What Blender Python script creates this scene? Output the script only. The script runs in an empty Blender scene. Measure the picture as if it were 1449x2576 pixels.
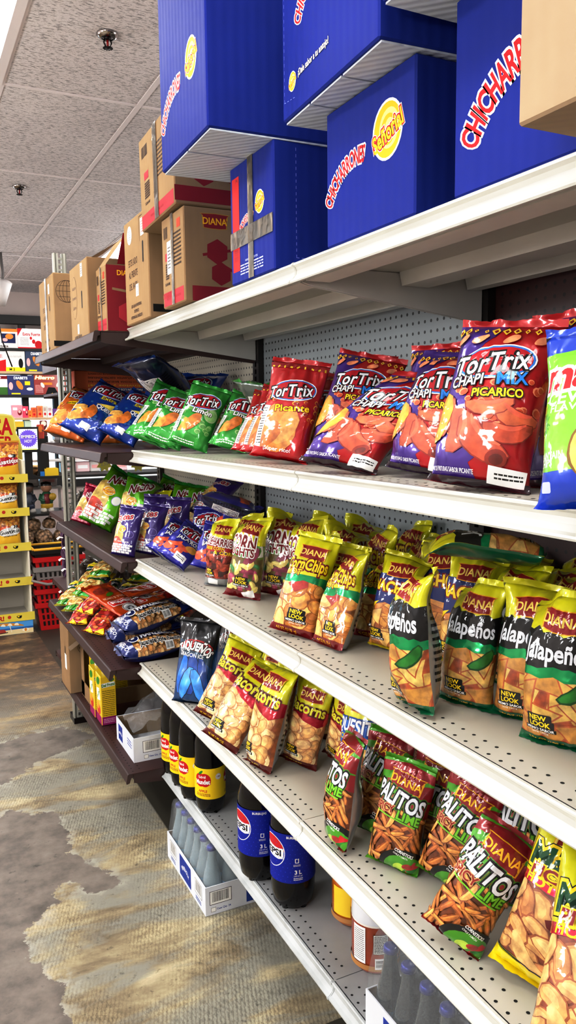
import bpy, bmesh, math, random
import numpy as np
from mathutils import Vector, Matrix
from mathutils.geometry import tessellate_polygon

SC = bpy.context.scene
COL = SC.collection
PI = math.pi
IMG_W, IMG_H = 1449, 2576
CAM_F, CAM_YAW, CAM_PITCH, CAM_ROLL, CAM_Z = 1984.402, 0.45738, -0.12144, -0.01109, 1.51
Y_A = 1.404                      # joint of the near and middle shelving sections
SEC = 1.2192                     # one section is four feet
Y_B, Y_C, Y_N = Y_A + SEC, Y_A + 2 * SEC, Y_A - SEC
random.seed(7)

# ------------------------------------------------------------------ camera frame (for measuring the room)
_f = np.array([math.sin(CAM_YAW) * math.cos(CAM_PITCH), math.cos(CAM_YAW) * math.cos(CAM_PITCH), math.sin(CAM_PITCH)])
_r0 = np.array([math.cos(CAM_YAW), -math.sin(CAM_YAW), 0.0])
_u0 = np.cross(_r0, _f)
CAM_R = _r0 * math.cos(CAM_ROLL) + _u0 * math.sin(CAM_ROLL)
CAM_U = -_r0 * math.sin(CAM_ROLL) + _u0 * math.cos(CAM_ROLL)
CAM_D = _f
CAM_P = np.array([0.0, 0.0, CAM_Z])

def ray(u, v):
    d = CAM_D + CAM_R * (u - IMG_W / 2) / CAM_F + CAM_U * (IMG_H / 2 - v) / CAM_F
    return d

def at(u, v, x=None, y=None, z=None):
    d = ray(u, v)
    t = x / d[0] if x is not None else y / d[1] if y is not None else (z - CAM_Z) / d[2]
    return CAM_P + d * t

# ------------------------------------------------------------------ materials
def lin(c):
    if isinstance(c, str):
        c = c.lstrip('#')
        c = [int(c[i:i + 2], 16) / 255 for i in (0, 2, 4)]
    return tuple(x / 12.92 if x <= .04045 else ((x + .055) / 1.055) ** 2.4 for x in c[:3]) + (1.0,)

MATS = {}
def M(name, col, rough=.5, metal=0., coat=0., spec=.5, vary=None, bump=None, emit=0., wave=None):
    """plain procedural material: colour, optional noise variation (scale, amount) and noise bump (scale, strength)"""
    if name in MATS:
        return MATS[name]
    m = bpy.data.materials.new(name)
    m.use_nodes = True
    nt = m.node_tree
    b = nt.nodes['Principled BSDF']
    c = lin(col)
    b.inputs['Base Color'].default_value = c
    b.inputs['Roughness'].default_value = rough
    b.inputs['Metallic'].default_value = metal
    b.inputs['Coat Weight'].default_value = coat
    b.inputs['Coat Roughness'].default_value = .08
    b.inputs['Specular IOR Level'].default_value = spec
    if emit:
        b.inputs['Emission Color'].default_value = c
        b.inputs['Emission Strength'].default_value = emit
    tc = None
    if vary or bump:
        tc = nt.nodes.new('ShaderNodeTexCoord')
    if vary:
        n = nt.nodes.new('ShaderNodeTexNoise')
        n.inputs['Scale'].default_value = vary[0]
        n.inputs['Detail'].default_value = 4
        nt.links.new(tc.outputs['Object'], n.inputs['Vector'])
        r = nt.nodes.new('ShaderNodeValToRGB')
        r.color_ramp.elements[0].position = .35
        r.color_ramp.elements[1].position = .65
        a = vary[1]
        r.color_ramp.elements[0].color = tuple(x * (1 - a) for x in c[:3]) + (1,)
        r.color_ramp.elements[1].color = tuple(min(1, x * (1 + a) + (vary[2] if len(vary) > 2 else 0)) for x in c[:3]) + (1,)
        nt.links.new(n.outputs['Fac'], r.inputs['Fac'])
        nt.links.new(r.outputs['Color'], b.inputs['Base Color'])
    if bump:
        n = nt.nodes.new('ShaderNodeTexNoise')
        n.inputs['Scale'].default_value = bump[0]
        n.inputs['Detail'].default_value = 3
        nt.links.new(tc.outputs['Object'], n.inputs['Vector'])
        bp = nt.nodes.new('ShaderNodeBump')
        bp.inputs['Strength'].default_value = bump[1]
        bp.inputs['Distance'].default_value = .01
        nt.links.new(n.outputs['Fac'], bp.inputs['Height'])
        nt.links.new(bp.outputs['Normal'], b.inputs['Normal'])
        if coat:
            nt.links.new(bp.outputs['Normal'], b.inputs['Coat Normal'])
    MATS[name] = m
    return m

def foil(name, col, metal=.15, rough=.3):
    return M('foil_' + name, col, rough=rough, metal=metal, coat=.9, bump=(13, .6))

def ink(name, col):
    return M('ink_' + name, col, rough=.6, coat=.0, spec=.25)

def film(name, tint='#ffffff', gloss=.14, rough=.12):
    """clear plastic film"""
    if name in MATS:
        return MATS[name]
    m = bpy.data.materials.new(name)
    m.use_nodes = True
    nt = m.node_tree
    nt.nodes.remove(nt.nodes['Principled BSDF'])
    out = nt.nodes['Material Output']
    t = nt.nodes.new('ShaderNodeBsdfTransparent'); t.inputs[0].default_value = lin(tint)
    g = nt.nodes.new('ShaderNodeBsdfGlossy'); g.inputs['Roughness'].default_value = rough
    tc = nt.nodes.new('ShaderNodeTexCoord')
    n = nt.nodes.new('ShaderNodeTexNoise'); n.inputs['Scale'].default_value = 22; n.inputs['Detail'].default_value = 3
    nt.links.new(tc.outputs['Object'], n.inputs['Vector'])
    bp = nt.nodes.new('ShaderNodeBump'); bp.inputs['Strength'].default_value = .6; bp.inputs['Distance'].default_value = .01
    nt.links.new(n.outputs['Fac'], bp.inputs['Height'])
    nt.links.new(bp.outputs['Normal'], g.inputs['Normal'])
    fr = nt.nodes.new('ShaderNodeFresnel'); fr.inputs['IOR'].default_value = 1.45
    ad = nt.nodes.new('ShaderNodeMath'); ad.operation = 'ADD'; ad.inputs[1].default_value = gloss - .04
    nt.links.new(fr.outputs[0], ad.inputs[0])
    mx = nt.nodes.new('ShaderNodeMixShader')
    nt.links.new(ad.outputs[0], mx.inputs[0]); nt.links.new(t.outputs[0], mx.inputs[1]); nt.links.new(g.outputs[0], mx.inputs[2])
    nt.links.new(mx.outputs[0], out.inputs['Surface'])
    MATS[name] = m
    return m

def perforated(name, col, hole, axes, pitch=.0254, r=.16, rough=.45, offs=(0, 0)):
    """painted steel panel with a square grid of punched holes (object space)"""
    m = M(name, col, rough=rough, vary=(3, .06))
    nt = m.node_tree
    b = nt.nodes['Principled BSDF']
    tc = nt.nodes.new('ShaderNodeTexCoord')
    sx = nt.nodes.new('ShaderNodeSeparateXYZ')
    nt.links.new(tc.outputs['Object'], sx.inputs[0])
    parts = []
    for k, ax in enumerate(axes):
        a = nt.nodes.new('ShaderNodeMath'); a.operation = 'MULTIPLY_ADD'; a.inputs[1].default_value = 1 / pitch; a.inputs[2].default_value = offs[k]
        nt.links.new(sx.outputs[ax], a.inputs[0])
        f = nt.nodes.new('ShaderNodeMath'); f.operation = 'FRACT'; nt.links.new(a.outputs[0], f.inputs[0])
        s = nt.nodes.new('ShaderNodeMath'); s.operation = 'SUBTRACT'; s.inputs[1].default_value = .5; nt.links.new(f.outputs[0], s.inputs[0])
        q = nt.nodes.new('ShaderNodeMath'); q.operation = 'MULTIPLY'; nt.links.new(s.outputs[0], q.inputs[0]); nt.links.new(s.outputs[0], q.inputs[1])
        parts.append(q)
    ad = nt.nodes.new('ShaderNodeMath'); ad.operation = 'ADD'
    nt.links.new(parts[0].outputs[0], ad.inputs[0]); nt.links.new(parts[1].outputs[0], ad.inputs[1])
    lt = nt.nodes.new('ShaderNodeMath'); lt.operation = 'LESS_THAN'; lt.inputs[1].default_value = r * r
    nt.links.new(ad.outputs[0], lt.inputs[0])
    mix = nt.nodes.new('ShaderNodeMix'); mix.data_type = 'RGBA'
    src = b.inputs['Base Color'].links[0].from_socket
    nt.links.new(src, mix.inputs[6]); mix.inputs[7].default_value = lin(hole)
    nt.links.new(lt.outputs[0], mix.inputs[0])
    nt.links.new(mix.outputs[2], b.inputs['Base Color'])
    return m

# ------------------------------------------------------------------ mesh collector
class MB:
    def __init__(s):
        s.v, s.f, s.m, s.mats, s.sm = [], [], [], [], []
    def mi(s, mat):
        if mat not in s.mats:
            s.mats.append(mat)
        return s.mats.index(mat)
    def raw(s, verts, faces, mat, smooth=False):
        b = len(s.v); k = s.mi(mat)
        s.v += [tuple(map(float, p)) for p in verts]
        for f in faces:
            s.f.append([b + int(i) for i in f]); s.m.append(k); s.sm.append(smooth)
        return s
    def box(s, lo, hi, mat, mtx=None):
        x0, y0, z0 = lo; x1, y1, z1 = hi
        p = [(x0, y0, z0), (x1, y0, z0), (x1, y1, z0), (x0, y1, z0), (x0, y0, z1), (x1, y0, z1), (x1, y1, z1), (x0, y1, z1)]
        if mtx is not None:
            p = [mtx @ Vector(q) for q in p]
        return s.raw(p, [(0, 3, 2, 1), (4, 5, 6, 7), (0, 1, 5, 4), (1, 2, 6, 5), (2, 3, 7, 6), (3, 0, 4, 7)], mat)
    def extrude(s, prof, y0, y1, mat, closed=True, smooth=False, axis='y'):
        """profile of (a,b) pairs swept along an axis"""
        n = len(prof)
        if axis == 'y':
            p = [(a, y0, b) for a, b in prof] + [(a, y1, b) for a, b in prof]
        elif axis == 'x':
            p = [(y0, a, b) for a, b in prof] + [(y1, a, b) for a, b in prof]
        else:
            p = [(a, b, y0) for a, b in prof] + [(a, b, y1) for a, b in prof]
        m = n if closed else n - 1
        fs = [(i, (i + 1) % n, n + (i + 1) % n, n + i) for i in range(m)]
        s.raw(p, fs, mat, smooth)
        if closed:
            for off in (0, n):
                tri = tessellate_polygon([[Vector((a, b, 0)) for a, b in prof]])
                s.raw(p[off:off + n], tri, mat)
        return s
    def tube(s, pts, r, mat, n=8, cap=True):
        pts = [Vector(p) for p in pts]
        rs = r if isinstance(r, (list, tuple)) else [r] * len(pts)
        vs, fs = [], []
        up = Vector((0, 0, 1))
        for i, p in enumerate(pts):
            d = (pts[min(i + 1, len(pts) - 1)] - pts[max(i - 1, 0)]).normalized()
            a = d.cross(up) if abs(d.z) < .95 else d.cross(Vector((1, 0, 0)))
            a.normalize(); c = d.cross(a)
            for k in range(n):
                t = 2 * PI * k / n
                vs.append(p + (a * math.cos(t) + c * math.sin(t)) * rs[i])
        for i in range(len(pts) - 1):
            for k in range(n):
                fs.append((i * n + k, i * n + (k + 1) % n, (i + 1) * n + (k + 1) % n, (i + 1) * n + k))
        if cap:
            fs.append(tuple(range(n))[::-1]); fs.append(tuple(range((len(pts) - 1) * n, len(pts) * n)))
        return s.raw(vs, fs, mat, True)
    def lathe(s, prof, mat, n=28, c=(0, 0, 0), sx=1, sy=1):
        """prof: list of (r, z) or (r, z, mat)"""
        b = len(s.v)
        for q in prof:
            for k in range(n):
                t = 2 * PI * k / n
                s.v.append((c[0] + q[0] * math.cos(t) * sx, c[1] + q[0] * math.sin(t) * sy, c[2] + q[1]))
        for i in range(len(prof) - 1):
            kx = s.mi(prof[i][2] if len(prof[i]) > 2 else mat)
            for k in range(n):
                s.f.append([b + i * n + k, b + i * n + (k + 1) % n, b + (i + 1) * n + (k + 1) % n, b + (i + 1) * n + k]); s.m.append(kx); s.sm.append(True)
        return s
    def disc(s, c, r, mat, n=8, axis='z', r2=None):
        r2 = r2 or r
        vs = []
        for k in range(n):
            t = 2 * PI * k / n
            a, b2 = r * math.cos(t), r2 * math.sin(t)
            vs.append((c[0] + a, c[1] + b2, c[2]) if axis == 'z' else (c[0], c[1] + a, c[2] + b2) if axis == 'x' else (c[0] + a, c[1], c[2] + b2))
        return s.raw(vs, [tuple(range(n))], mat)
    def art(s, art, fn):
        """flat artwork mapped into space: fn(x, y, off) -> point"""
        P = [fn(x, y, .0004 + k * art.step) for x, y, k in art.V]
        b = len(s.v)
        s.v += [tuple(map(float, p)) for p in P]
        for f, m in zip(art.F, art.Mt):
            s.f.append([b + i for i in f]); s.m.append(s.mi(m)); s.sm.append(False)
        return s
    def mesh(s, name):
        me = bpy.data.meshes.new(name)
        me.from_pydata(s.v, [], s.f)
        for m in s.mats:
            me.materials.append(m)
        me.polygons.foreach_set('material_index', s.m)
        me.polygons.foreach_set('use_smooth', s.sm)
        me.update()
        return me
    def obj(s, name, parent=None, loc=None):
        o = bpy.data.objects.new(name, s.mesh(name))
        COL.objects.link(o)
        if parent is not None:
            o.parent = parent
        if loc is not None:
            o.location = loc
        return o

def tag(o, label=None, cat=None, group=None, kind=None):
    if label: o['label'] = label
    if cat: o['category'] = cat
    if group: o['group'] = group
    if kind: o['kind'] = kind
    return o

def empty(name, loc=(0, 0, 0), label=None, cat=None, group=None, rz=0.):
    o = bpy.data.objects.new(name, None)
    o.empty_display_size = .05
    COL.objects.link(o)
    o.location = loc; o.rotation_euler = (0, 0, rz)
    return tag(o, label, cat, group)

def copy_tree(o, label=None, group=None, parent=None):
    c = o.copy(); COL.objects.link(c)
    if parent is not None:
        c.parent = parent
    if label: c['label'] = label
    if group: c['group'] = group
    for ch in list(o.children):
        copy_tree(ch, parent=c)
    return c

def bevel(o, w, seg=2):
    b = o.modifiers.new('bevel', 'BEVEL'); b.width = w; b.segments = seg; b.limit_method = 'ANGLE'
    return o

# ------------------------------------------------------------------ flat artwork: lettering, marks, printed pictures
_TXT = {}
def text_geo(s, bold=0., shear=0., space=1.):
    key = (s, bold, shear, space)
    if key not in _TXT:
        cu = bpy.data.curves.new('t', 'FONT')
        cu.body = s; cu.size = 1; cu.offset = bold; cu.shear = shear; cu.space_character = space
        cu.resolution_u = 3; cu.align_x = 'CENTER'
        ob = bpy.data.objects.new('t', cu)
        me = bpy.data.meshes.new_from_object(ob)
        v = np.array([q.co[:2] for q in me.vertices]).reshape(-1, 2)
        f = [tuple(p.vertices) for p in me.polygons]
        if len(v):
            v[:, 0] -= (v[:, 0].min() + v[:, 0].max()) / 2
        bpy.data.meshes.remove(me); bpy.data.objects.remove(ob); bpy.data.curves.remove(cu)
        _TXT[key] = (v, f)
    return _TXT[key]

class Art:
    step = .00002
    def __init__(s):
        s.V, s.F, s.Mt, s.k = [], [], [], 0
    def add(s, v, f, mat):
        b = len(s.V)
        s.V += [(float(x), float(y), s.k) for x, y in v]
        for q in f:
            if len(set(q)) == len(q):
                a = sum(v[q[i]][0] * v[q[(i + 1) % len(q)]][1] - v[q[(i + 1) % len(q)]][0] * v[q[i]][1] for i in range(len(q)))
                s.F.append([b + i for i in (q if a >= 0 else q[::-1])]); s.Mt.append(mat)
        s.k += 1
        return s
    def poly(s, pts, mat):
        return s.add(pts, tessellate_polygon([[Vector((x, y, 0)) for x, y in pts]]), mat)
    def rect(s, x, y, w, h, mat, rot=0., r=0.):
        c, d = math.cos(rot), math.sin(rot)
        if r:
            q = []
            for cx, cy, a0 in ((w / 2 - r, h / 2 - r, 0), (-w / 2 + r, h / 2 - r, 90), (-w / 2 + r, -h / 2 + r, 180), (w / 2 - r, -h / 2 + r, 270)):
                for a in (0, 30, 60, 90):
                    t = math.radians(a0 + a); q.append((cx + r * math.cos(t), cy + r * math.sin(t)))
        else:
            q = [(-w / 2, -h / 2), (w / 2, -h / 2), (w / 2, h / 2), (-w / 2, h / 2)]
        q = [(x + a * c - b * d, y + a * d + b * c) for a, b in q]
        return s.add(q, [tuple(range(len(q)))], mat)
    def ell(s, x, y, rx, ry, mat, rot=0., n=18, jag=0., a0=0., a1=2 * PI):
        c, d = math.cos(rot), math.sin(rot)
        full = a1 - a0 > 6.28
        q = []
        for k in range(n if full else n + 1):
            t = a0 + (a1 - a0) * k / n
            j = 1 + random.uniform(-jag, jag)
            a, b = rx * j * math.cos(t), ry * j * math.sin(t)
            q.append((x + a * c - b * d, y + a * d + b * c))
        return s.poly(q, mat) if jag > .15 or not full else s.add(q, [tuple(range(len(q)))], mat)
    def burst(s, x, y, r0, r1, n, mat):
        q = []
        for k in range(2 * n):
            t = PI * k / n; r = r1 if k % 2 else r0
            q.append((x + r * math.cos(t), y + r * math.sin(t)))
        return s.poly(q, mat)
    def stick(s, x, y, l, w, mat, rot, bend=0.):
        q = []
        n = 5
        for sd in (1, -1):
            for i in range(n + 1):
                t = (i / n - .5) * sd
                px, py = t * l, sd * w / 2 * (1 - (2 * t) ** 6 * .6) + bend * l * (4 * t * t - .5)
                q.append((x + px * math.cos(rot) - py * math.sin(rot), y + px * math.sin(rot) + py * math.cos(rot)))
        return s.poly(q, mat)
    def line(s, x0, y0, x1, y1, w, mat):
        return s.rect((x0 + x1) / 2, (y0 + y1) / 2, math.hypot(x1 - x0, y1 - y0), w, mat, math.atan2(y1 - y0, x1 - x0))
    def text(s, t, x, y, h, mat, bold=.02, out=(), rot=0., shear=0., arc=0., sx=1., space=1., fit=None):
        """h: cap height; out: [(mat, width)] outlines from the widest; arc: radius of the baseline"""
        layers = [(m, bold + w) for m, w in out] + [(mat, bold)]
        k = h / .7
        if fit:
            g = text_geo(t, layers[-1][1], shear, space)[0]
            sx = fit / (max(1e-6, g[:, 0].max() - g[:, 0].min()) * k)
        for m, b in layers:
            v, f = text_geo(t, b, shear, space)
            if not len(v):
                continue
            q = v * k
            q = np.column_stack([q[:, 0] * sx, q[:, 1] - h / 2])
            if arc:
                a = q[:, 0] / arc
                q = np.column_stack([(arc + q[:, 1]) * np.sin(a), (arc + q[:, 1]) * np.cos(a) - arc])
            c, d = math.cos(rot), math.sin(rot)
            q = np.column_stack([x + q[:, 0] * c - q[:, 1] * d, y + q[:, 0] * d + q[:, 1] * c])
            s.add(q.tolist(), f, m)
        return s
    def barcode(s, x, y, w, h, ink_, bg=None, rot=0., seed=1):
        rnd = random.Random(seed)
        c, d = math.cos(rot), math.sin(rot)
        if bg:
            s.rect(x, y, w * 1.12, h * 1.15, bg, rot)
        t = -w / 2
        while t < w / 2 - w * .02:
            bw = w * rnd.choice((.012, .02, .03))
            s.rect(x + (t + bw / 2) * c, y + (t + bw / 2) * d, bw, h, ink_, rot)
            s.k -= 1
            t += bw + w * rnd.choice((.012, .02, .028))
        s.k += 1
        return s
    def lines(s, x, y, w, h, n, mat, seed=1, fill=.45):
        """rows of small print seen from too far to read, as thin strokes"""
        rnd = random.Random(seed)
        for i in range(n):
            yy = y + h / 2 - (i + .5) * h / n
            t = x - w / 2
            while t < x + w / 2:
                L = min(w * rnd.uniform(.06, .22), x + w / 2 - t)
                if L <= 0: break
                s.rect(t + L / 2, yy, L, h / n * fill, mat); s.k -= 1
                t += L + w * .025
        s.k += 1
        return s
    def shifted(s, dx, dy, k=1., rot=0.):
        a = Art(); c, d = math.cos(rot), math.sin(rot)
        a.V = [(dx + k * (x * c - y * d), dy + k * (x * d + y * c), z) for x, y, z in s.V]; a.F, a.Mt, a.k = s.F, s.Mt, s.k
        return a
    def join(s, o):
        b = len(s.V)
        s.V += [(x, y, z + s.k) for x, y, z in o.V]
        s.F += [[b + i for i in f] for f in o.F]; s.Mt += o.Mt; s.k += o.k
        return s

WHITE = ink('white', '#f2f2f0'); BLACK = ink('black', '#0c0b0b'); RED = ink('red', '#c01822'); MAROON = ink('maroon', '#7d1018')
YEL = ink('yellow', '#f3d21c'); INKBROWN = ink('brown_print', '#3d2a1c')
# ================================================================== the room
CEIL = 2.90
X0, X1, YF, YB = -2.6, 4.6, -3.2, 9.35

def noise_col(nt, vec, scale, stops, detail=5, rough=.55, dist=0.):
    n = nt.nodes.new('ShaderNodeTexNoise'); n.inputs['Scale'].default_value = scale; n.inputs['Detail'].default_value = detail
    n.inputs['Roughness'].default_value = rough; n.inputs['Distortion'].default_value = dist
    nt.links.new(vec, n.inputs['Vector'])
    r = nt.nodes.new('ShaderNodeValToRGB')
    el = r.color_ramp.elements
    while len(el) < len(stops): el.new(.5)
    for e, (p, c) in zip(el, stops):
        e.position = p; e.color = lin(c) if isinstance(c, str) else (c, c, c, 1)
    nt.links.new(n.outputs['Fac'], r.inputs['Fac'])
    return r.outputs['Color']

def mixc(nt, fac, a, b, mode='MIX'):
    x = nt.nodes.new('ShaderNodeMix'); x.data_type = 'RGBA'; x.blend_type = mode
    for sock, val in ((x.inputs[0], fac), (x.inputs[6], a), (x.inputs[7], b)):
        if hasattr(val, 'links'): nt.links.new(val, sock)
        elif isinstance(val, (int, float)): sock.default_value = val
        else: sock.default_value = lin(val)
    return x.outputs[2]

def floor_material():
    m = bpy.data.materials.new('worn_concrete_floor'); m.use_nodes = True
    nt = m.node_tree; b = nt.nodes['Principled BSDF']
    tc = nt.nodes.new('ShaderNodeTexCoord'); V = tc.outputs['Object']
    def mapped(sc, rot=0.):
        mp = nt.nodes.new('ShaderNodeMapping'); mp.inputs['Scale'].default_value = sc; mp.inputs['Rotation'].default_value = (0, 0, rot)
        nt.links.new(V, mp.inputs['Vector']); return mp.outputs[0]
    # bare screed
    bare = noise_col(nt, V, 9, [(.3, '#5a544e'), (.5, '#7b736b'), (.72, '#8e867e')], 9, .65)
    spots = noise_col(nt, V, 26, [(.30, .55), (.38, 1.), (.70, 1.), (.74, 1.25)], 6, .6)
    bare = mixc(nt, 1., bare, spots, 'MULTIPLY')
    # old adhesive: straw yellow, brown dirt, grey smears dragged across, combed lines
    glue = noise_col(nt, mapped((1.2, 2.6, 1)), 2.6, [(.30, '#685c4a'), (.43, '#8c8069'), (.55, '#aca085'), (.68, '#c9c0a2')], 9, .68, .4)
    grey = noise_col(nt, mapped((1.0, 3.2, 1), .25), 2.2, [(.46, 0.), (.56, .85), (.72, .9)], 8, .62, .6)
    glue = mixc(nt, grey, glue, '#8f8e86')
    dirt = noise_col(nt, V, 34, [(.33, .35), (.42, 1.), (1., 1.)], 8, .7)
    glue = mixc(nt, .75, glue, mixc(nt, 1., glue, dirt, 'MULTIPLY'))
    # trowel combing: short raised strokes with dark gaps
    c1 = noise_col(nt, mapped((150, 52, 1), .30), 1., [(.36, .68), (.50, .98), (.66, 1.13)], 3, .6)
    w = nt.nodes.new('ShaderNodeTexWave'); w.inputs['Scale'].default_value = 30; w.inputs['Distortion'].default_value = 3.5
    w.inputs['Detail'].default_value = 3; w.inputs['Detail Scale'].default_value = 4
    nt.links.new(mapped((1, 1, 1), .34), w.inputs['Vector'])
    rr = nt.nodes.new('ShaderNodeValToRGB'); rr.color_ramp.elements[0].position = .1; rr.color_ramp.elements[0].color = (.74, .72, .68, 1)
    rr.color_ramp.elements[1].position = .55; rr.color_ramp.elements[1].color = (1.08, 1.08, 1.06, 1)
    nt.links.new(w.outputs['Fac'], rr.inputs['Fac'])
    comb = mixc(nt, 1., c1, rr.outputs['Color'], 'MULTIPLY')
    patch = noise_col(nt, V, 3.1, [(.38, .05), (.56, .95)], 5)
    glue = mixc(nt, patch, glue, mixc(nt, 1., glue, comb, 'MULTIPLY'))
    # far half of the aisle: darker, reddish dirt
    sp = nt.nodes.new('ShaderNodeSeparateXYZ'); nt.links.new(V, sp.inputs[0])
    fr = nt.nodes.new('ShaderNodeMapRange'); fr.inputs['From Min'].default_value = 3.4; fr.inputs['From Max'].default_value = 5.0
    nt.links.new(sp.outputs['Y'], fr.inputs['Value'])
    far = noise_col(nt, mapped((1, 1.4, 1)), 3.4, [(.36, '#3a2d24'), (.50, '#5d4a38'), (.60, '#9b7f55'), (.66, '#6d6459')], 9, .7)
    glue = mixc(nt, fr.outputs[0], glue, far)
    # mask: distance to the edge of the bare patches, roughened
    at_ = nt.nodes.new('ShaderNodeAttribute'); at_.attribute_name = 'bare'
    n = nt.nodes.new('ShaderNodeTexNoise'); n.inputs['Scale'].default_value = 13; n.inputs['Detail'].default_value = 9; n.inputs['Roughness'].default_value = .72
    nt.links.new(V, n.inputs['Vector'])
    ad = nt.nodes.new('ShaderNodeMath'); ad.operation = 'MULTIPLY_ADD'; ad.inputs[1].default_value = .16; ad.inputs[2].default_value = -.08
    nt.links.new(n.outputs['Fac'], ad.inputs[0])
    sm = nt.nodes.new('ShaderNodeMath'); sm.operation = 'ADD'
    nt.links.new(at_.outputs['Fac'], sm.inputs[0]); nt.links.new(ad.outputs[0], sm.inputs[1])
    st = nt.nodes.new('ShaderNodeMapRange'); st.inputs['From Min'].default_value = -.002; st.inputs['From Max'].default_value = .002
    nt.links.new(sm.outputs[0], st.inputs['Value'])
    rim = nt.nodes.new('ShaderNodeMapRange'); rim.inputs['From Min'].default_value = -.05; rim.inputs['From Max'].default_value = -.004
    nt.links.new(sm.outputs[0], rim.inputs['Value'])
    rimn = noise_col(nt, V, 20, [(.45, 0.), (.56, .8)], 6)
    rm = nt.nodes.new('ShaderNodeMath'); rm.operation = 'MULTIPLY'; nt.links.new(rim.outputs[0], rm.inputs[0]); nt.links.new(rimn, rm.inputs[1])
    glue = mixc(nt, rm.outputs[0], glue, '#a9a69c')
    flake = noise_col(nt, V, 5.3, [(.655, 0.), (.665, 1.)], 9, .7)
    bare = mixc(nt, flake, bare, '#bdb39a')
    colr = mixc(nt, st.outputs[0], glue, bare)
    # the strip of floor under the shelving is darker
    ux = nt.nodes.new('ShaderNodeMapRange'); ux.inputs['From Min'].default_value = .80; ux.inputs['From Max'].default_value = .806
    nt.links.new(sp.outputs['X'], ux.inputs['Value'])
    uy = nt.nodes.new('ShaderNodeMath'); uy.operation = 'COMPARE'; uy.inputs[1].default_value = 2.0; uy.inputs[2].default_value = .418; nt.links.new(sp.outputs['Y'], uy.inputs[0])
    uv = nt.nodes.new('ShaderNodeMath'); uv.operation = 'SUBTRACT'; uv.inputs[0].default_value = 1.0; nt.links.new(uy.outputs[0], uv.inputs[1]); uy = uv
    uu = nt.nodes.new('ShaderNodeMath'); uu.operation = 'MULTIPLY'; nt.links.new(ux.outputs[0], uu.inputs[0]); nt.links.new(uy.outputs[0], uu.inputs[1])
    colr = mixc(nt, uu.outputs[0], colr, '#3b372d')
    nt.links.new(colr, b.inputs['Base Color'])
    b.inputs['Roughness'].default_value = .5
    bp = nt.nodes.new('ShaderNodeBump'); bp.inputs['Strength'].default_value = .35; bp.inputs['Distance'].default_value = .004
    nt.links.new(st.outputs[0], bp.inputs['Height']); nt.links.new(bp.outputs['Normal'], b.inputs['Normal'])
    return m

def pix_poly(pts, k=2.511, oy=1550):
    return [tuple(at(u / k, v / k + oy, z=0)[:2]) for u, v in pts]
bare_a = pix_poly([(-900, 1000), (-300, 820), (0, 810), (200, 740), (380, 705), (500, 720), (600, 760), (400, 860), (250, 920), (150, 980), (30, 1060), (-200, 1120), (-700, 1300)])
bare_b = pix_poly([(-700, 1350), (0, 1285), (60, 1210), (190, 1260), (330, 1240), (390, 1290), (430, 1400), (460, 1500), (520, 1520), (600, 1580), (680, 1600), (740, 1690), (640, 1730), (560, 1750), (480, 1690), (380, 1670), (330, 1760), (390, 1800), (290, 1870), (220, 1940), (140, 2000), (200, 2060), (180, 2150), (260, 2230), (390, 2330), (420, 2400), (380, 2500), (600, 2680), (700, 2900), (-700, 2900)])

def signed(P, poly):
    q = np.array(poly); a = q; b = np.roll(q, -1, 0)
    d = np.full(len(P), 1e9); ins = np.zeros(len(P), bool)
    for (ax, ay), (bx, by) in zip(a, b):
        ex, ey = bx - ax, by - ay
        t = np.clip(((P[:, 0] - ax) * ex + (P[:, 1] - ay) * ey) / (ex * ex + ey * ey + 1e-12), 0, 1)
        d = np.minimum(d, np.hypot(P[:, 0] - ax - t * ex, P[:, 1] - ay - t * ey))
        c = (ay > P[:, 1]) != (by > P[:, 1])
        with np.errstate(divide='ignore', invalid='ignore'):
            ins ^= c & (P[:, 0] < ex * (P[:, 1] - ay) / (by - ay if by != ay else 1e-12) + ax)
    return np.where(ins, d, -d)

def make_floor():
    xs = np.concatenate([np.arange(X0, -.8, .3), np.arange(-.8, 1.3, .025), np.arange(1.3, X1 + .01, .3)])
    ys = np.concatenate([np.arange(YF, .8, .3), np.arange(.8, 4.4, .025), np.arange(4.4, YB + .3, .3)])
    g = np.array([(x, y) for y in ys for x in xs]); nx = len(xs)
    me = bpy.data.meshes.new('floor')
    me.from_pydata([(x, y, 0) for x, y in g], [], [(j * nx + i, j * nx + i + 1, (j + 1) * nx + i + 1, (j + 1) * nx + i) for j in range(len(ys) - 1) for i in range(nx - 1)])
    sd = np.clip(np.maximum(signed(g, bare_a), signed(g, bare_b)), -.3, .3)
    at_ = me.attributes.new('bare', 'FLOAT', 'POINT'); at_.data.foreach_set('value', sd.astype(np.float32))
    me.materials.append(floor_material())
    o = bpy.data.objects.new('floor', me); COL.objects.link(o); o['kind'] = 'structure'
make_floor()

def ceiling_material():
    m = bpy.data.materials.new('fissured_ceiling_tile'); m.use_nodes = True
    nt = m.node_tree; b = nt.nodes['Principled BSDF']
    tc = nt.nodes.new('ShaderNodeTexCoord')
    mp = nt.nodes.new('ShaderNodeMapping'); mp.inputs['Scale'].default_value = (1, 3.6, 1); mp.inputs['Rotation'].default_value = (0, 0, .1)
    nt.links.new(tc.outputs['Object'], mp.inputs['Vector'])
    c = noise_col(nt, mp.outputs[0], 42, [(.40, .35), (.47, 1.), (1., 1.)], 4, .6)
    big = noise_col(nt, tc.outputs['Object'], 2, [(.3, '#dcd6d6'), (.7, '#e8e2e2')], 3)
    fine = noise_col(nt, tc.outputs['Object'], 150, [(.35, .84), (.6, 1.)], 2)
    nt.links.new(mixc(nt, 1., mixc(nt, .8, big, mixc(nt, 1., big, c, 'MULTIPLY')), fine, 'MULTIPLY'), b.inputs['Base Color'])
    b.inputs['Roughness'].default_value = .9
    return m
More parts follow.
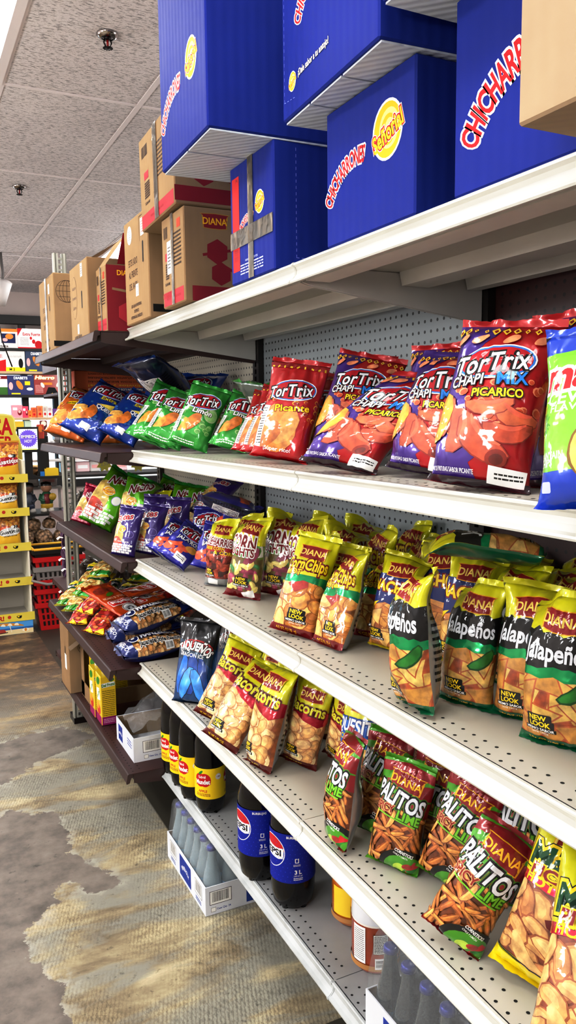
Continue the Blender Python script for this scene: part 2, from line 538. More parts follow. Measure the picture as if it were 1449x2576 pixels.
WALLP = M('wall_paint', '#b9aca6', .8, vary=(2, .05))
DARKP = M('dark_soffit', '#1b1716', .6)
TBAR = M('grid_white', '#e6dede', .45)
mb = MB(); mb.box((X0, YF, CEIL), (X1, YB, CEIL + .05), ceiling_material()); mb.obj('ceiling')['kind'] = 'structure'
TX, TY, TPX, TPY = 1.068, 3.643, .584, 1.219
mb = MB()
for k in range(-7, 7):
    x = TX + k * TPX
    if X0 < x < X1: mb.box((x - .012, YF, CEIL - .004), (x + .012, YB, CEIL + .001), TBAR)
mb.obj('trim_1')['kind'] = 'structure'
mb = MB()
for k in range(-6, 6):
    y = TY + k * TPY
    if YF < y < YB: mb.box((X0, y - .011, CEIL - .003), (X1, y + .011, CEIL + .001), TBAR)
mb.obj('trim_2')['kind'] = 'structure'
mb = MB(); mb.box((X0 - .1, YF, 0), (X0, YB, CEIL), WALLP); mb.obj('wall_left')['kind'] = 'structure'
mb = MB(); mb.box((X1, YF, 0), (X1 + .1, YB, CEIL), WALLP); mb.obj('wall_right')['kind'] = 'structure'
mb = MB(); mb.box((X0, YF - .1, 0), (X1, YF, CEIL), WALLP); mb.obj('wall_front')['kind'] = 'structure'
# back wall: plaster above, a long shop window below it
WZ0, WZ1 = .75, 2.42
mb = MB(); mb.box((X0, YB, WZ1), (X1, YB + .1, CEIL), WALLP); mb.box((X0, YB, 0), (X1, YB + .1, WZ0), WALLP)
mb.box((X0, YB, WZ0), (X0 + .3, YB + .1, WZ1), WALLP); mb.box((X1 - .3, YB, WZ0), (X1, YB + .1, WZ1), WALLP)
mb.obj('wall_back')['kind'] = 'structure'
w = empty('window_1'); w['kind'] = 'structure'
mb = MB()
for x in np.linspace(X0 + .3, X1 - .3, 6):
    mb.box((x - .03, YB - .02, WZ0), (x + .03, YB + .08, WZ1), DARKP)
mb.box((X0 + .3, YB - .03, WZ1 - .07), (X1 - .3, YB + .09, WZ1 + .03), DARKP); mb.box((X0 + .3, YB - .03, WZ0 - .03), (X1 - .3, YB + .09, WZ0 + .05), DARKP)
mb.obj('window_frame', w)
mb = MB(); mb.box((X0 + .3, YB + .04, WZ0), (X1 - .3, YB + .045, WZ1), film('window_glass', gloss=.04, rough=.02)); mb.obj('window_pane', w)
mb = MB(); mb.box((X0 - 6, YB + .6, -.05), (X1 + 6, YB + 14, -.01), M('pavement', '#c9c6c0', .8)); mb.obj('ground')['kind'] = 'structure'
house = empty('house', (-.9, YB + 6, 0), 'pale blue house seen outside through the shop window', 'house')
mb = MB(); mb.box((-2.2, 0, 0), (1.55, 3, 3.2), M('blue_render', '#8fd0f2', .8, emit=.3)); mb.obj('house_wall', house)
mb = MB(); mb.box((.45, -.02, 1.7), (.95, .02, 2.3), M('house_window', '#2b3a44', .2)); mb.obj('house_window', house)
mb = MB(); mb.extrude([(-.3, 3.2), (3.3, 3.2), (1.5, 4.2)], -2.4, 1.75, M('house_roof', '#7a5348', .8), axis='x'); mb.obj('house_roof', house)

# ------------------------------------------------------------------ ceiling lights, sprinklers
LENS = M('light_lens', '#fffdfa', .4, emit=5.5)
def troffer(kx, ky, label, k_=1.):
    x, y = TX + kx * TPX, TY + ky * TPY
    t = empty('ceiling_light', (x, y, CEIL - .004), label, 'light')
    mb = MB(); w_, l_ = TPX, TPY
    for lo, hi in (((0, 0, -.006), (.035, l_, .004)), ((w_ - .035, 0, -.006), (w_, l_, .004)), ((.035, 0, -.006), (w_ - .035, .035, .004)), ((.035, l_ - .035, -.006), (w_ - .035, l_, .004))):
        mb.box(lo, hi, TBAR)
    mb.obj('light_frame', t)
    mb = MB(); mb.box((.035, .035, -.002), (w_ - .035, l_ - .035, .003), LENS); mb.obj('diffuser', t)
    ld = bpy.data.lights.new('tube_glow', 'AREA'); ld.shape = 'RECTANGLE'; ld.size = w_ - .1; ld.size_y = l_ - .1
    ld.energy = POWER * k_; ld.color = (.97, .985, 1)
    lo = bpy.data.objects.new('tube_glow', ld); COL.objects.link(lo); lo.parent = t; lo.location = (w_ / 2, l_ / 2, -.012)
    return t
LENS.cycles.emission_sampling = 'NONE'
POWER = 30
troffer(-2, -1, 'long fluorescent ceiling light cut off by the top edge of the picture', .32)
troffer(1, 2, 'fluorescent ceiling light glowing behind the stacked cartons')
for i, (kx, ky) in enumerate([(-2, -3), (-2, -5), (-5, -1), (-5, -3), (-5, 2), (-2, 3), (3, -2), (4, 3)]):
    PW_ = (.42, .5, .8, .8, .8, .6, .8, .8)[i]
    troffer(kx, ky, 'fluorescent ceiling light over the aisles, number %s of the row out of view' % 'one two three four five six seven eight'.split()[i], PW_)['group'] = 'ceiling lights outside the picture'

CHROME = M('chrome', '#b9b4b2', .15, 1.0); DKMET = M('dark_metal', '#2a2222', .35, .8)
def sprinkler(x, y, label):
    t = empty('fire_sprinkler', (x, y, CEIL), label, 'sprinkler')
    mb = MB(); mb.lathe([(.022, -.012), (.026, -.012), (.040, -.001), (.041, -.0045), (.028, -.016), (.022, -.016)], CHROME, 24); mb.obj('escutcheon', t)
    mb = MB(); mb.lathe([(.0, 0), (.012, 0), (.012, -.018), (.008, -.022), (0, -.022)], DKMET, 16)
    for sx in (-1, 1): mb.tube([(sx * .011, 0, -.018), (sx * .014, 0, -.032), (sx * .006, 0, -.048)], .003, DKMET, 6)
    mb.tube([(0, 0, -.02), (0, 0, -.046)], .004, M('sprinkler_bulb', '#a01515', .1), 8)
    mb.obj('sprinkler_body', t)
    mb = MB()
    for k in range(12):
        a = 2 * PI * k / 12
        mb.box((.004, -.0025, -.051), (.018, .0025, -.049), DKMET, Matrix.Rotation(a, 4, 'Z'))
    mb.lathe([(0, -.048), (.009, -.048), (.009, -.052), (0, -.052)], DKMET, 12); mb.obj('deflector', t)
sprinkler(.781, 3.035, 'nearer chrome fire sprinkler hanging from a ceiling tile')
sprinkler(.755, 5.149, 'smaller looking chrome fire sprinkler farther down the ceiling')
for i, (x, y, s_) in enumerate(((-1.7, -.4, 1), (-1.7, 2.2, 1), (-1.7, 4.8, 1), (2.9, 2.4, .8), (2.9, 6.2, .8), (-.4, 7.6, .6))):  # fill lamps added out of view to brighten the ceiling and shelf fronts
    ld = bpy.data.lights.new('added_fill_light', 'POINT'); ld.energy = 78 * s_; ld.shadow_soft_size = .25; ld.color = (.955, .98, 1)
    lo = bpy.data.objects.new('added_fill_light', ld); COL.objects.link(lo); lo.location = (x, y, 1.8 if x < -1 else 2.2)
# spot lamp with hanging cable near the back
p = at(6, 735, y=7.2)
t = empty('spot_lamp', (p[0], p[1], p[2]), 'small white spot lamp with a dangling cable under the ceiling at the back', 'lamp')
mb = MB(); mb.lathe([(0, .10), (.05, .10), (.055, 0), (.06, -.10), (.05, -.10), (.045, -.02), (0, -.02)], M('lamp_white', '#d9d4d2', .4), 20, sx=1); o = mb.obj('lamp_head', t); o.rotation_euler = (.5, .35, 0)
mb = MB(); mb.tube([(0, 0, .08), (.01, 0, .16), (0, 0, CEIL - p[2])], .012, M('lamp_arm', '#6b6664', .5), 8); mb.obj('lamp_arm', t)
mb = MB(); mb.tube([(-.01, .02, CEIL - p[2]), (-.06, .02, -.1), (-.02, .02, -.4), (.05, .02, -.62)], .006, DKMET, 6); mb.obj('lamp_cable', t)

# ------------------------------------------------------------------ camera, sky, exposure
cd = bpy.data.cameras.new('camera'); cam = bpy.data.objects.new('camera', cd); COL.objects.link(cam)
cd.sensor_fit = 'VERTICAL'; cd.sensor_height = 36; cd.sensor_width = 36 * IMG_W / IMG_H; cd.lens = CAM_F / IMG_H * 36; cd.clip_start = .02
R = Matrix((tuple(CAM_R), tuple(CAM_U), tuple(-CAM_D))).transposed()
cam.matrix_world = Matrix.Translation(tuple(CAM_P)) @ R.to_4x4()
SC.camera = cam
w = bpy.data.worlds.new('sky'); SC.world = w; w.use_nodes = True
w.node_tree.nodes['Background'].inputs[0].default_value = (.93, .97, 1, 1); w.node_tree.nodes['Background'].inputs[1].default_value = 2.2
SC.view_settings.view_transform = 'Standard'
SC.view_settings.look = 'None'
SC.view_settings.exposure = 0.0
SC.view_settings.use_curve_mapping = True
_cv = SC.view_settings.curve_mapping.curves[3]
for _p in ((.22, .158), (.55, .56), (.8, .87)): _cv.points.new(*_p)
SC.view_settings.curve_mapping.update()
SC.cycles.max_bounces = 5; SC.cycles.diffuse_bounces = 3; SC.cycles.glossy_bounces = 2; SC.cycles.transmission_bounces = 2; SC.cycles.transparent_max_bounces = 8
SC.cycles.sample_clamp_indirect = 6; SC.cycles.use_adaptive_sampling = True; SC.cycles.adaptive_threshold = .12; SC.cycles.adaptive_min_samples = 14

# ================================================================== shelving
WSTEEL = M('cream_steel', '#c6c5bd', .32, .0, .15, vary=(5, .05))
WDECK = M('cream_deck', '#b5b1a6', .38, vary=(3, .06))
UNDER = M('under_steel', '#d2d0ca', .5, vary=(4, .08))
BSTEEL = M('brown_steel', '#402c29', .5, 0, 0, vary=(6, .1))
BDECK = M('brown_deck', '#41211f', .5, 0, vary=(4, .12))
BUNDER = M('brown_under', '#3c2e2b', .6, vary=(6, .12))
SCUFF = M('scuffed_steel', '#b4b8b8', .4, .0, .1, vary=(9, .14))
SCDECK = M('scuffed_deck', '#9ea0a0', .42, vary=(7, .1))
HOLE = M('hole', '#050505', .9)
ZW = [1.8030, 1.4007, 1.0276, .6608, .2664]; XW = [.7097, .7092, .7109, .7119, .7874]
ZBR = [1.7925, 1.3948, 1.0187, .6462, .2614]; XBR = [.6030, .6098, .6655, .6117, .6592]
XBACK = 1.165
RAILW = [(.006, 0), (-.001, 0), (-.0032, -.002), (-.0032, -.005), (.002, -.009), (.0045, -.015), (.003, -.023), (-.004, -.031), (-.0105, -.034), (-.0118, -.037), (-.0105, -.040), (-.004, -.040), (.006, -.034), (.013, -.022), (.013, -.001)]
RAILB = [(.006, 0), (-.002, -.0005), (-.0055, -.004), (-.0065, -.009), (-.011, -.030), (-.0105, -.034), (-.007, -.035), (.001, -.032), (.006, -.016), (.013, -.014), (.013, -.001)]

def shelf(xf, y0, y1, z, white, label, group, scuffed=False, holes=True):
    t = empty('gondola_shelf', (xf, y0, z), label, 'shelf', group)
    st, dk, un = (SCUFF, SCDECK, SCUFF) if scuffed else (WSTEEL, WDECK, UNDER) if white else (BSTEEL, BDECK, BUNDER)
    L, D = y1 - y0, XBACK - xf
    g = .0012
    mb = MB()
    mb.box((.004, g, -.003), (D, L - g, 0), dk)
    # folded stiffening channels under the sheet
    for a, b, dz in ((.014, .085, -.034), (D * .52, D * .52 + .085, -.030), (D - .05, D, -.028)):
        mb.extrude([(a, -.003), (a + .006, dz), (b - .012, dz), (b, -.003)], .012, L - .012, un, smooth=False)
    if holes:
        rows = [(.017, 0), (.043, .5), (D - .06, 0), (D - .085, .5)]
        for x, ph in rows:
            for k in range(int(L / .0254) - 1):
                y = .02 + (k + ph) * .0254
                if y < L - .02: mb.disc((x, y, .0003), .0031, HOLE, 8)
    mb.obj('deck', t)
    mb = MB(); mb.extrude(RAILW if white else RAILB, .003, L - .003, st, smooth=False); mb.obj('price_rail', t)
    for y in (.0005, L - .003):
        prof = [(x * 1.0 - .0016, zz * 1.03 + .0006) for x, zz in (RAILW if white else RAILB)]
        mb = MB(); mb.extrude(prof, y, y + .0025, st); mb.obj('end_cap', t)
    for y in (.004, L - .007):
        mb = MB(); mb.extrude([(.016, -.004), (.016, -.036), (.03, -.040), (D - .004, -.095), (D + .001, -.095), (D + .001, -.004)], y, y + .003, un if white else BSTEEL)
        mb.tube([(D - .03, y - .003, -.02), (D - .03, y + .006, -.02)], .005, CHROME, 8)
        mb.obj('bracket', t)
    return t
LV = ['topmost', 'second', 'third', 'fourth', 'lowest']
for i in range(5):
    shelf(XW[i], Y_A, Y_B, ZW[i], True, '%s cream steel shelf of the middle section, between brown shelves and nearest section' % LV[i], 'cream shelves', i == 4, i > 0)
    shelf(XW[i], Y_N, Y_A, ZW[i], True, '%s cream steel shelf of the section nearest the camera' % LV[i], 'cream shelves', i == 4, i > 0)
    shelf(XBR[i], Y_B + .002, Y_C, ZBR[i], False, '%s dark brown steel shelf of the far section' % LV[i], 'brown shelves', False, i > 0)

UPD = M('dark_upright', '#1c1614', .4, .2); UPL = M('grey_upright', '#9b9a90', .4, .1, vary=(8, .08))
def upright(mb, x, y, z0, z1, mat, wx=.02, wy=.05, facing='x'):
    """slotted post: two channels joined by rungs, one inch apart"""
    if facing == 'x':
        mb.box((x, y - wy / 2, z0), (x + wx, y - .007, z1), mat); mb.box((x, y + .007, z0), (x + wx, y + wy / 2, z1), mat)
        z = z0
        while z < z1 - .01:
            mb.box((x, y - .007, z), (x + .003, y + .007, z + .009), mat); z += .0254
    else:
        for s in (-1, 1):
            mb.extrude([(x + s * .008, y), (x + s * .008, y + wx), (x + s * wy / 2, y + wx), (x + s * wy / 2, y), (x + s * (wy / 2 - .006), y - .004), (x + s * .016, y + .004)], z0, z1, mat, axis='z')
        z = z0
        while z < z1 - .01:
            mb.box((x - .008, y, z), (x + .008, y + .004, z + .009), mat); z += .0254
def frame(y0, panel, label):
    t = empty('gondola_backing', (0, 0, 0), label, 'shelving frame', 'gondola frames')
    t.location = (XBACK, y0, 0)
    mb = MB(); upright(mb, XBACK + .003, y0 - .0, 0, 1.86, UPD); o = mb.obj('upright', t); o.location = (-XBACK, -y0, 0)
    mb = MB(); mb.box((1.19, y0 + .001, .12), (1.196, y0 + SEC - .001, 1.86), panel); o = mb.obj('back_panel', t); o.location = (-XBACK, -y0, 0)
    mb = MB(); mb.box((1.17, y0 + .026, .0), (1.2, y0 + SEC - .026, .12), UPD); o = mb.obj('base_beam', t); o.location = (-XBACK, -y0, 0)
PEGG = perforated('peg_grey', '#949b9e', '#0b0c0c', (1, 2), offs=(0, .1))
PEGB = perforated('peg_beige', '#b5af9f', '#15130f', (1, 2))
PEGM = perforated('peg_maroon', '#3a1c1a', '#120707', (1, 2))
frame(Y_A, PEGG, 'grey pegboard back of the middle shelving section with dark slotted post')
frame(Y_N, PEGM, 'maroon pegboard back of the nearest shelving section')
frame(Y_B, PEGB, 'beige pegboard back of the far brown shelving section')
mb = MB(); upright(mb, XBACK + .003, Y_C, 0, 1.86, UPD); mb.obj('end_post'); tag(bpy.data.objects['end_post'], 'dark slotted post at the far end of the brown section back', 'post')
# end-of-aisle unit, turned towards the back of the shop
YE = Y_C + .012
ecap = empty('endcap_stand', (.73, YE, 0), 'pale slotted steel post frame of the end-of-aisle shelving', 'shelving frame')
for x in (0, .90):
    mb = MB(); upright(mb, x, 0, .03, 2.27, UPL, .03, .06, 'y'); mb.obj('upright', ecap)
    mb = MB(); mb.box((x - .03, -.005, 0), (x + .04, .10, .03), DKMET); mb.obj('base_foot', ecap)
for i, z in enumerate((1.385, 1.02, .66, .26)):
    t = empty('endcap_shelf', (.70, YE + .04, z), 'dark brown %s shelf at the end of the aisle, facing the back of the shop' % ['upper', 'second', 'third', 'lowest'][i], 'shelf', 'endcap shelves')
    mb = MB(); mb.box((0, 0, -.022), (.96, .40, 0), BDECK); mb.obj('deck', t)
    mb = MB(); mb.extrude([(.40 - a, b) for a, b in RAILB], 0, .96, BSTEEL, axis='x'); mb.obj('price_rail', t)
# ================================================================== cartons on the top shelf
def carton_mat(name, col, rough=.5, amt=.06, ribs=.25):
    m = M(name, col, rough, vary=(7, amt), spec=.15)
    nt = m.node_tree; b = nt.nodes['Principled BSDF']
    tc = nt.nodes.new('ShaderNodeTexCoord'); mp = nt.nodes.new('ShaderNodeMapping'); mp.inputs['Scale'].default_value = (1, 1, 0)
    nt.links.new(tc.outputs['Object'], mp.inputs[0])
    w = nt.nodes.new('ShaderNodeTexWave'); w.bands_direction = 'DIAGONAL'; w.inputs['Scale'].default_value = 28; w.inputs['Distortion'].default_value = .3
    nt.links.new(mp.outputs[0], w.inputs['Vector'])
    n = nt.nodes.new('ShaderNodeTexNoise'); n.inputs['Scale'].default_value = 9; n.inputs['Detail'].default_value = 2; nt.links.new(tc.outputs['Object'], n.inputs['Vector'])
    a = nt.nodes.new('ShaderNodeMath'); a.operation = 'MULTIPLY_ADD'; a.inputs[1].default_value = .22
    nt.links.new(w.outputs['Fac'], a.inputs[0]); nt.links.new(n.outputs['Fac'], a.inputs[2])
    bp = nt.nodes.new('ShaderNodeBump'); bp.inputs['Strength'].default_value = ribs; bp.inputs['Distance'].default_value = .006
    nt.links.new(a.outputs[0], bp.inputs['Height']); nt.links.new(bp.outputs['Normal'], b.inputs['Normal'])
    return m
BLUEC = carton_mat('blue_carton', '#192c86', .6, .05); KRAFT = carton_mat('kraft_carton', '#9a8060', .75, .07, .15)
KRAFTD = carton_mat('kraft_carton_light', '#a8937a', .8, .06, .45)
FLUTE = carton_mat('grey_flap', '#c9cfd6', .7, .05, .6); NAVY = ink('navy', '#101a5e'); TAPE = film('packing_tape', '#f1e6d4', .07, .3)
PRRED = ink('print_red', '#a51d2d'); DKPRINT = ink('print_dark_red', '#8e1c28'); GOLD = ink('gold', '#f2c027'); CREAMI = ink('cream_ink', '#f6ead0')

def cbox(mb, lo, hi, mat, w=.003):
    bm = bmesh.new(); bmesh.ops.create_cube(bm, size=1)
    for v in bm.verts:
        v.co = Vector([(lo[i] + hi[i]) / 2 + v.co[i] * (hi[i] - lo[i]) for i in range(3)])
    bmesh.ops.bevel(bm, geom=bm.edges[:], offset=w, segments=1, affect='EDGES')
    bm.verts.index_update()
    mb.raw([v.co[:] for v in bm.verts], [[v.index for v in f.verts] for f in bm.faces], mat)
    bm.free()

def carton(label, x, y, z, D, W, H, mat, aisle=None, end=None, name='cardboard_box', rz=0., group=None, bottom=None, tape=True, flaps=0, cat='box', tilt=None):
    """x,y,z: the near corner towards the aisle; D depth into the shelf, W along the shelf, H height"""
    mb = MB(); cbox(mb, (0, 0, 0), (D, W, H), mat)
    if aisle: mb.art(aisle, lambda a, b, o: (-o, W / 2 - a, H / 2 + b))
    if end: mb.art(end, lambda a, b, o: (D / 2 + a, -o, H / 2 + b))
    ob = mb.obj(name); ob.location = (x, y, z); ob.rotation_euler = (0, 0, rz)
    if tilt: ob.rotation_euler = tilt
    tag(ob, label, cat, group)
    if bottom:
        for a0, a1, c in bottom:           # the bottom flaps, a shade apart with slits between them
            m2 = MB(); m2.box((.006, a0 * W + .003, -.0035), (D * c, a1 * W - .003, -.0005), FLUTE); m2.obj('bottom_flap', ob)
    if tape:
        m2 = MB(); m2.box((-.0022, W * .44, H * .0 + .002), (-.0016, W * .56, H), TAPE); m2.obj('packing_tape', ob)
    return ob

def chich(k=1., fit=.105, arc=.105):
    return Art().text('CHICHARRONES', 0, 0, .024 * k, RED, .03, [(WHITE, .075)], arc=arc * k, fit=.136 * k)
def senorial(k=1.):
    a = Art(); YO = ink('sun_yellow', '#f2b51e'); YL = ink('sun_pale', '#f8e08a')
    a.ell(0, 0, .031 * k, .033 * k, WHITE, n=26).ell(0, 0, .028 * k, .030 * k, YO, n=26).ell(.003 * k, .001 * k, .020 * k, .022 * k, YL, n=24).ell(.002 * k, 0, .015 * k, .017 * k, YO, n=22).ell(.004 * k, .002 * k, .009 * k, .010 * k, YL, n=18)
    a.text('Señorial', 0, -.002 * k, .019 * k, GOLD, .03, [(WHITE, .10), (RED, .065)], rot=.32, sx=.72)
    return a
def blue_face(k=1., dx=0., dy=0., ks=1.):
    a = Art(); a.join(chich(k).shifted(-.064 * k + dx, -.006 * k + dy, 1, .44)); a.join(senorial(k * ks).shifted(.064 * k + dx, .016 * k + dy)); return a
def dashed(a, x0, y0, x1, y1, mat=ink('dash', '#8f9be8')):
    n = int(math.hypot(x1 - x0, y1 - y0) / .006)
    for i in range(0, n, 2):
        t0, t1 = i / n, (i + 1) / n
        a.line(x0 + (x1 - x0) * t0, y0 + (y1 - y0) * t0, x0 + (x1 - x0) * t1, y0 + (y1 - y0) * t1, .0009, mat); a.k -= 1
    a.k += 1
    return a
zt = ZW[0]
FL = [(0, .40, .96), (.40, .74, .96), (.74, 1, .96)]
# A: lower blue box with red sticker
a = Art().rect(-.082, .0, .038, .20, ink('sticker_red', '#d22a2a')); a.text('P4', -.075, .092, .008, DKPRINT).lines(-.082, .035, .026, .05, 4, DKPRINT, 2).barcode(-.082, -.02, .024, .03, DKPRINT, rot=PI / 2).barcode(-.082, -.065, .026, .026, DKPRINT, rot=PI / 2)
a.join(chich(.62).shifted(-.03, .002, 1, .3)); a.rect(-.081, .02, .036, .10, MATS['ink_sticker_red']); a.join(senorial(.72).shifted(.045, .022))
a.lines(.0, -.10, .12, .024, 4, ink('pale_print', '#b9c0ea'), 5)
a.text('MANUFACTURED FOR', .0, -.083, .0045, ink('pale_print', '#b9c0ea'))
e = Art(); dashed(e, -.11, -.10, -.11, .12); dashed(e, -.11, -.10, .06, -.10); e.join(chich(1.).shifted(.07, .0, 1, .9))
carton('lower blue snack carton with a red sticker and tape, third blue one from the right', .703, 1.477, zt, .32, .226, .252, BLUEC, a, e)
m2 = MB(); m2.box((.7005, 1.48, zt + .075), (.7011, 1.70, zt + .112), TAPE); o = m2.obj('packing_tape', bpy.data.objects['cardboard_box']); o.location = (-.703, -1.477, -zt)
# B
carton('blue snack carton with a full white-edged logo standing on the cream shelf', .706, 1.0, zt, .36, .266, .226, BLUEC, blue_face(1.06, -.008, .012, 1.28), name='cardboard_box', tape=False)
# C
carton('blue snack carton nearest the camera on the shelf, partly behind the plain box', .708, .675, zt, .36, .237, .255, BLUEC, Art().join(chich(1.55).shifted(-.015, .005, 1, .45)), tape=False)
# D: upper left
carton('big blue snack carton overhanging the shelf, uppermost at the far end', .566, 1.478, zt + .254, .36, .315, .40, BLUEC, blue_face(1.2, -.01, -.06), bottom=[(0, .45, .9), (.45, 1, .9)], tape=False, rz=-.03)
# E: upper middle
a = Art(); a.join(blue_face(1.15, .02, .05)); a.join(senorial(.5).shifted(-.13, -.095)); a.text('¡Dale sabor a tu antojo!', -.045, -.088, .011, CREAMI, .02, [(NAVY, .05)], rot=.04, sx=.8); dashed(a, -.165, -.12, -.165, .10); dashed(a, -.165, -.12, -.12, -.125)
carton('blue snack carton leaning over the logo box with its white underside showing', .640, .996, zt + .231, .36, .35, .30, BLUEC, a, bottom=[(0, .36, .97), (.36, .70, .97), (.70, 1, .97)], tape=False, rz=-.06)
# F
carton('blue snack carton at the very top, only its white underside in sight', .625, .672, zt + .262, .40, .296, .26, BLUEC, blue_face(1.1), bottom=[(0, 1, .99)], tape=False)
# T: plain box
carton('plain crumpled cardboard box sticking out past the cream shelf edge', .600, .29, zt + .003, .33, .378, .40, KRAFTD, tape=True)
# G,H: diana cartons
def hexa(a, x, y, r, mat):
    return a.poly([(x + r * math.cos(PI * k / 3 + .5), y + r * math.sin(PI * k / 3 + .5)) for k in range(6)], mat)
def plaque(k=1., fg=CREAMI, bg=DKPRINT, edge=None):
    a = Art(); w_, h_ = .046 * k, .020 * k
    sh = lambda q: [(-w_ * q, h_ * q), (-w_ * .86 * q, h_ * .75 * q), (-w_ * .8 * q, -h_ * q), (-w_ * .3, -h_ * 1.1 * q), (w_ * .3, -h_ * 1.1 * q), (w_ * .8 * q, -h_ * q), (w_ * .86 * q, h_ * .75 * q), (w_ * q, h_ * q), (0, h_ * 1.12 * q)]
    if edge: a.poly(sh(1.1), edge)
    a.poly(sh(1.), bg); a.text('DIANA', 0, 0, .020 * k, fg, .02, sx=.92); a.text('®', .040 * k, .008 * k, .006 * k, fg)
    return a
def diana_end(dark=True):
    rnd = random.Random(4); a = Art(); p_ = ink('kraft_red', '#8a1f2c')
    a.rect(0, -.097, .36, .038, p_)
    for x, y, r in ((-.11, .01, .032), (-.10, -.045, .03), (.02, -.02, .05), (.12, .05, .035), (.05, .08, .03), (.13, -.05, .03)): hexa(a, x, y, r, p_)
    for x0, y0, x1, y1 in ((-.15, .0, -.05, .02), (-.10, -.02, -.02, -.06), (0, .05, .09, -.04), (.08, .03, .14, -.01), (-.04, .05, .01, .0)): a.line(x0, y0, x1, y1, .007, p_)
    a.join(plaque(.82, GOLD, p_, ink('kraft_gold', '#b58a3c')).shifted(-.115, .085)); a.text('LO', .02, -.097, .014, ink('kraft_gold', '#b58a3c'))
    return a
def diana_aisle(w_, h_):
    a = Art(); p_ = ink('kraft_red2', '#b3323f')
    a.rect(0, -h_ / 2 + .022, w_ - .006, .036, p_); a.barcode(-w_ * .34, h_ * .33, w_ * .2, .03, INKBROWN, rot=0); a.lines(w_ * .22, h_ * .10, w_ * .36, h_ * .38, 9, INKBROWN, 8)
    a.rect(-w_ * .30, h_ * .06, w_ * .14, .02, p_); a.text('SCAN ME', -w_ * .28, -h_ * .24, .007, INKBROWN); a.rect(w_ * .3, h_ * .36, w_ * .16, .022, ink('stk_orange', '#cf4a2c'))
    a.text('PRODUCTO DE EL SALVADOR', 0, -h_ / 2 + .022, .006, DKPRINT); a.lines(-w_ * .28, -h_ * .10, w_ * .16, h_ * .18, 7, INKBROWN, 3, .7)
    a.ell(-.004, .0, .009, .009, INKBROWN).ell(-.004, 0, .006, .006, KRAFT)
    return a
a = diana_aisle(.17, .235); a.rect(-.03, .01, .034, .085, WHITE).lines(-.03, .01, .024, .06, 7, INKBROWN, 9); a.text('OCASION', -.05, -.085, .013, p_ if False else PRRED, rot=0)
carton('lower kraft snack carton with dark red hexagon print beside the blue boxes', .682, 1.965, zt + .0015, .40, .182, .235, KRAFT, a, diana_end())
carton('upper kraft snack carton with a dark red band, lying across two boxes', .668, 1.985, zt + .244, .36, .30, .25, KRAFT, diana_aisle(.29, .25), diana_end(), tilt=(-.035, 0, 0))
# tall kraft return boxes
def tall(k=1., words=('ESTE LADO', 'AL FRENTE', 'DEL RACK'), low=('ESTA CAJA ES PROPIEDAD', 'DE PEPSICO', 'RETORNALA AL VENDEDOR')):
    a = Art()
    for i, t_ in enumerate(words): a.text(t_, -.035, .028 - i * .036, .020, INKBROWN, .0, sx=.7)
    for i, t_ in enumerate(low): a.text(t_, -.01, -.105 - i * .017, .009, INKBROWN, sx=.75)
    a.rect(.005, -.062, .030, .036, WHITE).barcode(.005, -.062, .014, .028, ink('grey_code', '#7b8087'), rot=0)
    a.rect(.077, .040, .012, .062, BLACK, r=.005); a.line(.045, .075, .045, .145, .0015, INKBROWN); a.line(.045, .145, .11, .145, .0015, INKBROWN)
    return a
a = tall(); a.rect(.075, .112, .034, .05, WHITE).lines(.075, .112, .026, .036, 5, ink('pinkprint', '#c86a6a'), 3); a.ell(-.065, .112, .026, .028, WHITE).lines(-.065, .112, .03, .03, 5, ink('grey_code', '#7b8087'), 8)
carton('tall kraft return box with Spanish lettering and round white sticker on the cream shelf', .690, 2.305, zt, .36, .262, .315, KRAFT, a, Art().rect(-.12, -.13, .10, .022, BLACK), tape=False)
a = tall(.9); a.rect(.07, .10, .03, .04, WHITE); e = Art()
for k in range(3): e.ell(-.075, .08, .045 - k * .014, .045, INKBROWN, n=22); e.ell(-.075, .08, .0435 - k * .014, .0435, KRAFT, n=22)
for k in (-1, 0, 1): e.line(-.118 + abs(k) * .008, .08 + k * .022, -.032 - abs(k) * .008, .08 + k * .022, .0016, INKBROWN)
e.line(-.075, .037, -.075, .125, .0016, INKBROWN); e.rect(-.06, -.13, .15, .022, BLACK)
carton('tall kraft box with a printed globe, first on the brown top shelf', .606, 3.37, ZBR[0], .26, .34, .305, KRAFT, a, e)
a = Art()
for i, t_ in enumerate(('Reducimos', 'Regresamos', 'Cuidamos')): a.text(t_, -.07, .055 - i * .035, .012, INKBROWN, sx=.8)
a.ell(-.07, .02, .045, .075, INKBROWN, n=24).ell(-.07, .02, .0435, .0735, KRAFT, n=24)
for i, t_ in enumerate(('Reducimos', 'Regresamos', 'Cuidamos')): a.text(t_, -.07, .055 - i * .035, .012, INKBROWN, sx=.8)
a.rect(.055, .0, .013, .06, BLACK, r=.005); a.rect(-.02, -.095, .026, .034, WHITE).barcode(-.02, -.095, .012, .026, ink('grey_code', '#7b8087')); a.text('¡SALVEMOS ÁRBOLES!', -.03, -.122, .011, INKBROWN, sx=.8)
a.rect(.06, .10, .03, .045, WHITE).lines(.06, .10, .02, .03, 4, INKBROWN, 4)
kb = carton('kraft box printed with three Spanish words, in the middle of the brown top shelf', .613, 2.775, ZBR[0], .30, .29, .262, KRAFT, a, tape=False)
m2 = MB(); m2.raw([(.02, .0, .262), (.02, .26, .262), (.12, .26, .325), (.12, 0, .325)], [(0, 1, 2, 3), (3, 2, 1, 0)], KRAFT); m2.obj('top_flap', kb)
rb = carton('open kraft snack carton with red end panel and raised lid on the brown shelf', .642, 2.632, ZBR[0], .34, .135, .215, KRAFT, diana_aisle(.13, .21), None, tape=True)
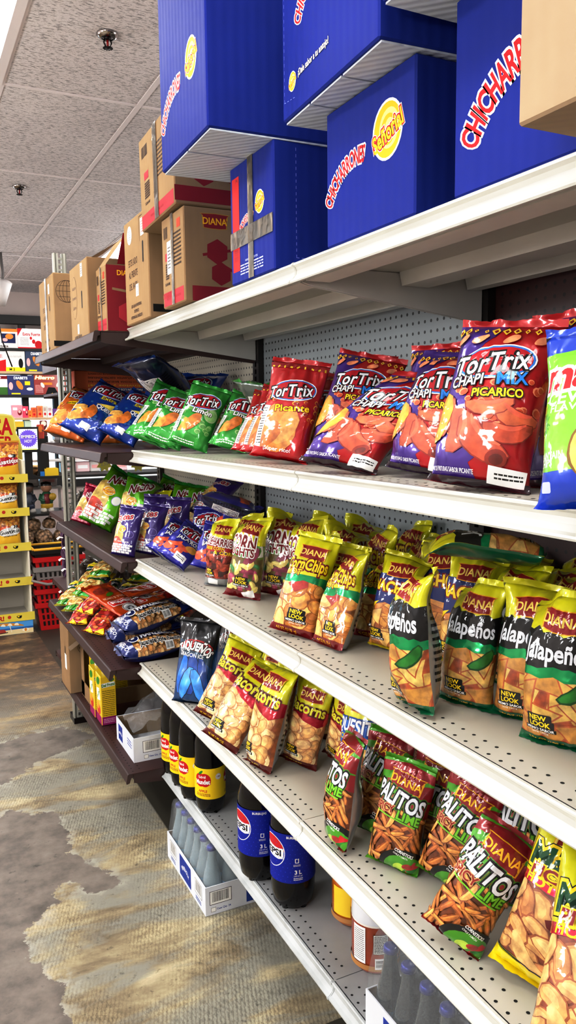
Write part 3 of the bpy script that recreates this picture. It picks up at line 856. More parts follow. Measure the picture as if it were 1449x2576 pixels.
m2 = MB(); m2.box((.002, -.0012, .002), (.338, -.0006, .213), ink('kraft_red', '#8a1f2c')); e = Art(); hexa(e, -.10, -.045, .035, ink('kraft_red2', '#b3323f')); hexa(e, -.02, -.02, .05, MATS['ink_kraft_red2']); e.line(-.15, .03, .0, .01, .008, KRAFT); e.line(0, .01, .05, -.05, .008, KRAFT); e.join(plaque(.8, GOLD, ink('kraft_red', '#8a1f2c')).shifted(-.10, .082))
m2.art(e, lambda p_, q_, o: (.17 + p_, -.0014 - o, .1075 + q_)); m2.obj('end_panel', rb)
m2 = MB(); m2.raw([(.04, .0, .217), (.33, 0, .217), (.33, -.01, .315), (.06, -.01, .315)], [(0, 1, 2, 3), (3, 2, 1, 0)], PRRED); e = Art().rect(.06, .0, .07, .05, WHITE).barcode(.06, 0, .05, .035, BLACK); e.line(-.1, -.02, -.03, .02, .012, KRAFT); m2.art(e, lambda p_, q_, o: (.17 + p_, -.006 - o - (q_ + .05) * .1, .266 + q_)); m2.obj('top_flap', rb)
m2 = MB(); m2.raw([(.003, .0, .215), (.003, .12, .215), (.06, .11, .30), (.07, .0, .31)], [(0, 1, 2, 3), (3, 2, 1, 0)], KRAFT); m2.obj('side_flap', rb)
# ================================================================== snack bags
def vnoise(x, y, seed):
    """smooth value noise in [-1, 1]"""
    def h(i, j):
        q = (i.astype(np.int64) * 374761393 + j.astype(np.int64) * 668265263 + seed * 982451653) & 0xFFFFFFFF
        q = ((q ^ (q >> 13)) * 1274126177) & 0xFFFFFFFF
        return ((q ^ (q >> 16)) & 0xFFFF) / 32767.5 - 1
    i, j = np.floor(x), np.floor(y); u, v = x - i, y - j
    u = u * u * (3 - 2 * u); v = v * v * (3 - 2 * v)
    return (h(i, j) * (1 - u) + h(i + 1, j) * u) * (1 - v) + (h(i, j + 1) * (1 - u) + h(i + 1, j + 1) * u) * v

def cut_art(art, xs, ys, diag=False):
    bm = bmesh.new()
    vs = [bm.verts.new(p) for p in art.V]
    mats = []
    for f, m in zip(art.F, art.Mt):
        if m not in mats: mats.append(m)
        try:
            fc = bm.faces.new([vs[i] for i in f]); fc.material_index = mats.index(m)
        except ValueError:
            pass
    for x in xs:
        bmesh.ops.bisect_plane(bm, geom=bm.verts[:] + bm.edges[:] + bm.faces[:], plane_co=(x, 0, 0), plane_no=(1, 0, 0), dist=1e-6)
    for y in ys:
        bmesh.ops.bisect_plane(bm, geom=bm.verts[:] + bm.edges[:] + bm.faces[:], plane_co=(0, y, 0), plane_no=(0, 1, 0), dist=1e-6)
    if diag:                                   # along the folds of the triangulated surface below
        dx, dy = xs[1] - xs[0], ys[1] - ys[0]; nx, ny = len(xs) - 1, len(ys) - 1
        for k in range(-ny + 1, nx):
            bmesh.ops.bisect_plane(bm, geom=bm.verts[:] + bm.edges[:] + bm.faces[:], plane_co=(xs[0] + k * dx, ys[0], 0), plane_no=(1 / dx, -1 / dy, 0), dist=1e-6)
    bm.verts.index_update()
    V = np.array([v.co[:] for v in bm.verts]).reshape(-1, 3)
    F = [[v.index for v in f.verts] for f in bm.faces]; K = [mats[f.material_index] for f in bm.faces]
    bm.free()
    return V, F, K

def glossed(m):
    """the same ink under the bag's glossy film"""
    if not m.name.startswith(('ink_', 'crisp_')): return m
    k = m.name + '_film'
    if k not in MATS:
        c = m.copy(); c.name = k; MATS[k] = c
        nt = c.node_tree; b = nt.nodes['Principled BSDF']; b.inputs['Coat Weight'].default_value = .9; b.inputs['Coat Roughness'].default_value = .06
        tc = nt.nodes.new('ShaderNodeTexCoord'); n = nt.nodes.new('ShaderNodeTexNoise'); n.inputs['Scale'].default_value = 13; n.inputs['Detail'].default_value = 3
        nt.links.new(tc.outputs['Object'], n.inputs['Vector']); bp = nt.nodes.new('ShaderNodeBump'); bp.inputs['Strength'].default_value = .5; bp.inputs['Distance'].default_value = .01
        nt.links.new(n.outputs['Fac'], bp.inputs['Height']); nt.links.new(bp.outputs['Normal'], b.inputs['Coat Normal'])
    return MATS[k]
class Proto: pass
def bag(name, W, H, T, seed, art, main, back=None, seal=None, bseal=None, crump=1., flop=0., twist=0., art_back=None, ns=24, nv=36, step=.00002, pin=0., sh=.011, bsh=.011, fat=.5, side=0.):
    s = np.linspace(-1, 1, ns + 1)[None, :]; v = np.linspace(0, 1, nv + 1)[:, None]
    back = back or main; seal = seal or main; bseal = bseal or seal
    F = np.clip(v, 0, 1) ** fat * np.clip(1 - v, 0, 1) ** .8
    F = F / F.max()
    hw = W / 2 * (1 - .13 * F - pin * np.exp(-((v - .80) / .12) ** 2))
    x = hw * ((1 - F) * s + F * np.sin(PI / 2 * s))
    t = T * F * np.clip(np.cos(PI / 2 * s), 0, 1) ** .8
    env = (1 - s ** 6) * np.clip(F * 3, 0, 1)
    def wr(sd):
        top = (1 - np.abs(vnoise(s * 4.3 + 9 + 2 * v * s, v * 2.2 + 3, sd))) ** 3 * np.exp(-(1 - v) / .22)
        bot = (1 - np.abs(vnoise(s * 4.0 + 3 - 2 * v * s, v * 2.0 + 8, sd + 5))) ** 3 * np.exp(-v / .18)
        mid = vnoise(s * 1.6 + 4, v * 2.6 + 1, sd + 9) * .0045 + vnoise(s * 4.2 + 1, v * 6.5, sd + 11) * .0018
        edge = (1 - np.abs(vnoise(v * 7 + s, s * 1.3, sd + 17))) ** 4 * np.abs(s) ** 3 * .004
        return crump * (.0075 * top + .006 * bot + mid + edge) * env
    yf = -(t + wr(seed)); yb = t * .85 + wr(seed + 40)
    x = x + crump * vnoise(s * 2 + 7, v * 4 + 2, seed + 3) * .0025 * F
    # centre line: bends near the top
    ang = flop * np.clip((v - .66) / .22, 0, 1) ** 1.4 * (1 + twist * (.75 * s * (1 if seed % 4 < 2 else -1) + .5 * vnoise(s * 1.4 + 2, v * 0 + 1, seed + 21))) + .05 * np.sin(v * 5 + seed)
    dv = H / nv
    cz = np.concatenate([np.zeros((1, ns + 1)), np.cumsum(np.cos(ang)[1:] * dv * np.ones_like(s), 0)], 0)
    cy = np.concatenate([np.zeros((1, ns + 1)), np.cumsum(np.sin(ang)[1:] * dv * np.ones_like(s), 0)], 0)
    x = x + side * H * v ** 1.35
    cz = cz * (1 - .35 * abs(side))
    ca, sa = np.cos(ang) * np.ones_like(s), np.sin(ang) * np.ones_like(s)
    Pf = np.stack([x, cy + yf * ca, cz - yf * sa], -1); Pb = np.stack([x, cy + yb * ca, cz - yb * sa], -1)
    Pb[:, 0] = Pf[:, 0]; Pb[:, -1] = Pf[:, -1]; Pb[0] = Pf[0]; Pb[-1] = Pf[-1]
    def normals(Pg, sg):
        du = np.gradient(Pg, axis=1); dw = np.gradient(Pg, axis=0)
        n = np.cross(du, dw) * sg
        return n / (np.linalg.norm(n, axis=2, keepdims=True) + 1e-12)
    mb = MB(); n1 = ns + 1
    idx = lambda j, i: j * n1 + i
    nV = n1 * (nv + 1)
    def bi(j, i): return idx(j, i) if i in (0, ns) or j in (0, nv) else nV + (j - 1) * (ns - 1) + (i - 1)
    verts = Pf.reshape(-1, 3).tolist() + Pb[1:-1, 1:-1].reshape(-1, 3).tolist()
    ff = [t for j in range(nv) for i in range(ns) for t in ((idx(j, i), idx(j, i + 1), idx(j + 1, i + 1)), (idx(j, i), idx(j + 1, i + 1), idx(j + 1, i)))]
    bf = [t for j in range(nv) for i in range(ns) for t in ((bi(j, i + 1), bi(j, i), bi(j + 1, i + 1)), (bi(j, i), bi(j + 1, i), bi(j + 1, i + 1)))]
    mb.raw(verts, ff + bf, main, True)
    kb = mb.mi(back)
    for q in range(len(ff), len(mb.f)): mb.m[q] = kb
    for a, Pg, sg, mir in ((art, Pf, 1, 1), (art_back, Pb, -1, -1)):
        if a is None: continue
        N = normals(Pg, sg)
        V, Fc, K = cut_art(a, (np.linspace(-1, 1, ns + 1) * W / 2).tolist(), (np.linspace(0, 1, nv + 1) * H).tolist(), True)
        u = np.clip((V[:, 0] * mir * 2 / W + 1) / 2 * ns, 0, ns - 1e-6); w_ = np.clip(V[:, 1] / H * nv, 0, nv - 1e-6)
        i, j = u.astype(int), w_.astype(int); fu, fw = (u - i)[:, None], (w_ - j)[:, None]
        low = fu >= fw
        lerp = lambda G: np.where(low, G[j, i] + fu * (G[j, i + 1] - G[j, i]) + fw * (G[j + 1, i + 1] - G[j, i + 1]), G[j, i] + fw * (G[j + 1, i] - G[j, i]) + fu * (G[j + 1, i + 1] - G[j + 1, i]))
        Q = lerp(Pg) + lerp(N) * (.0005 + V[:, 2:3] * step)
        inside = (np.abs(V[:, 0]) <= W / 2 + 1e-5) & (V[:, 1] >= -1e-5) & (V[:, 1] <= H + 1e-5)
        b = len(mb.v); mb.v += Q.tolist()
        for f, m in zip(Fc, K):
            if all(inside[k] for k in f):
                mb.f.append([b + k for k in (f if mir > 0 else f[::-1])]); mb.m.append(mb.mi(glossed(m))); mb.sm.append(True)
    root = mb.obj(name)
    # crimped seals
    def strip(base, d, L, mat, nm):
        m2 = MB(); rows = 4; vs = []
        for r in range(rows):
            f_ = r / (rows - 1)
            for i in range(n1):
                p = base[i] + d[i] * L * f_
                p = p + np.array([0, .0016 * math.sin(i * 2.9 + r) * f_ + .007 * float(vnoise(np.array(i * .35), np.array(r * .4), seed + 77)) * f_, 0])
                vs.append(p)
        m2.raw(vs, [(r * n1 + i, r * n1 + i + 1, (r + 1) * n1 + i + 1, (r + 1) * n1 + i) for r in range(rows - 1) for i in range(ns)], mat, True)
        return m2.obj(nm, root)
    dt = np.stack([np.zeros(n1), sa[-1], ca[-1]], -1)
    strip(Pf[-1], dt, sh, seal, 'top_seal')
    db = np.tile(np.array([0, -.93, -.25]), (n1, 1))
    strip(Pf[0], db, bsh, bseal, 'bottom_seal')
    p = Proto(); p.root = root; p.H = float(np.linalg.norm(np.array([0, cy[-1].mean(), cz[-1].mean()]))) + sh * .7; p.used = False
    pts = [np.array([q.co[:] for q in root.data.vertices])] + [np.array([q.co[:] for q in c.data.vertices]) for c in root.children]
    p.pts = np.concatenate(pts); p.tilt = math.atan2(cy[-1].mean(), cz[-1].mean())
    p.W = W
    return p

def instance(p, label, cat='bag of snacks', group=None):
    if not p.used:
        p.used = True; o = p.root; tag(o, label, cat, group)
    else:
        o = copy_tree(p.root); o['label'] = label; o['category'] = cat
        if 'group' in o: del o['group']
        if group: o['group'] = group
    return o

def pose(o, P, up, n, sc, zrest=None, pts=None):
    up = Vector(up).normalized(); n = Vector(n); n = (n - up * n.dot(up)).normalized()
    y = -n; x = y.cross(up)
    R = Matrix((x, y, up)).transposed()
    P = Vector(P)
    if zrest is not None:
        q = (pts * sc) @ np.array(R).T
        P.z = zrest + .0006 - float(q[:, 2].min())
    o.matrix_world = Matrix.Translation(P) @ R.to_4x4() @ Matrix.Diagonal((sc, sc, sc, 1))

def put(p, ub, vb, ut, vt, z, label, yaw=None, lean=9., group=None, cat='bag of snacks', lim=(.86, 1.16), rest=True, x=None):
    """stand a bag where the photograph shows its foot and its top: the foot on the shelf, the top leaning back by `lean` degrees"""
    P = at(ub, vb, z=z)
    d = ray(ut, vt); d = d / np.linalg.norm(d)
    q = CAM_P + d * np.dot(P - CAM_P, d)
    dh = d * np.array([1, 1, 0]); dh /= np.linalg.norm(dh)
    best = None
    for k in range(-150, 151):
        u_ = q + d * (k * .002) - P; L = np.linalg.norm(u_)
        e = abs(math.degrees(math.asin(max(-1, min(1, np.dot(u_, dh) / L)))) - lean)
        sc = L / p.H
        e += max(0, sc - lim[1]) * 400 + max(0, lim[0] - sc) * 400
        if best is None or e < best[0]: best = (e, u_, sc)
    _, u_, sc = best
    sc = min(max(sc, lim[0] - .05), lim[1] + .05)
    th = math.degrees(math.atan2(P[0], P[1]))
    a = math.radians(58 - th if yaw is None else yaw)
    o = instance(p, label, cat, group)
    n = np.array([-math.cos(a), -math.sin(a), 0.])
    # the top of a bag with a bent neck lies behind its foot: turn the frame back by as much
    if abs(p.tilt) > .02:
        up = Vector(u_); nn = Vector(n); nn = (nn - up.normalized() * nn.dot(up.normalized())).normalized()
        ax = nn.cross(up.normalized()).normalized()
        u_ = np.array((Matrix.Rotation(-p.tilt, 3, ax) @ up)[:]) if (Matrix.Rotation(-p.tilt, 3, ax) @ up).dot(nn) > up.dot(nn) else np.array((Matrix.Rotation(p.tilt, 3, ax) @ up)[:])
    pose(o, P, u_, n, sc, z if rest else None, p.pts)
    return o

def put_w(p, x, y, z, label, yaw=20., lean=8., roll=0., sc=1., group=None, cat='bag of snacks', rest=True):
    a = math.radians(yaw); n = np.array([-math.cos(a), -math.sin(a), 0.]); l_ = math.radians(lean); r_ = math.radians(roll)
    side = np.array([math.sin(a) * -1, math.cos(a), 0.])
    up = (np.array([0, 0, 1.]) * math.cos(l_) - n * math.sin(l_)); up = up * math.cos(r_) - side * math.sin(r_)
    o = instance(p, label, cat, group)
    nn = n * math.cos(l_) + np.array([0, 0, 1.]) * math.sin(l_)
    pose(o, (x, y, z), up, nn, sc, z if rest else None, p.pts)
    return o

# ---- printed pictures of the food
def crisp(name, col, amt=.28, sc=55):
    return M('crisp_' + name, col, .45, vary=(sc, amt * 1.25), coat=.35)
def heap(a, x0, x1, y0, y1, kind, mats, size, seed, under, edge=None, dens=1.):
    rnd = random.Random(seed)
    st = random.getstate(); random.seed(seed)
    a.rect((x0 + x1) / 2, (y0 + y1) / 2, x1 - x0, y1 - y0, under)
    stp = size * .62 / dens
    cells = [(x0 + (i + .5) * stp, y0 + (j + .5) * stp) for i in range(max(1, int((x1 - x0) / stp))) for j in range(max(1, int((y1 - y0) / stp)))]
    rnd.shuffle(cells)
    for cx, cy in cells:
        x, y = cx + rnd.uniform(-.4, .4) * stp, cy + rnd.uniform(-.4, .4) * stp
        x = min(max(x, x0 + size * .3), x1 - size * .3); y = min(max(y, y0 + size * .3), y1 - size * .3)
        m = rnd.choice(mats); r = rnd.uniform(0, PI); k = size * rnd.uniform(.8, 1.15)
        for mm, g in (((edge, 1.14), (m, 1.)) if edge else ((m, 1.),)):
            if mm is m and kind in ('oval', 'bean', 'nut', 'stick'): lit = lighter(m)
            if kind == 'stick': a.stick(x, y, k * 1.5 * (1 + (g - 1) * .4), k * .26 * (1 + (g - 1) * 2), mm, r, rnd.uniform(-.12, .12) if mm is m else 0)
            elif kind == 'oval': a.ell(x, y, k * .56 * g, k * .40 * g, mm, r, 12, .06)
            elif kind == 'tri':
                q = [(x + k * .72 * g * math.cos(r + t), y + k * .72 * g * math.sin(r + t)) for t in (0, 2.0, 4.2)]
                a.poly(q, mm)
            elif kind == 'bean': a.stick(x, y, k * 1.0 * g, k * .48 * g, mm, r, .12)
            elif kind == 'nut': a.ell(x, y, k * .5 * g, k * .46 * g, mm, r, 10)
        ox, oy = -.06 * k, .08 * k
        if kind == 'oval': a.ell(x + ox, y + oy, k * .34, k * .22, lit, r, 9, .1)
        elif kind == 'bean': a.stick(x + ox, y + oy, k * .66, k * .22, lit, r, .12)
        elif kind == 'nut': a.ell(x + ox, y + oy, k * .26, k * .22, lit, r, 8)
        elif kind == 'stick': a.stick(x + ox * .4, y + oy * .4, k * 1.2, k * .09, lit, r, .0)
    random.setstate(st)
    return a
def lighter(m):
    k = m.name + '_lit'
    if k not in MATS:
        c = m.copy(); c.name = k; MATS[k] = c
        for n in c.node_tree.nodes:
            if n.type == 'VALTORGB':
                for e in n.color_ramp.elements: e.color = tuple(min(1, q * 1.35 + .02) for q in e.color[:3]) + (1,)
    return MATS[k]
def zig(a, W, y0, y1, n, amp, mat, seed=1, flat_top=False):
    """a printed band with ragged edges"""
    rnd = random.Random(seed); x = [-W / 2 + W * i / n for i in range(n + 1)]
    up = [(q, y1 + (0 if flat_top else rnd.uniform(-amp, amp))) for q in x]; lo = [(q, y0 + rnd.uniform(-amp, amp)) for q in x]
    return a.poly(lo + up[::-1], mat)
def new_look(a, x, y, k=1.):
    a.rect(x, y + .009 * k, .030 * k, .011 * k, BLACK, r=.002 * k).rect(x + .001, y - .001, .034 * k, .012 * k, BLACK, r=.002 * k)
    a.text('NEW', x - .001, y + .0085 * k, .0075 * k, YEL, .03, fit=.021 * k).text('LOOK', x + .001, y - .001 * k, .0078 * k, YEL, .03, fit=.026 * k)
    a.rect(x, y - .0095 * k, .040 * k, .006 * k, BLACK).text('MISMO SABOR', x, y - .0095 * k, .0042 * k, WHITE, .02, fit=.036 * k)
    a.text('SAME TASTE', x, y - .015 * k, .0028 * k, WHITE, 0, fit=.022 * k)
    return a
DY = foil('diana_yellow', '#d3d11a', .1); SILVER = foil('silver', '#a9abac', .7, .3); DRED = foil('deep_red', '#7d1319', .2)
def diana(W, H, seed):
    a = Art(); a.join(plaque(W / .165, ink('plaque_yellow', '#e8cf6a'), ink('plaque_red', '#8c1518'), ink('plaque_edge', '#e0a81e')).shifted(.004, H * .835))
    return a
def back_art(W, H):
    a = Art(); a.rect(0, H * .52, W * .5, H * .5, WHITE).lines(0, H * .52, W * .44, H * .46, 18, BLACK, 3); a.lines(W * .36, H * .5, W * .16, H * .6, 12, BLACK, 5); a.lines(-W * .36, H * .5, W * .16, H * .6, 12, BLACK, 6); return a
TAN = [crisp('tan', '#d79a4d'), crisp('tan2', '#c47f36'), crisp('tan3', '#e2b46b')]; TANU = crisp('tan_under', '#8a4f24')
GOLDC = [crisp('gold', '#d8a24f'), crisp('gold2', '#e6bd74'), crisp('gold3', '#cd8f43')]
def cornchips():
    W, H = .112, .215; a = Art()
    heap(a, -W / 2, W / 2, .012, H * .55, 'oval', TAN, .036, 3, TANU, crisp('tan_edge', '#a3622a'))
    a.poly([(-.02, .10), (.012, .125), (.02, .10), (.0, .083)], crisp('chile_red', '#a8281f'))
    zig(a, W, H * .50, H * .60, 9, .005, foil('emerald', '#0f9a62', .5, .22), 4); a.poly([(-W / 2, H * .56), (W / 2, H * .60), (W / 2, H * .66), (-W / 2, H * .66)], DY)
    a.join(diana(W, H, 1)); a.text('CornChips', 0, H * .70, .026, YEL, .03, [(MAROON, .10)], rot=.05, fit=W * .78); a.text('HOT', -.018, H * .60, .013, YEL, .03, [(MAROON, .09)], sx=.8)
    a.rect(0, .006, W, .014, DRED); new_look(a, .012, .036); a.text('4.0 OZ (113 g)', -.01, .006, .0055, GOLD, fit=.05)
    return W, H, a
def nachos():
    W, H = .112, .215; a = Art(); NB = ink('nacho_blue', '#1d2f73')
    heap(a, -W / 2, W / 2, .0, H * .56, 'tri', TAN, .034, 5, TANU, crisp('tan_edge', '#a3622a'))
    a.poly([(-W / 2, H * .60), (-W / 2, H * .40), (-W * .1, H * .50), (W * .2, H * .46), (W / 2, H * .56), (W / 2, H * .78), (-W / 2, H * .78)], NB); a.poly([(-W / 2, H * .32), (-W / 2, H * .44), (-W * .2, H * .50)], YEL)
    a.join(diana(W, H, 1)); a.text('NACHOS', 0, H * .665, .021, YEL, .04, [(MAROON, .09)], fit=W * .9); new_look(a, -.025, .03)
    return W, H, a
def jalapenos():
    W, H = .112, .222; a = Art(); GM = foil('jade', '#0aa060', .55, .2)
    heap(a, -W / 2, W / 2, .010, H * .56, 'tri', [crisp('tort', '#c9a457'), crisp('tort2', '#b9883f'), crisp('tort3', '#d8b76c')], .040, 6, crisp('tort_under', '#9c4a22'), crisp('tort_edge', '#a5582a'))
    zig(a, W, H * .47, H * .60, 8, .004, GM, 8); zig(a, W, H * .535, H * .76, 12, .004, BLACK, 9)
    a.join(diana(W, H, 1)); a.text('Jalapeños', 0, H * .645, .027, ink('silver_white', '#dfe3ea'), .025, [(BLACK, .07)], fit=W * .76)
    a.stick(.028, H * .40, .052, .019, M('pepper_dark', '#1c4d22', .3), .75, .10); a.stick(.028, H * .402, .047, .014, M('pepper_green', '#2f7a31', .25, vary=(40, .3)), .75, .10)
    a.rect(0, .004, W, .016, foil('dark_green', '#0b6a41', .3)); new_look(a, -.014, .035); a.text('3.84 OZ (109 g)', -.01, .006, .005, GOLD, fit=.05)
    return W, H, a
def bacorns():
    W, H = .122, .24; a = Art()
    heap(a, -W / 2, W / 2, .012, H * .60, 'oval', [crisp('puff', '#dcb27c'), crisp('puff2', '#e9c996'), crisp('puff3', '#cf9d62')], .034, 7, crisp('puff_under', '#94542e'), crisp('puff_edge', '#b07a48'))
    a.poly([(-W / 2, H * .56), (-W * .2, H * .60), (0, H * .53), (W * .28, H * .49), (W / 2, H * .55), (W / 2, H * .68), (-W / 2, H * .68)], foil('crimson', '#b0122c', .45, .22))
    a.join(diana(W, H, 1)); a.text('Bacorns', 0, H * .685, .028, ink('bac_yellow', '#d9d43a'), .03, [(ink('bac_brown', '#5d1410'), .11)], rot=-.06, fit=W * .78)
    a.rect(0, .006, W, .016, ink('bac_brown', '#5d1410')); new_look(a, -.016, .036); a.text('NT. WT. 3.40 OZ', -.01, .006, .005, YEL, fit=.05)
    return W, H, a
def quesitos():
    W, H = .112, .225; a = Art(); heap(a, -W / 2, W / 2, 0, H * .5, 'stick', TAN, .03, 3, TANU)
    zig(a, W, H * .46, H * .68, 6, .004, ink('sky_blue', '#2f78c8'), 2); a.join(diana(W, H, 1)); a.text('QUESITOS', 0, H * .64, .026, WHITE, .03, [(ink('blue_edge', '#1d4fa0'), .10)], fit=W * .95); a.text('CORN CURLS', .0, H * .53, .011, YEL, .02, [(ink('blue_edge', '#1d4fa0'), .06)], fit=W * .7)
    return W, H, a
def nuggets():
    W, H = .108, .215; a = Art()
    a.rect(0, H * .62, W, H * .30, foil('leaf_silver', '#8fae5a', .5, .2)); a.rect(0, H * .57, W * .9, .03, WHITE, .15)
    a.ell(-.03, H * .47, .03, .045, crisp('husk', '#5d9a3a', .2), -.5, 14); a.ell(.012, H * .56, .034, .020, crisp('husk', '#5d9a3a', .2), .6, 14)
    heap(a, -W / 2, W / 2, .012, H * .50, 'bean', [crisp('plum', '#8c2f4c', .15), crisp('corn', '#dfc878', .15), crisp('corn', '#dfc878', .15), crisp('fern', '#3c7c40', .15), crisp('rasp', '#a8405e', .15)], .026, 12, crisp('olive_under', '#6d5a2c'))
    a.stick(.02, H * .53, .055, .018, crisp('plum', '#8c2f4c', .15), 1.0, .06)
    a.rect(0, H * .84, W, H * .34, DY); a.join(diana(W, H, 1)); a.text('CORN', -.012, H * .68, .030, MAROON, .03, [(WHITE, .09)], shear=.12, fit=W * .72); a.text('NUGHTS', -.014, H * .57, .022, MAROON, .03, [(WHITE, .09)], fit=W * .68)
    a.rect(0, .007, W, .018, foil('deep_red', '#7d1319', .2)); new_look(a, .0, .04); a.rect(.02, .008, .032, .02, WHITE, .4)
    return W, H, a
def churritos():
    W, H = .105, .20; a = Art(); a.rect(0, H * .55, W, H * .34, ink('ch_red', '#a31420'))
    heap(a, -W / 2, W / 2, .012, H * .52, 'bean', [crisp('brick', '#8f2f1d'), crisp('brick2', '#74220f'), crisp('brick3', '#a94a2c')], .024, 12, crisp('brick_under', '#4a150c'))
    a.rect(0, H * .86, W, H * .28, DY); a.join(diana(W, H, 1)); a.text('CHICHARRICO', 0, H * .665, .020, MAROON, .03, [(WHITE, .09)], rot=-.14, fit=W * .98); a.text('CHEESE CORN', -.012, H * .57, .009, YEL, .02, rot=-.05, fit=W * .55); a.text('& CORN', .02, H * .50, .010, YEL, .02, rot=-.12)
    a.rect(0, .012, W, .024, SILVER); new_look(a, -.022, .04, .85); a.rect(-.012, .012, .026, .02, WHITE, -.2)
    return W, H, a
PGREEN = foil('lime', '#4d9a1e', .15); PRED = foil('palito_red', '#8f1620', .2)
def palitos():
    W, H = .122, .225; a = Art()
    heap(a, -W / 2, W / 2, .0, H * .70, 'stick', [crisp('stickA', '#c98a43'), crisp('stickB', '#b8722f'), crisp('stickC', '#d9a055'), crisp('stickD', '#a86128')], .028, 15, crisp('stick_under', '#6a3313'), crisp('stick_edge', '#8a4c1e'), 1.05)
    a.poly([(-W / 2, H * .73), (W * .1, H * .70), (W / 2, H * .55), (W / 2, H), (-W / 2, H)], PGREEN)
    for y0, y1, y2, y3 in ((.97, .90, .97, 1.02), (.80, .73, .86, .93), (.66, .56, .70, .77)):
        a.poly([(-W / 2, H * (y0 - .10)), (0, H * (y0 - .04)), (W / 2, H * (y1 - .02)), (W / 2, H * min(1, y2)), (0, H * min(1, y0 + .04)), (-W / 2, H * min(1, y0))], PRED)
    a.join(plaque(W / .155, GOLD, ink('plaque_red', '#8c1518'), ink('plaque_edge', '#e0a81e')).shifted(.004, H * .84, 1, -.10))
    a.text('PALITOS', -.004, H * .675, .034, ink('silver_white', '#dfe3ea'), .035, [(PGREEN, .115), (BLACK, .085)], rot=-.20, fit=W * .84)
    a.text('SPICY', -.026, H * .56, .016, ink('spicy', '#8e2a1c'), .03, [(ink('pale_peach', '#e0b080'), .05)], rot=.04, sx=.7); a.text('LIME', .020, H * .525, .018, ink('limey', '#7bbf2e'), .03, [(ink('lime_dark', '#2c5d14'), .06)], rot=-.10, sx=.8); a.line(-.04, H * .505, .034, H * .455, .003, ink('limey', '#7bbf2e'))
    cx, cy = .030, .0
    a.ell(cx, cy, .052, .052, BLACK, n=26); a.ell(cx, cy, .043, .040, PGREEN, n=24); a.poly([(cx - .002, 0), (cx + .043, 0), (cx + .036, .022), (cx + .016, .03)], foil('chili', '#c3161f', .1)); a.stick(cx + .02, .012, .03, .008, M('pepper_green', '#2f7a31', .25), .3, .1); a.ell(cx - .012, .012, .012, .009, crisp('limeslice', '#b7d44a', .15), .4); a.ell(cx + .004, .018, .010, .006, crisp('chile_red', '#a8281f'), .2)
    a.text('CORNSTICKS', cx - .004, .0445, .0065, WHITE, .03, rot=-.28, fit=.036); a.text('CHILE Y LIMÓN', cx - .010, .0375, .0038, WHITE, .01, rot=-.28, fit=.028)
    a.poly([(W / 2 - .02, 0), (W / 2, 0), (W / 2, .02)], PGREEN)
    return W, H, a
def maizo():
    W, H = .16, .275; a = Art()
    heap(a, -W / 2, W / 2, .026, H * .58, 'bean', [crisp('curlA', '#cf9a60'), crisp('curlB', '#dcae74'), crisp('curlC', '#b97c48')], .044, 21, crisp('curl_under', '#7a3a20'), crisp('curl_edge', '#96562e'))
    a.stick(.03, H * .44, .075, .026, M('dried_chile', '#6a1f1c', .2), .5, .12); a.stick(-.01, H * .13, .09, .026, crisp('curlB', '#dcae74'), -.7, .1)
    zig(a, W, H * .53, H * .66, 10, .006, foil('hotpink', '#d21f48', .5, .2), 5, True); a.rect(0, H * .82, W, H * .36, DY); zig(a, W, H * .60, H * .68, 7, .003, DY, 3)
    a.join(diana(W, H, 1)); a.text('Maízo', 0, H * .715, .038, ink('maiz_green', '#12532f'), .03, [(BLACK, .12), (YEL, .09)], fit=W * .80); a.text('PICANTE', .006, H * .632, .019, ink('pic_red', '#8f1b22'), .035, [(BLACK, .11), (YEL, .09)], fit=W * .72); a.text('HOT CURLS', .004, H * .575, .014, YEL, .03, fit=W * .74)
    a.line(-W / 2, .026, W / 2, .022, .0025, BLACK); a.rect(0, .011, W, .022, foil('sun', '#ecd616', .1))
    return W, H, a
# ---- corn roll bags with the red oval
def oval_logo(a, W, H, y, k=1., sub=None):
    RO = ink('oval_red', '#b01424')
    a.ell(.006 * k, y, .060 * k, .034 * k, WHITE, .16, 26).ell(.006 * k, y, .0575 * k, .0315 * k, ink('oval_blue', '#2d7fd0'), .16, 26).ell(.006 * k, y, .054 * k, .0285 * k, RO, .16, 26)
    a.text('TorTrix', 0, y - .001 * k, .036 * k, ink('logo_white', '#eef2f8'), .02, [(BLACK, .075)], rot=.20, shear=.22, fit=.110 * k, space=1.06)
    return a
RED_ROLL = [crisp('rollA', '#c4573a', .2), crisp('rollB', '#d06e46', .2), crisp('rollC', '#b44a30', .2)]
def rolls(a, W, H, mats, edge):
    for x, y, l, w_, r in ((-.045, .085, .06, .028, 1.1), (.045, .095, .06, .022, -.25), (.04, .075, .06, .022, .1), (.012, .105, .05, .018, .2), (-.02, .07, .06, .026, 1.5), (.01, .06, .075, .030, -.75)):
        a.stick(x * W / .16, y * H / .235, l * 1.05, w_ * 1.12, edge, r, .16); a.stick(x * W / .16, y * H / .235, l, w_, mats[int(abs(x) * 900) % len(mats)], r, .16)
    for x, y, l, r in ((-.045, .092, .04, 1.1), (.045, .101, .04, -.25), (.04, .081, .04, .1), (.012, .11, .034, .2), (-.012, .074, .04, 1.5), (.012, .07, .052, -.75)):
        a.stick(x * W / .16, y * H / .235, l, .006, lighter(mats[0]), r, .16)
    a.ell(.030 * W / .16, .038 * H / .235, .014, .012, edge, .3).ell(.030 * W / .16, .037 * H / .235, .009, .007, crisp('roll_in', '#6e2014', .2), .3)
    return a
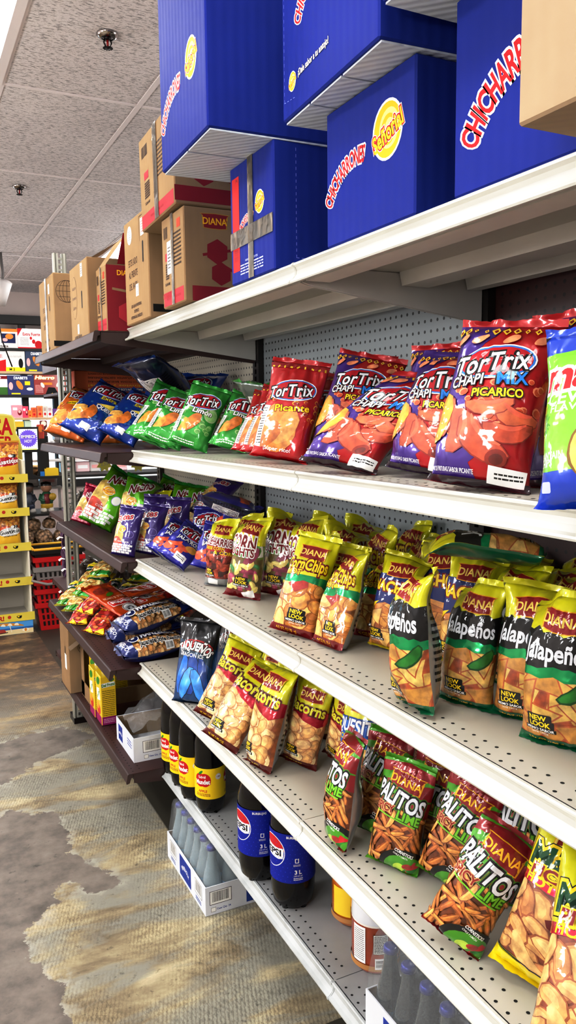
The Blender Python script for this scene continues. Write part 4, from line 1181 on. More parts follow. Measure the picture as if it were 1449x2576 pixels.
def specks(a, W, H, y0, y1, mat, mat2, seed, n=26, r=.007):
    rnd = random.Random(seed)
    for _ in range(n):
        x, y, q = rnd.uniform(-W * .46, W * .46), rnd.uniform(y0, y1), r * rnd.uniform(.7, 1.2)
        a.ell(x, y, q, q * .9, mat2, 0, 9); a.ell(x + q * .15, y - q * .1, q * .8, q * .7, mat, 0, 9)
    return a
def chapimix():
    W, H = .165, .238; a = Art(); PU = foil('violet', '#4a2a86', .25)
    a.poly([(-W / 2, 0), (W * .06, 0), (-W * .02, H * .12), (W * .10, H * .2), (-W * .05, H * .32), (-W * .12, H * .55), (-W * .20, H * .62), (-W * .16, H * .8), (-W * .1, H * .9), (-W * .02, H), (-W / 2, H)], PU)
    specks(a, W, H, H * .28, H * .62, crisp('dotA', '#c1502c', .2), crisp('dotB', '#e3946a', .2), 3, 46, .0062)
    rolls(a, W, H, RED_ROLL, crisp('roll_edge', '#8e2d1c', .2)); a.stick(-.055, .085, .075, .034, crisp('yellow_roll', '#d8a43a', .25), 1.15, .1)
    oval_logo(a, W, H, H * .725, .84); a.text('CHAPI', -.024, H * .592, .0165, WHITE, .02, [(BLACK, .075)], rot=.13, fit=.044); a.text('MIX', .0305, H * .622, .018, ink('mix_blue', '#2f8be0'), .03, [(BLACK, .05)], rot=.13, fit=.036); a.text('PICARICO', .018, H * .525, .0115, YEL, .03, [(BLACK, .08)], rot=.10, fit=.055)
    rnd = random.Random(2)
    for i in range(11):
        x = -W * .45 + W * .09 * i; s_ = rnd.uniform(.003, .007)
        a.poly([(x, H * .945 - s_), (x + s_, H * .945), (x, H * .945 + s_), (x - s_, H * .945)], ink('orn_yellow', '#e6c33a')); a.poly([(x, H * .945 - s_ * .5), (x + s_ * .5, H * .945), (x, H * .945 + s_ * .5), (x - s_ * .5, H * .945)], MAROON)
    for x in (-.06, -.03, .012, .055): a.ell(x, H * .885, .012, .006, crisp('dotB', '#e3946a', .2), .5)
    a.rect(0, .004, W, .012, ink('base_dark', '#2a1420')); a.rect(.048, .017, .052, .022, WHITE, -.05).lines(.05, .017, .04, .010, 2, BLACK, 3); a.text('MIX DE FRITURAS SABOR PICANTE', -.03, .018, .006, WHITE, .01, fit=.07)
    return W, H, a
def picante():
    W, H = .155, .238; a = Art(); specks(a, W, H, H * .36, H * .62, crisp('seedA', '#9d1a24', .2), crisp('seedB', '#d9a13a', .2), 5, 26, .006)
    a.ell(-.01, H * .28, .042, .055, crisp('chiprollA', '#cf8440', .25), .2, 16); a.stick(.01, H * .30, .085, .034, crisp('chiprollB', '#dd9a52', .25), 1.3, .1); a.stick(-.02, H * .20, .07, .028, crisp('chiprollC', '#b9682e', .25), .9, .14)
    oval_logo(a, W, H, H * .69, .84); a.text('Picante', .014, H * .50, .017, YEL, .02, [(MAROON, .06)], rot=.15, fit=.066)
    a.rect(0, H * .96, W, H * .05, ink('orn_red', '#8e1a20'))
    for i in range(9): a.rect(-W * .44 + W * .11 * i, H * .945, .007, .004, ink('orn_yellow', '#e6c33a'), i)
    a.rect(-.048, H * .30, .022, .10, WHITE, -.08).lines(-.048, H * .30, .016, .09, 14, BLACK, 5); a.text('¡Súper rico!', .0, .02, .008, WHITE, .02, fit=.06)
    return W, H, a
def limon():
    W, H = .14, .205; a = Art(); specks(a, W, H, H * .22, H * .62, crisp('limeA', '#5e9a4a', .2), crisp('limeB', '#9cc77e', .2), 7, 34, .008)
    a.ell(.04, H * .52, .020, .020, crisp('limeC', '#b4c79a', .1), 0, 18).ell(.04, H * .52, .017, .017, crisp('limeB', '#9cc77e', .2), 0, 18)
    a.stick(-.006, H * .34, .075, .030, crisp('orollA', '#d27c2c', .25), 1.0, .1); a.stick(-.02, H * .26, .055, .024, crisp('orollB', '#e29a3c', .25), 1.3, .1)
    a.poly([(-W / 2, 0), (W / 2, 0), (W / 2, H * .10), (-W * .1, H * .2), (-W / 2, H * .12)], foil('grass', '#2f9a36', .25)); oval_logo(a, W, H, H * .72, .86); a.text('Limón', .014, H * .55, .016, WHITE, .03, [(BLACK, .06)], rot=.0, fit=.05)
    a.rect(-.044, H * .33, .018, .075, WHITE, -.12).lines(-.044, H * .33, .013, .066, 12, BLACK, 5); a.lines(-.01, .012, .06, .012, 2, WHITE, 4)
    return W, H, a
def queso(orange=False):
    W, H = .17, .25; a = Art()
    if not orange: specks(a, W, H, H * .22, H * .60, crisp('cornA', '#2f6aa8', .2), crisp('cornB', '#173f80', .2), 9, 34, .008)
    else: specks(a, W, H, H * .35, H * .62, crisp('corn_gold', '#e2a02a', .2), crisp('corn_gold2', '#b86a1a', .2), 9, 34, .008)
    a.stick(-.030, H * .22, .085, .032, crisp('orollB', '#e29a3c', .25), .7, .12); a.stick(-.005, H * .30, .06, .026, crisp('orollA', '#d27c2c', .25), 1.3, .12); a.stick(-.04, H * .32, .05, .022, crisp('orollC', '#eeb45c', .25), .2, .12)
    oval_logo(a, W, H, H * .74, .86)
    if not orange: a.text('Extra', .02, H * .60, .014, ink('lime_txt', '#cfd23a'), .02, [(MAROON, .05)], rot=.15); a.poly([(0, H * .46), (.05, H * .56), (.055, H * .44)], crisp('cheese', '#e8d25a', .15)); a.text('QUESO', .03, H * .42, .014, WHITE, .03, [(NAVY, .06)], rot=-.2, fit=.055)
    else: a.ell(-.01, H * .52, .022, .01, YEL, .2); a.text('Barbacoa', -.01, H * .52, .009, BLACK, .02, rot=.2)
    a.rect(.005, .026, .030, .020, WHITE, -.1)
    return W, H, a
def jalapapi():
    W, H = .125, .155; a = Art(); a.join(oval_logo(Art(), W, H, H * .76, .72)); a.text("JALA'ROS", .006, H * .55, .013, WHITE, .03, [(BLACK, .06)], rot=.12, fit=.07)
    for x, y, r in ((-.02, .05, .5), (.0, .035, 1.2), (-.03, .035, -.3), (.01, .055, .2)): a.stick(x, y, .045, .018, crisp('coral', '#d9603c', .25), r, .25)
    a.rect(.02, .020, .034, .022, WHITE, .1).lines(.02, .02, .024, .010, 2, BLACK, 3); a.ell(.03, H * .42, .02, .012, crisp('seedB', '#d9a13a', .2), .4)
    return W, H, a
def ceviche():
    W, H = .18, .235; a = Art(); BL = foil('royal', '#1c46b8', .15); GR = foil('apple', '#76c22a', .1)
    a.rect(0, H * .53, W, H * .70, GR); a.poly([(-W / 2, 0), (W / 2, 0), (W / 2, H * .06), (0, H * .15), (-W / 2, H * .20)], BL)
    a.text('mamá', -.002, H * .74, .040, RED, .035, [(WHITE, .085)], fit=W * .80); a.text('CEVICHE', -.012, H * .60, .017, WHITE, .02, fit=W * .56); a.text('FLAVORED', -.014, H * .54, .010, WHITE, .01, fit=W * .44)
    a.ell(.032, H * .28, .056, .058, M('plantain_edge', '#7a5a1c', .5), .3, 28, .02).ell(.032, H * .28, .053, .055, crisp('plantain', '#dcc05c', .2, 40), .3, 28).ell(.02, H * .27, .012, .02, crisp('plant_dark', '#6a4a20'), .5).ell(.05, H * .33, .03, .02, crisp('corn_kernel', '#f0c83a', .2), .7); a.ell(.04, H * .16, .025, .008, M('plate_grey', '#d7dadd', .4), 0)
    a.text('PLANTAIN', -.052, H * .27, .010, WHITE, .02, fit=.045); a.text('CHIPS', -.060, H * .23, .010, WHITE, .02, fit=.03); a.rect(-.06, H * .10, .022, .014, ink('pale_print', '#b9c0ea'), -.1, .003)
    for k in range(7): a.stick(-.066, H * .46, .03, .004, foil('leafd', '#4f9420', .1), .6 + k * .4, .1)
    return W, H, a
def taquenos():
    W, H = .15, .255; a = Art(); IB = [M('ice%d' % i, c, .3, vary=(30, .35), coat=.5) for i, c in enumerate(('#2c6fc4', '#3f8fdc', '#1d4a94'))]
    a.poly([(-W / 2, 0), (W / 2, 0), (W / 2, H * .45), (0, H * .62), (-W / 2, H * .55)], foil('ice_blue', '#1f4f86', .35))
    a.poly([(-W / 2, H * .5), (0, H * .58), (W / 2, H * .4), (W / 2, H * .66), (-W / 2, H * .78)], foil('steel_blue', '#27435a', .4))
    for x, y, l, r in ((-.03, .085, .12, 1.45), (.0, .09, .125, 1.6), (.032, .085, .11, 1.75), (-.015, .06, .10, 1.3), (.02, .055, .10, 1.9)): a.stick(x, y, l * 1.04, .032, M('ice_dark', '#0e2a54', .3), r, .03); a.stick(x, y, l, .027, IB[int(l * 1000) % 3], r, .03)
    a.ell(0, H * .60, .062, .046, ink('arc_red', '#b0282a'), -.1, 22, a0=.2, a1=2.9); a.text('TAQUEÑOS', .0, H * .70, .026, WHITE, .035, [(BLACK, .075)], rot=-.14, arc=.085, fit=W * .80); a.text('DRAGON ICE', -.008, H * .585, .013, WHITE, .01, rot=-.10, fit=.075)
    return W, H, a
def elotes(col='p'):
    W, H = .115, .185; a = Art(); wht = WHITE
    a.ell(-.026, H * .40, .030, .055, crisp('kern', '#e2c06a', .3), .1, 16); a.ell(-.02, H * .22, .024, .03, crisp('kern_red', '#c8452e', .3), .3, 14); a.ell(-.035, H * .56, .02, .022, crisp('kern', '#e2c06a', .3), .1, 14)
    a.text('Elotes' if col == 'p' else 'Nacho', -.012 if col == 'p' else .012, H * .78, .024, RED if col == 'p' else MAROON, .02, [(WHITE, .09)], rot=.30, shear=.25, fit=.072)
    a.join(senorial(.42).shifted(-.004, H * .54, 1)) if col != 'c' else None
    a.ell(.024, H * .44, .014, .014, ink('ring', '#9c8fd0'), n=18).ell(.024, H * .44, .0125, .0125, foil('grape', '#3f2a78', .15) if col == 'p' else WHITE, n=18)
    for r in range(4):
        for c in range(5): a.rect(-.042 + c * .017 + (r % 2) * .008, .010 + r * .009, .015, .0075, wht if col != 'c' else ink('pinkbrick', '#e89aa8'), .0)
    a.text('CON SABOR', .006, .050, .006, wht, .01, fit=.04)
    return W, H, a
def smallpack(kind):
    W, H = .10, .165; a = Art()
    if kind == 'seeds':
        a.rect(0, H * .40, W, H * .46, crisp('seedbed', '#caa45a')); heap(a, -W / 2, W / 2, H * .16, H * .62, 'nut', [crisp('seed1', '#d9b46a'), crisp('seed2', '#b98a3e'), crisp('seed3', '#e6cd90')], .014, 4, crisp('seedbed', '#caa45a')); a.rect(0, H * .74, W, H * .18, ink('seed_dark', '#22343f')); a.text('Mix Japo', 0, H * .74, .015, WHITE, .02, rot=.05, fit=W * .8); a.rect(0, H * .92, W, .02, YEL); a.stick(-.02, .012, .05, .014, foil('leafd', '#4f9420', .1), .3, .2)
    elif kind == 'doritos':
        a.rect(0, H * .8, W, H * .35, DY); a.join(plaque(.8).shifted(0, H * .84)); a.rect(0, H * .58, W, H * .28, BLACK); a.text('Elotitos', 0, H * .57, .020, WHITE, .03, [(MAROON, .08)], rot=.1, fit=W * .9)
        heap(a, -W / 2, W / 2, 0, H * .4, 'nut', [crisp('seed1', '#d9b46a'), crisp('seed2', '#b98a3e')], .018, 4, crisp('seedbed', '#caa45a'))
    elif kind == 'sabritas':
        a.rect(0, H * .60, .068, .030, WHITE, .0, .006).rect(0, H * .60, .064, .026, ink('sab_red', '#c4261e'), 0, .005).text('Sabritas', 0, H * .60, .016, WHITE, .03, fit=.056)
        a.ell(0, H * .82, .020, .020, WHITE, n=24).ell(0, H * .82, .0185, .0185, BLACK, n=24).ell(0, H * .82, .017, .017, WHITE, n=24).ell(.002, H * .815, .011, .010, ink('face_grey', '#b9bcc0'), n=20).ell(-.005, H * .832, .0025, .003, BLACK).ell(.006, H * .832, .0025, .003, BLACK).ell(.002, H * .805, .007, .003, BLACK, a0=PI, a1=2 * PI)
        a.text('CHILE & LIMÓN', 0, H * .42, .008, ink('peach', '#f4c9a0'), .02, fit=.06); a.ell(-.02, H * .22, .018, .016, crisp('nutred', '#8e2a16', .3)); a.ell(.015, H * .2, .02, .014, crisp('nutred', '#8e2a16', .3), .4); a.ell(.0, H * .32, .012, .006, foil('leafd', '#4f9420', .1), .5)
    elif kind == 'flame':
        heap(a, -W / 2, W / 2, H * .1, H * .6, 'nut', [crisp('fl1', '#c23a20'), crisp('fl2', '#e08a3a'), crisp('fl3', '#8f1f14')], .02, 7, crisp('fl_under', '#7a1a12')); a.text('CON CHILE', 0, H * .75, .012, YEL, .03, fit=W * .7); a.poly([(-W / 2, 0), (-W * .2, H * .12), (0, .0), (W * .3, H * .14), (W / 2, 0)], YEL)
    return W, H, a
def peanuts():
    W, H = .13, .27; a = Art(); NV = foil('peanut_navy', '#1c2a6a', .2)
    heap(a, -W / 2, W / 2, H * .16, H * .84, 'nut', [crisp('pea1', '#c99a60', .15), crisp('pea2', '#b9854a', .15), crisp('pea3', '#d8b07a', .15)], .016, 5, crisp('pea_under', '#6a4526'), crisp('pea_edge', '#8a5c32'))
    zig(a, W, 0, H * .18, 8, .006, NV, 3); zig(a, W, H * .82, H, 8, .006, NV, 4)
    q = Art(); q.text('MANZELCO', 0, .0, .020, WHITE, .03, [(NAVY, .10)], fit=.12); q.text('Japanese Style Peanuts', .0, -.032, .013, BLACK, .03, [(WHITE, .08)], fit=.15); q.ell(-.085, -.003, .018, .018, WHITE, n=20).ell(-.085, -.003, .015, .015, NV, n=20).ell(-.085, .0, .008, .005, WHITE, .6)
    a.join(q.shifted(.0, H * .52, 1, PI / 2)); a.rect(.05, H * .62, .02, .03, WHITE).barcode(.05, H * .62, .026, .014, BLACK, rot=PI / 2)
    for y in (H * .08, H * .92): a.join(Art().text('MANZELCO', 0, 0, .012, WHITE, .02, shear=.2, fit=.08).shifted(0, y))
    return W, H, a
# ================================================================== the bags, one of each kind first
def mk(name, fn, T, seed, main, back=None, seal=None, bseal=None, **k):
    W, H, a = fn if isinstance(fn, tuple) else fn()
    return bag(name, W, H, T, seed, a, main, back or SILVER, seal or main, bseal, **k)
BB = back_art
FR = foil('tor_red', '#b3161f', .2); FV = foil('violet', '#4a2a86', .25); FG = foil('grass', '#2f9a36', .25); FB = foil('queso_blue', '#173f9c', .25); FO = foil('barb_orange', '#d8742a', .2)
FP = foil('grape', '#3f2a78', .15); FI = foil('indigo', '#32309a', .25); JG = foil('dark_green', '#0b6a41', .3)
kb_ = dict(art_back=BB(.11, .215))
chapi_a = mk('corn_roll_bag', chapimix, .046, 11, FR, SILVER, FR, crump=1.1); chapi_b = mk('corn_roll_bag', chapimix, .040, 23, FR, SILVER, FV, crump=1.5, twist=.6, flop=.12)
chapi_c = mk('corn_roll_bag', chapimix, .036, 29, FR, SILVER, FR, crump=1.7, side=.52, art_back=BB(.165, .238)); pic_a = mk('corn_roll_bag', picante, .036, 31, FR, SILVER, FR, crump=1.2)
GBK = foil('green_back', '#6d7672', .5); NBK = foil('navy_back', '#1b2440', .3); lim_a = mk('corn_roll_bag', limon, .036, 41, FG, GBK, FG, crump=1.5, art_back=BB(.14, .205)); lim_b = mk('corn_roll_bag', limon, .034, 57, FG, GBK, FG, crump=1.7, flop=.25, twist=.8)
que_a = mk('corn_roll_bag', queso, .050, 61, FB, NBK, FB, crump=2.2, flop=.3, twist=.6, art_back=BB(.15, .225)); ora_a = mk('corn_roll_bag', queso(True), .046, 67, FO, SILVER, foil('choc', '#4a2414', .2), crump=2.2, flop=.4)
cev = mk('plantain_chip_bag', ceviche, .045, 71, foil('royal', '#1c46b8', .15), None, foil('royal', '#1c46b8', .15), crump=.8, fat=.4)
corn_a = mk('corn_chip_bag', cornchips, .034, 81, DY, SILVER, DY, DRED, crump=1.0, **kb_); corn_b = mk('corn_chip_bag', cornchips, .032, 83, DY, SILVER, DY, DRED, crump=1.6, flop=.8, twist=1.2, pin=.12, **kb_)
nac = mk('tortilla_chip_bag', nachos, .034, 85, DY, SILVER, DY, crump=1.2, flop=.4, twist=1.2, pin=.06)
jal_a = mk('tortilla_chip_bag', jalapenos, .036, 87, DY, SILVER, DY, JG, crump=1.1, flop=.5, twist=1.3, pin=.08, art_back=BB(.112, .222)); jal_b = mk('tortilla_chip_bag', jalapenos, .036, 91, DY, SILVER, DY, JG, crump=1.7, flop=.9, twist=1.2, pin=.14, art_back=BB(.112, .222)); jal_c = mk('tortilla_chip_bag', jalapenos, .035, 93, DY, SILVER, DY, JG, crump=1.2, flop=.4, twist=1.3, pin=.1)
jal_d = mk('tortilla_chip_bag', jalapenos, .03, 94, DY, JG, DY, JG, crump=1.5, flop=.4, twist=1.1); nug_a = mk('corn_nugget_bag', nuggets, .032, 95, DY, SILVER, DY, DRED, crump=1.4, flop=.6, twist=1.3, pin=.1, **kb_); nug_b = mk('corn_nugget_bag', nuggets, .030, 97, DY, SILVER, DY, DRED, crump=1.6, flop=.8, twist=1.2, pin=.14)
chu = mk('fried_corn_bag', churritos, .032, 99, DY, SILVER, DY, SILVER, crump=1.5, flop=.6, twist=1.3, pin=.12, art_back=BB(.105, .2))
bac_a = mk('pork_puff_bag', bacorns, .038, 101, DY, SILVER, DY, ink('bac_brown', '#5d1410'), crump=1.0, art_back=BB(.122, .24)); bac_b = mk('pork_puff_bag', bacorns, .036, 103, DY, SILVER, DY, ink('bac_brown', '#5d1410'), crump=1.5, flop=.2, twist=.5, art_back=BB(.122, .24))
qui = mk('cheese_curl_bag', quesitos, .033, 105, DY, SILVER, DY, crump=1.2)
pal_a = mk('corn_stick_bag', palitos, .034, 107, PGREEN, SILVER, PGREEN, PGREEN, crump=1.0, art_back=BB(.122, .225)); pal_b = mk('corn_stick_bag', palitos, .034, 109, PGREEN, SILVER, PRED, PRED, crump=1.4, flop=.15, twist=.5)
mai = mk('corn_curl_bag', maizo, .050, 111, DY, SILVER, DY, foil('sun', '#ecd616', .1), crump=1.1, bsh=.02)
taq = mk('rolled_chip_bag', taquenos, .042, 113, foil('midnight', '#15181d', .35), None, foil('midnight', '#15181d', .35), crump=1.5)
elo_p = mk('puffed_corn_bag', lambda: elotes('p'), .034, 115, FP, foil('grey_back', '#77797c', .3), FP, crump=1.2, art_back=BB(.115, .185)); elo_g = mk('puffed_corn_bag', lambda: elotes('g'), .036, 117, foil('neon_green', '#6cc01e', .35), None, FG, crump=2.2, flop=.6, twist=1.2); elo_c = mk('puffed_corn_bag', lambda: elotes('c'), .030, 119, foil('cerise', '#a8123c', .35), None, None, crump=1.8)
jap = mk('corn_bite_bag', jalapapi, .028, 121, FI, NBK, FI, crump=1.6, art_back=BB(.125, .155))

T_ = 'on the second cream shelf'
put(chapi_a, 1204, 1236, 1296, 822, ZW[1], 'large purple and red corn roll bag with yellow lettering, standing tallest near the camera', yaw=22, lean=12, lim=(.9, 1.2))
put(chapi_b, 1055, 1204, 1150, 905, ZW[1], 'purple and red corn roll bag tucked behind the tallest one', yaw=22, lean=14)
put(chapi_c, 858, 1193, 948, 945, ZW[1], 'purple and red corn roll bag leaning far over to the side', yaw=30, lean=20)
put(chapi_a, 822, 1170, 905, 915, ZW[1], 'purple and red corn roll bag left of the leaning one', yaw=38, lean=14)
put_w(chapi_a, .90, 1.22, ZW[1], 'purple topped corn roll bag in the back row between the leaning and the tallest bag', 20, 10, 0, .98)
put_w(chapi_b, .93, 1.10, ZW[1], 'purple topped corn roll bag in the back row against the pegboard post', 16, 12, 4, 1.)
put_w(chapi_a, .845, .815, ZW[1], 'red corn roll bag half hidden behind the tallest bag and the green one', 18, 10, -4, 1.03)
put(cev, 1514, 1294, 1546, 828, ZW[1], 'green and blue plantain chip bag cut by the right edge', yaw=22, lean=6)
put(pic_a, 712, 1168, 770, 920, ZW[1], 'red corn roll bag standing straight at the front with a white strip', yaw=40, lean=12)
put(pic_a, 655, 1156, 716, 985, ZW[1], 'red corn roll bag behind the straight front one, on its far side', yaw=40, lean=16, lim=(.8, 1.1))
put(pic_a, 630, 1152, 690, 1000, ZW[1], 'farthest red corn roll bag, beside the green bags', yaw=42, lean=20, lim=(.76, 1.1))
put(pic_a, 768, 1166, 822, 950, ZW[1], 'red corn roll bag squeezed between the straight red one and the purple ones', yaw=38, lean=14)
put_w(pic_a, .93, 1.62, ZW[1], 'red corn roll bag in the back row behind the straight one', 25, 12, 6, 1.)
put(lim_a, 480, 1141, 545, 990, ZW[1], 'green corn roll bag in the middle of the front row, with white strip', yaw=48, lean=16)
put(lim_a, 413, 1136, 487, 1010, ZW[1], 'green corn roll bag second from the brown shelf', yaw=52, lean=30)
put(lim_b, 368, 1132, 448, 1000, ZW[1], 'green corn roll bag nearest the brown shelf', yaw=54, lean=32)
put(lim_b, 542, 1142, 606, 1010, ZW[1], 'dark looking green corn roll bag right behind the middle one', yaw=44, lean=26)
put(lim_a, 588, 1142, 652, 1012, ZW[1], 'green corn roll bag next to the red bags', yaw=42, lean=26)
put_w(lim_b, .93, 2.50, ZW[1] + .10, 'green bag lying on top of the green row with its silver back up', 30, -68, 20, 1., rest=False)
put_w(lim_a, .98, 2.20, ZW[1] + .09, 'green bag with printed grey back leaning above the red bags', 200, 58, -14, 1., rest=False)
put_w(lim_a, 1.02, 2.40, ZW[1], 'green corn roll bag standing at the pegboard behind the lying ones', 30, 10, 0, .95)
put_w(lim_b, .99, 2.30, ZW[1], 'green corn roll bag in the second row, neck folded', 40, 20, 8, .9)
# brown shelf, second level
put(que_a, 200, 1123, 305, 1008, ZBR[1], 'blue cheese corn roll bag lying back at the front, beside the orange one', yaw=52, lean=34, lim=(.9, 1.5))
put(que_a, 296, 1128, 386, 1024, ZBR[1], 'blue cheese corn roll bag closest to the green bags', yaw=52, lean=34, lim=(.9, 1.5))
put(ora_a, 160, 1118, 236, 1004, ZBR[1], 'orange corn roll bag at the far end of the brown shelf', yaw=55, lean=36, lim=(.9, 1.5))
put_w(que_a, .88, 3.05, ZBR[1] + .02, 'dark blue corn roll bag in the second row on the brown shelf', 40, 20, 6, 1.15, rest=True)
put_w(que_a, .93, 2.83, ZBR[1] + .02, 'dark blue corn roll bag in the second row, next to the cream shelf', 40, 24, 0, 1.15)
put_w(que_a, .98, 2.92, ZBR[1] + .13, 'dark blue bag lying on top of the blue row, barcode up', 225, 58, 10, 1.1, rest=False)
put_w(ora_a, .84, 3.40, ZBR[1], 'orange corn roll bag with brown neck behind the front orange one', 45, 26, 0, .95)
put_w(ora_a, .98, 3.2, ZBR[1], 'orange corn roll bag deep on the brown shelf', 40, 18, 4, 1.02)

# third level, cream
put(jap, 400, 1421, 470, 1345, ZW[2], 'small violet snack bag at the shelf end next to the brown shelf', yaw=50, lean=34)
put(jap, 437, 1438, 517, 1360, ZW[2], 'small violet snack bag lying back with white price sticker', yaw=46, lean=36)
put(jap, 508, 1440, 548, 1330, ZW[2], 'small violet snack bag behind the red fried corn bag', yaw=46, lean=20, lim=(.8, 1.25))
put_w(jap, .95, 2.42, ZW[2] + .10, 'small violet bag lying on the heap with an orange picture', 45, 62, 14, 1., rest=False)
put_w(jap, .99, 2.26, ZW[2] + .12, 'small violet bag with silver back lying at the top of the heap', 200, 68, 40, 1.1, rest=False)
put_w(jap, .93, 2.56, ZW[2], 'small violet bag in the second row by the brown shelf', 40, 20, 0, 1.05)
put_w(jap, .90, 2.32, ZW[2], 'small violet bag in the second row, under the lying ones', 40, 16, 0, 1.1)
put(chu, 553, 1474, 570, 1312, ZW[2], 'yellow topped bag of red fried corn, first of the yellow row', yaw=44, lean=10)
put(nug_a, 613, 1507, 653, 1316, ZW[2], 'bag of plum, green and yellow corn nuggets, front of the three', yaw=42, lean=12)
put(nug_b, 688, 1502, 722, 1308, ZW[2], 'corn nugget bag second from the red fried corn bag', yaw=40, lean=12)
put(nug_a, 742, 1506, 762, 1306, ZW[2], 'corn nugget bag half hidden by the hot corn chips', yaw=40, lean=10)
put(corn_a, 733, 1600, 806, 1356, ZW[2], 'hot corn chip bag in front, full front visible with green band', yaw=32, lean=16)
put(corn_b, 829, 1627, 922, 1408, ZW[2], 'hot corn chip bag leaning aside with its silver back showing', yaw=4, lean=18)
put(corn_a, 835, 1590, 888, 1378, ZW[2], 'hot corn chip bag standing in the gap behind the two front ones', yaw=30, lean=12)
put(corn_b, 926, 1612, 982, 1420, ZW[2], 'hot corn chip bag next to the blue nacho bag', yaw=30, lean=12)
put(nac, 981, 1636, 1030, 1406, ZW[2], 'nacho bag with a dark blue band', yaw=28, lean=10)
put(jal_b, 1052, 1785, 1085, 1452, ZW[2], 'jalapeno tortilla bag turned aside at the shelf edge, neck folded over', yaw=-8, lean=8)
put(jal_a, 1183, 1778, 1230, 1475, ZW[2], 'jalapeno tortilla bag, first of the three facing front', yaw=26, lean=10)
put(jal_c, 1285, 1818, 1326, 1478, ZW[2], 'jalapeno tortilla bag, middle of the three facing front', yaw=26, lean=9)
put(jal_a, 1392, 1868, 1424, 1500, ZW[2], 'jalapeno tortilla bag, third of those facing front, at the right edge', yaw=26, lean=8)
G = 'yellow topped bags packed in the rows behind'
rr = random.Random(3)
for kind, lab, pts in ((jal_b, 'yellow topped jalapeno bag packed in the dim rows behind the front ones', [(.93, .93), (.93, .82), (.93, 1.04), (1.01, .98), (1.01, .87), (1.09, 1.03), (1.09, .92), (1.01, .76), (1.09, .81), (.92, .71), (1.10, .70)]),
                       (nac, 'yellow topped nacho bag packed in the dim rows behind the front ones', [(.97, 1.29), (1.05, 1.26), (1.03, 1.14), (1.11, 1.16), (.95, 1.17)]),
                       (corn_b, 'yellow topped corn chip bag packed in the dim rows behind the front ones', [(.95, 1.50), (.96, 1.40), (1.04, 1.50), (1.10, 1.36), (1.11, 1.49), (.88, 1.60)]),
                       (nug_b, 'yellow topped corn nugget bag packed in the dim rows behind the front ones', [(.93, 1.97), (.96, 1.84), (.95, 1.73), (1.05, 1.79)]),
                       (chu, 'yellow topped red corn bag packed in the dim rows behind the front ones', [(.88, 2.08), (.96, 2.08)])):
    for x, y in pts:
        put_w(kind, x, y, ZW[2], lab, 24 + rr.uniform(-12, 12), 7 + rr.uniform(-5, 6), rr.uniform(-7, 7), rr.uniform(.93, 1.0), group=G)
put_w(jal_d, 1.00, 1.02, ZW[2] + .205, 'dark green bottomed jalapeno bag lying across the tops of the rows', 190, 74, 50, .9, rest=False)

# third level, brown
put(elo_c, 203, 1324, 243, 1232, ZBR[2], 'crimson puffed corn bag at the far end of the brown shelf', yaw=50, lean=14)
put(elo_g, 240, 1341, 328, 1218, ZBR[2], 'shiny light green puffed corn bag at the front of the brown shelf', yaw=48, lean=26, lim=(.9, 1.5))
put_w(elo_g, .86, 3.22, ZBR[2], 'second shiny green puffed corn bag, just behind the front one', 45, 14, 6, 1.3)
put(elo_p, 309, 1400, 335, 1278, ZBR[2], 'purple puffed corn bag nearest the aisle, front one', yaw=40, lean=12)
put(elo_p, 364, 1396, 395, 1272, ZBR[2], 'purple puffed corn bag next to the cream shelf', yaw=40, lean=14)
put_w(elo_p, .86, 2.93, ZBR[2], 'purple puffed corn bag in the second row, between the front two', 38, 10, 0, 1.)
put_w(elo_p, .90, 2.78, ZBR[2], 'purple puffed corn bag in the second row, by the cream shelf', 36, 10, 0, 1.)
put_w(elo_p, .98, 2.74, ZBR[2] + .12, 'purple puffed corn bag lying tilted on the heap at the back', 45, 50, 20, 1.05, rest=False)
put_w(elo_g, .97, 3.05, ZBR[2], 'dark green puffed corn bag deep behind the purple ones', 40, 20, 0, 1.25)
put_w(elo_g, 1.02, 3.30, ZBR[2], 'dark green puffed corn bag at the back panel, far end', 40, 24, 10, 1.25)
put_w(elo_g, 1.03, 2.86, ZBR[2], 'dark green puffed corn bag at the back panel, near end', 40, 20, -6, 1.25)
put_w(chu, .93, 3.12, ZBR[2], 'yellow topped bag peeking out behind the purple ones', 40, 12, 0, .95)

# fourth level, cream
put(taq, 486, 1768, 506, 1560, ZW[3], 'black and icy blue rolled chip bag at the shelf end', yaw=44, lean=12)
put_w(taq, .87, 2.14, ZW[3], 'black and blue rolled chip bag in shade behind the front one', 40, 16, -6, .97)
put_w(taq, .97, 2.30, ZW[3], 'black and blue rolled chip bag deepest in the shade', 40, 10, 0, .97)
put(bac_a, 532, 1824, 622, 1632, ZW[3], 'pork puff bag next to the icy blue bag', yaw=42, lean=14)
put(bac_b, 553, 1886, 684, 1692, ZW[3], 'pork puff bag tipped over sideways at the shelf edge', yaw=30, lean=22)
put(bac_b, 652, 1931, 727, 1682, ZW[3], 'pork puff bag turned aside, its silver back edge in view', yaw=4, lean=14)
put(bac_a, 757, 1928, 806, 1716, ZW[3], 'pork puff bag standing right behind the turned one', yaw=32, lean=10)
put(bac_a, 828, 1922, 858, 1760, ZW[3], 'pork puff bag by the blue lettered cheese curls', yaw=30, lean=10, lim=(.8, 1.1))
put_w(bac_b, .86, 1.86, ZW[3], 'pork puff bag in the second row behind the tipped one', 35, 10, 4, 1.)
put_w(bac_a, .95, 1.78, ZW[3], 'pork puff bag in the back row in shade', 35, 8, 0, 1.)
put_w(bac_a, .92, 1.98, ZW[3], 'pork puff bag in the back row by the icy blue bags', 35, 8, 0, 1.)
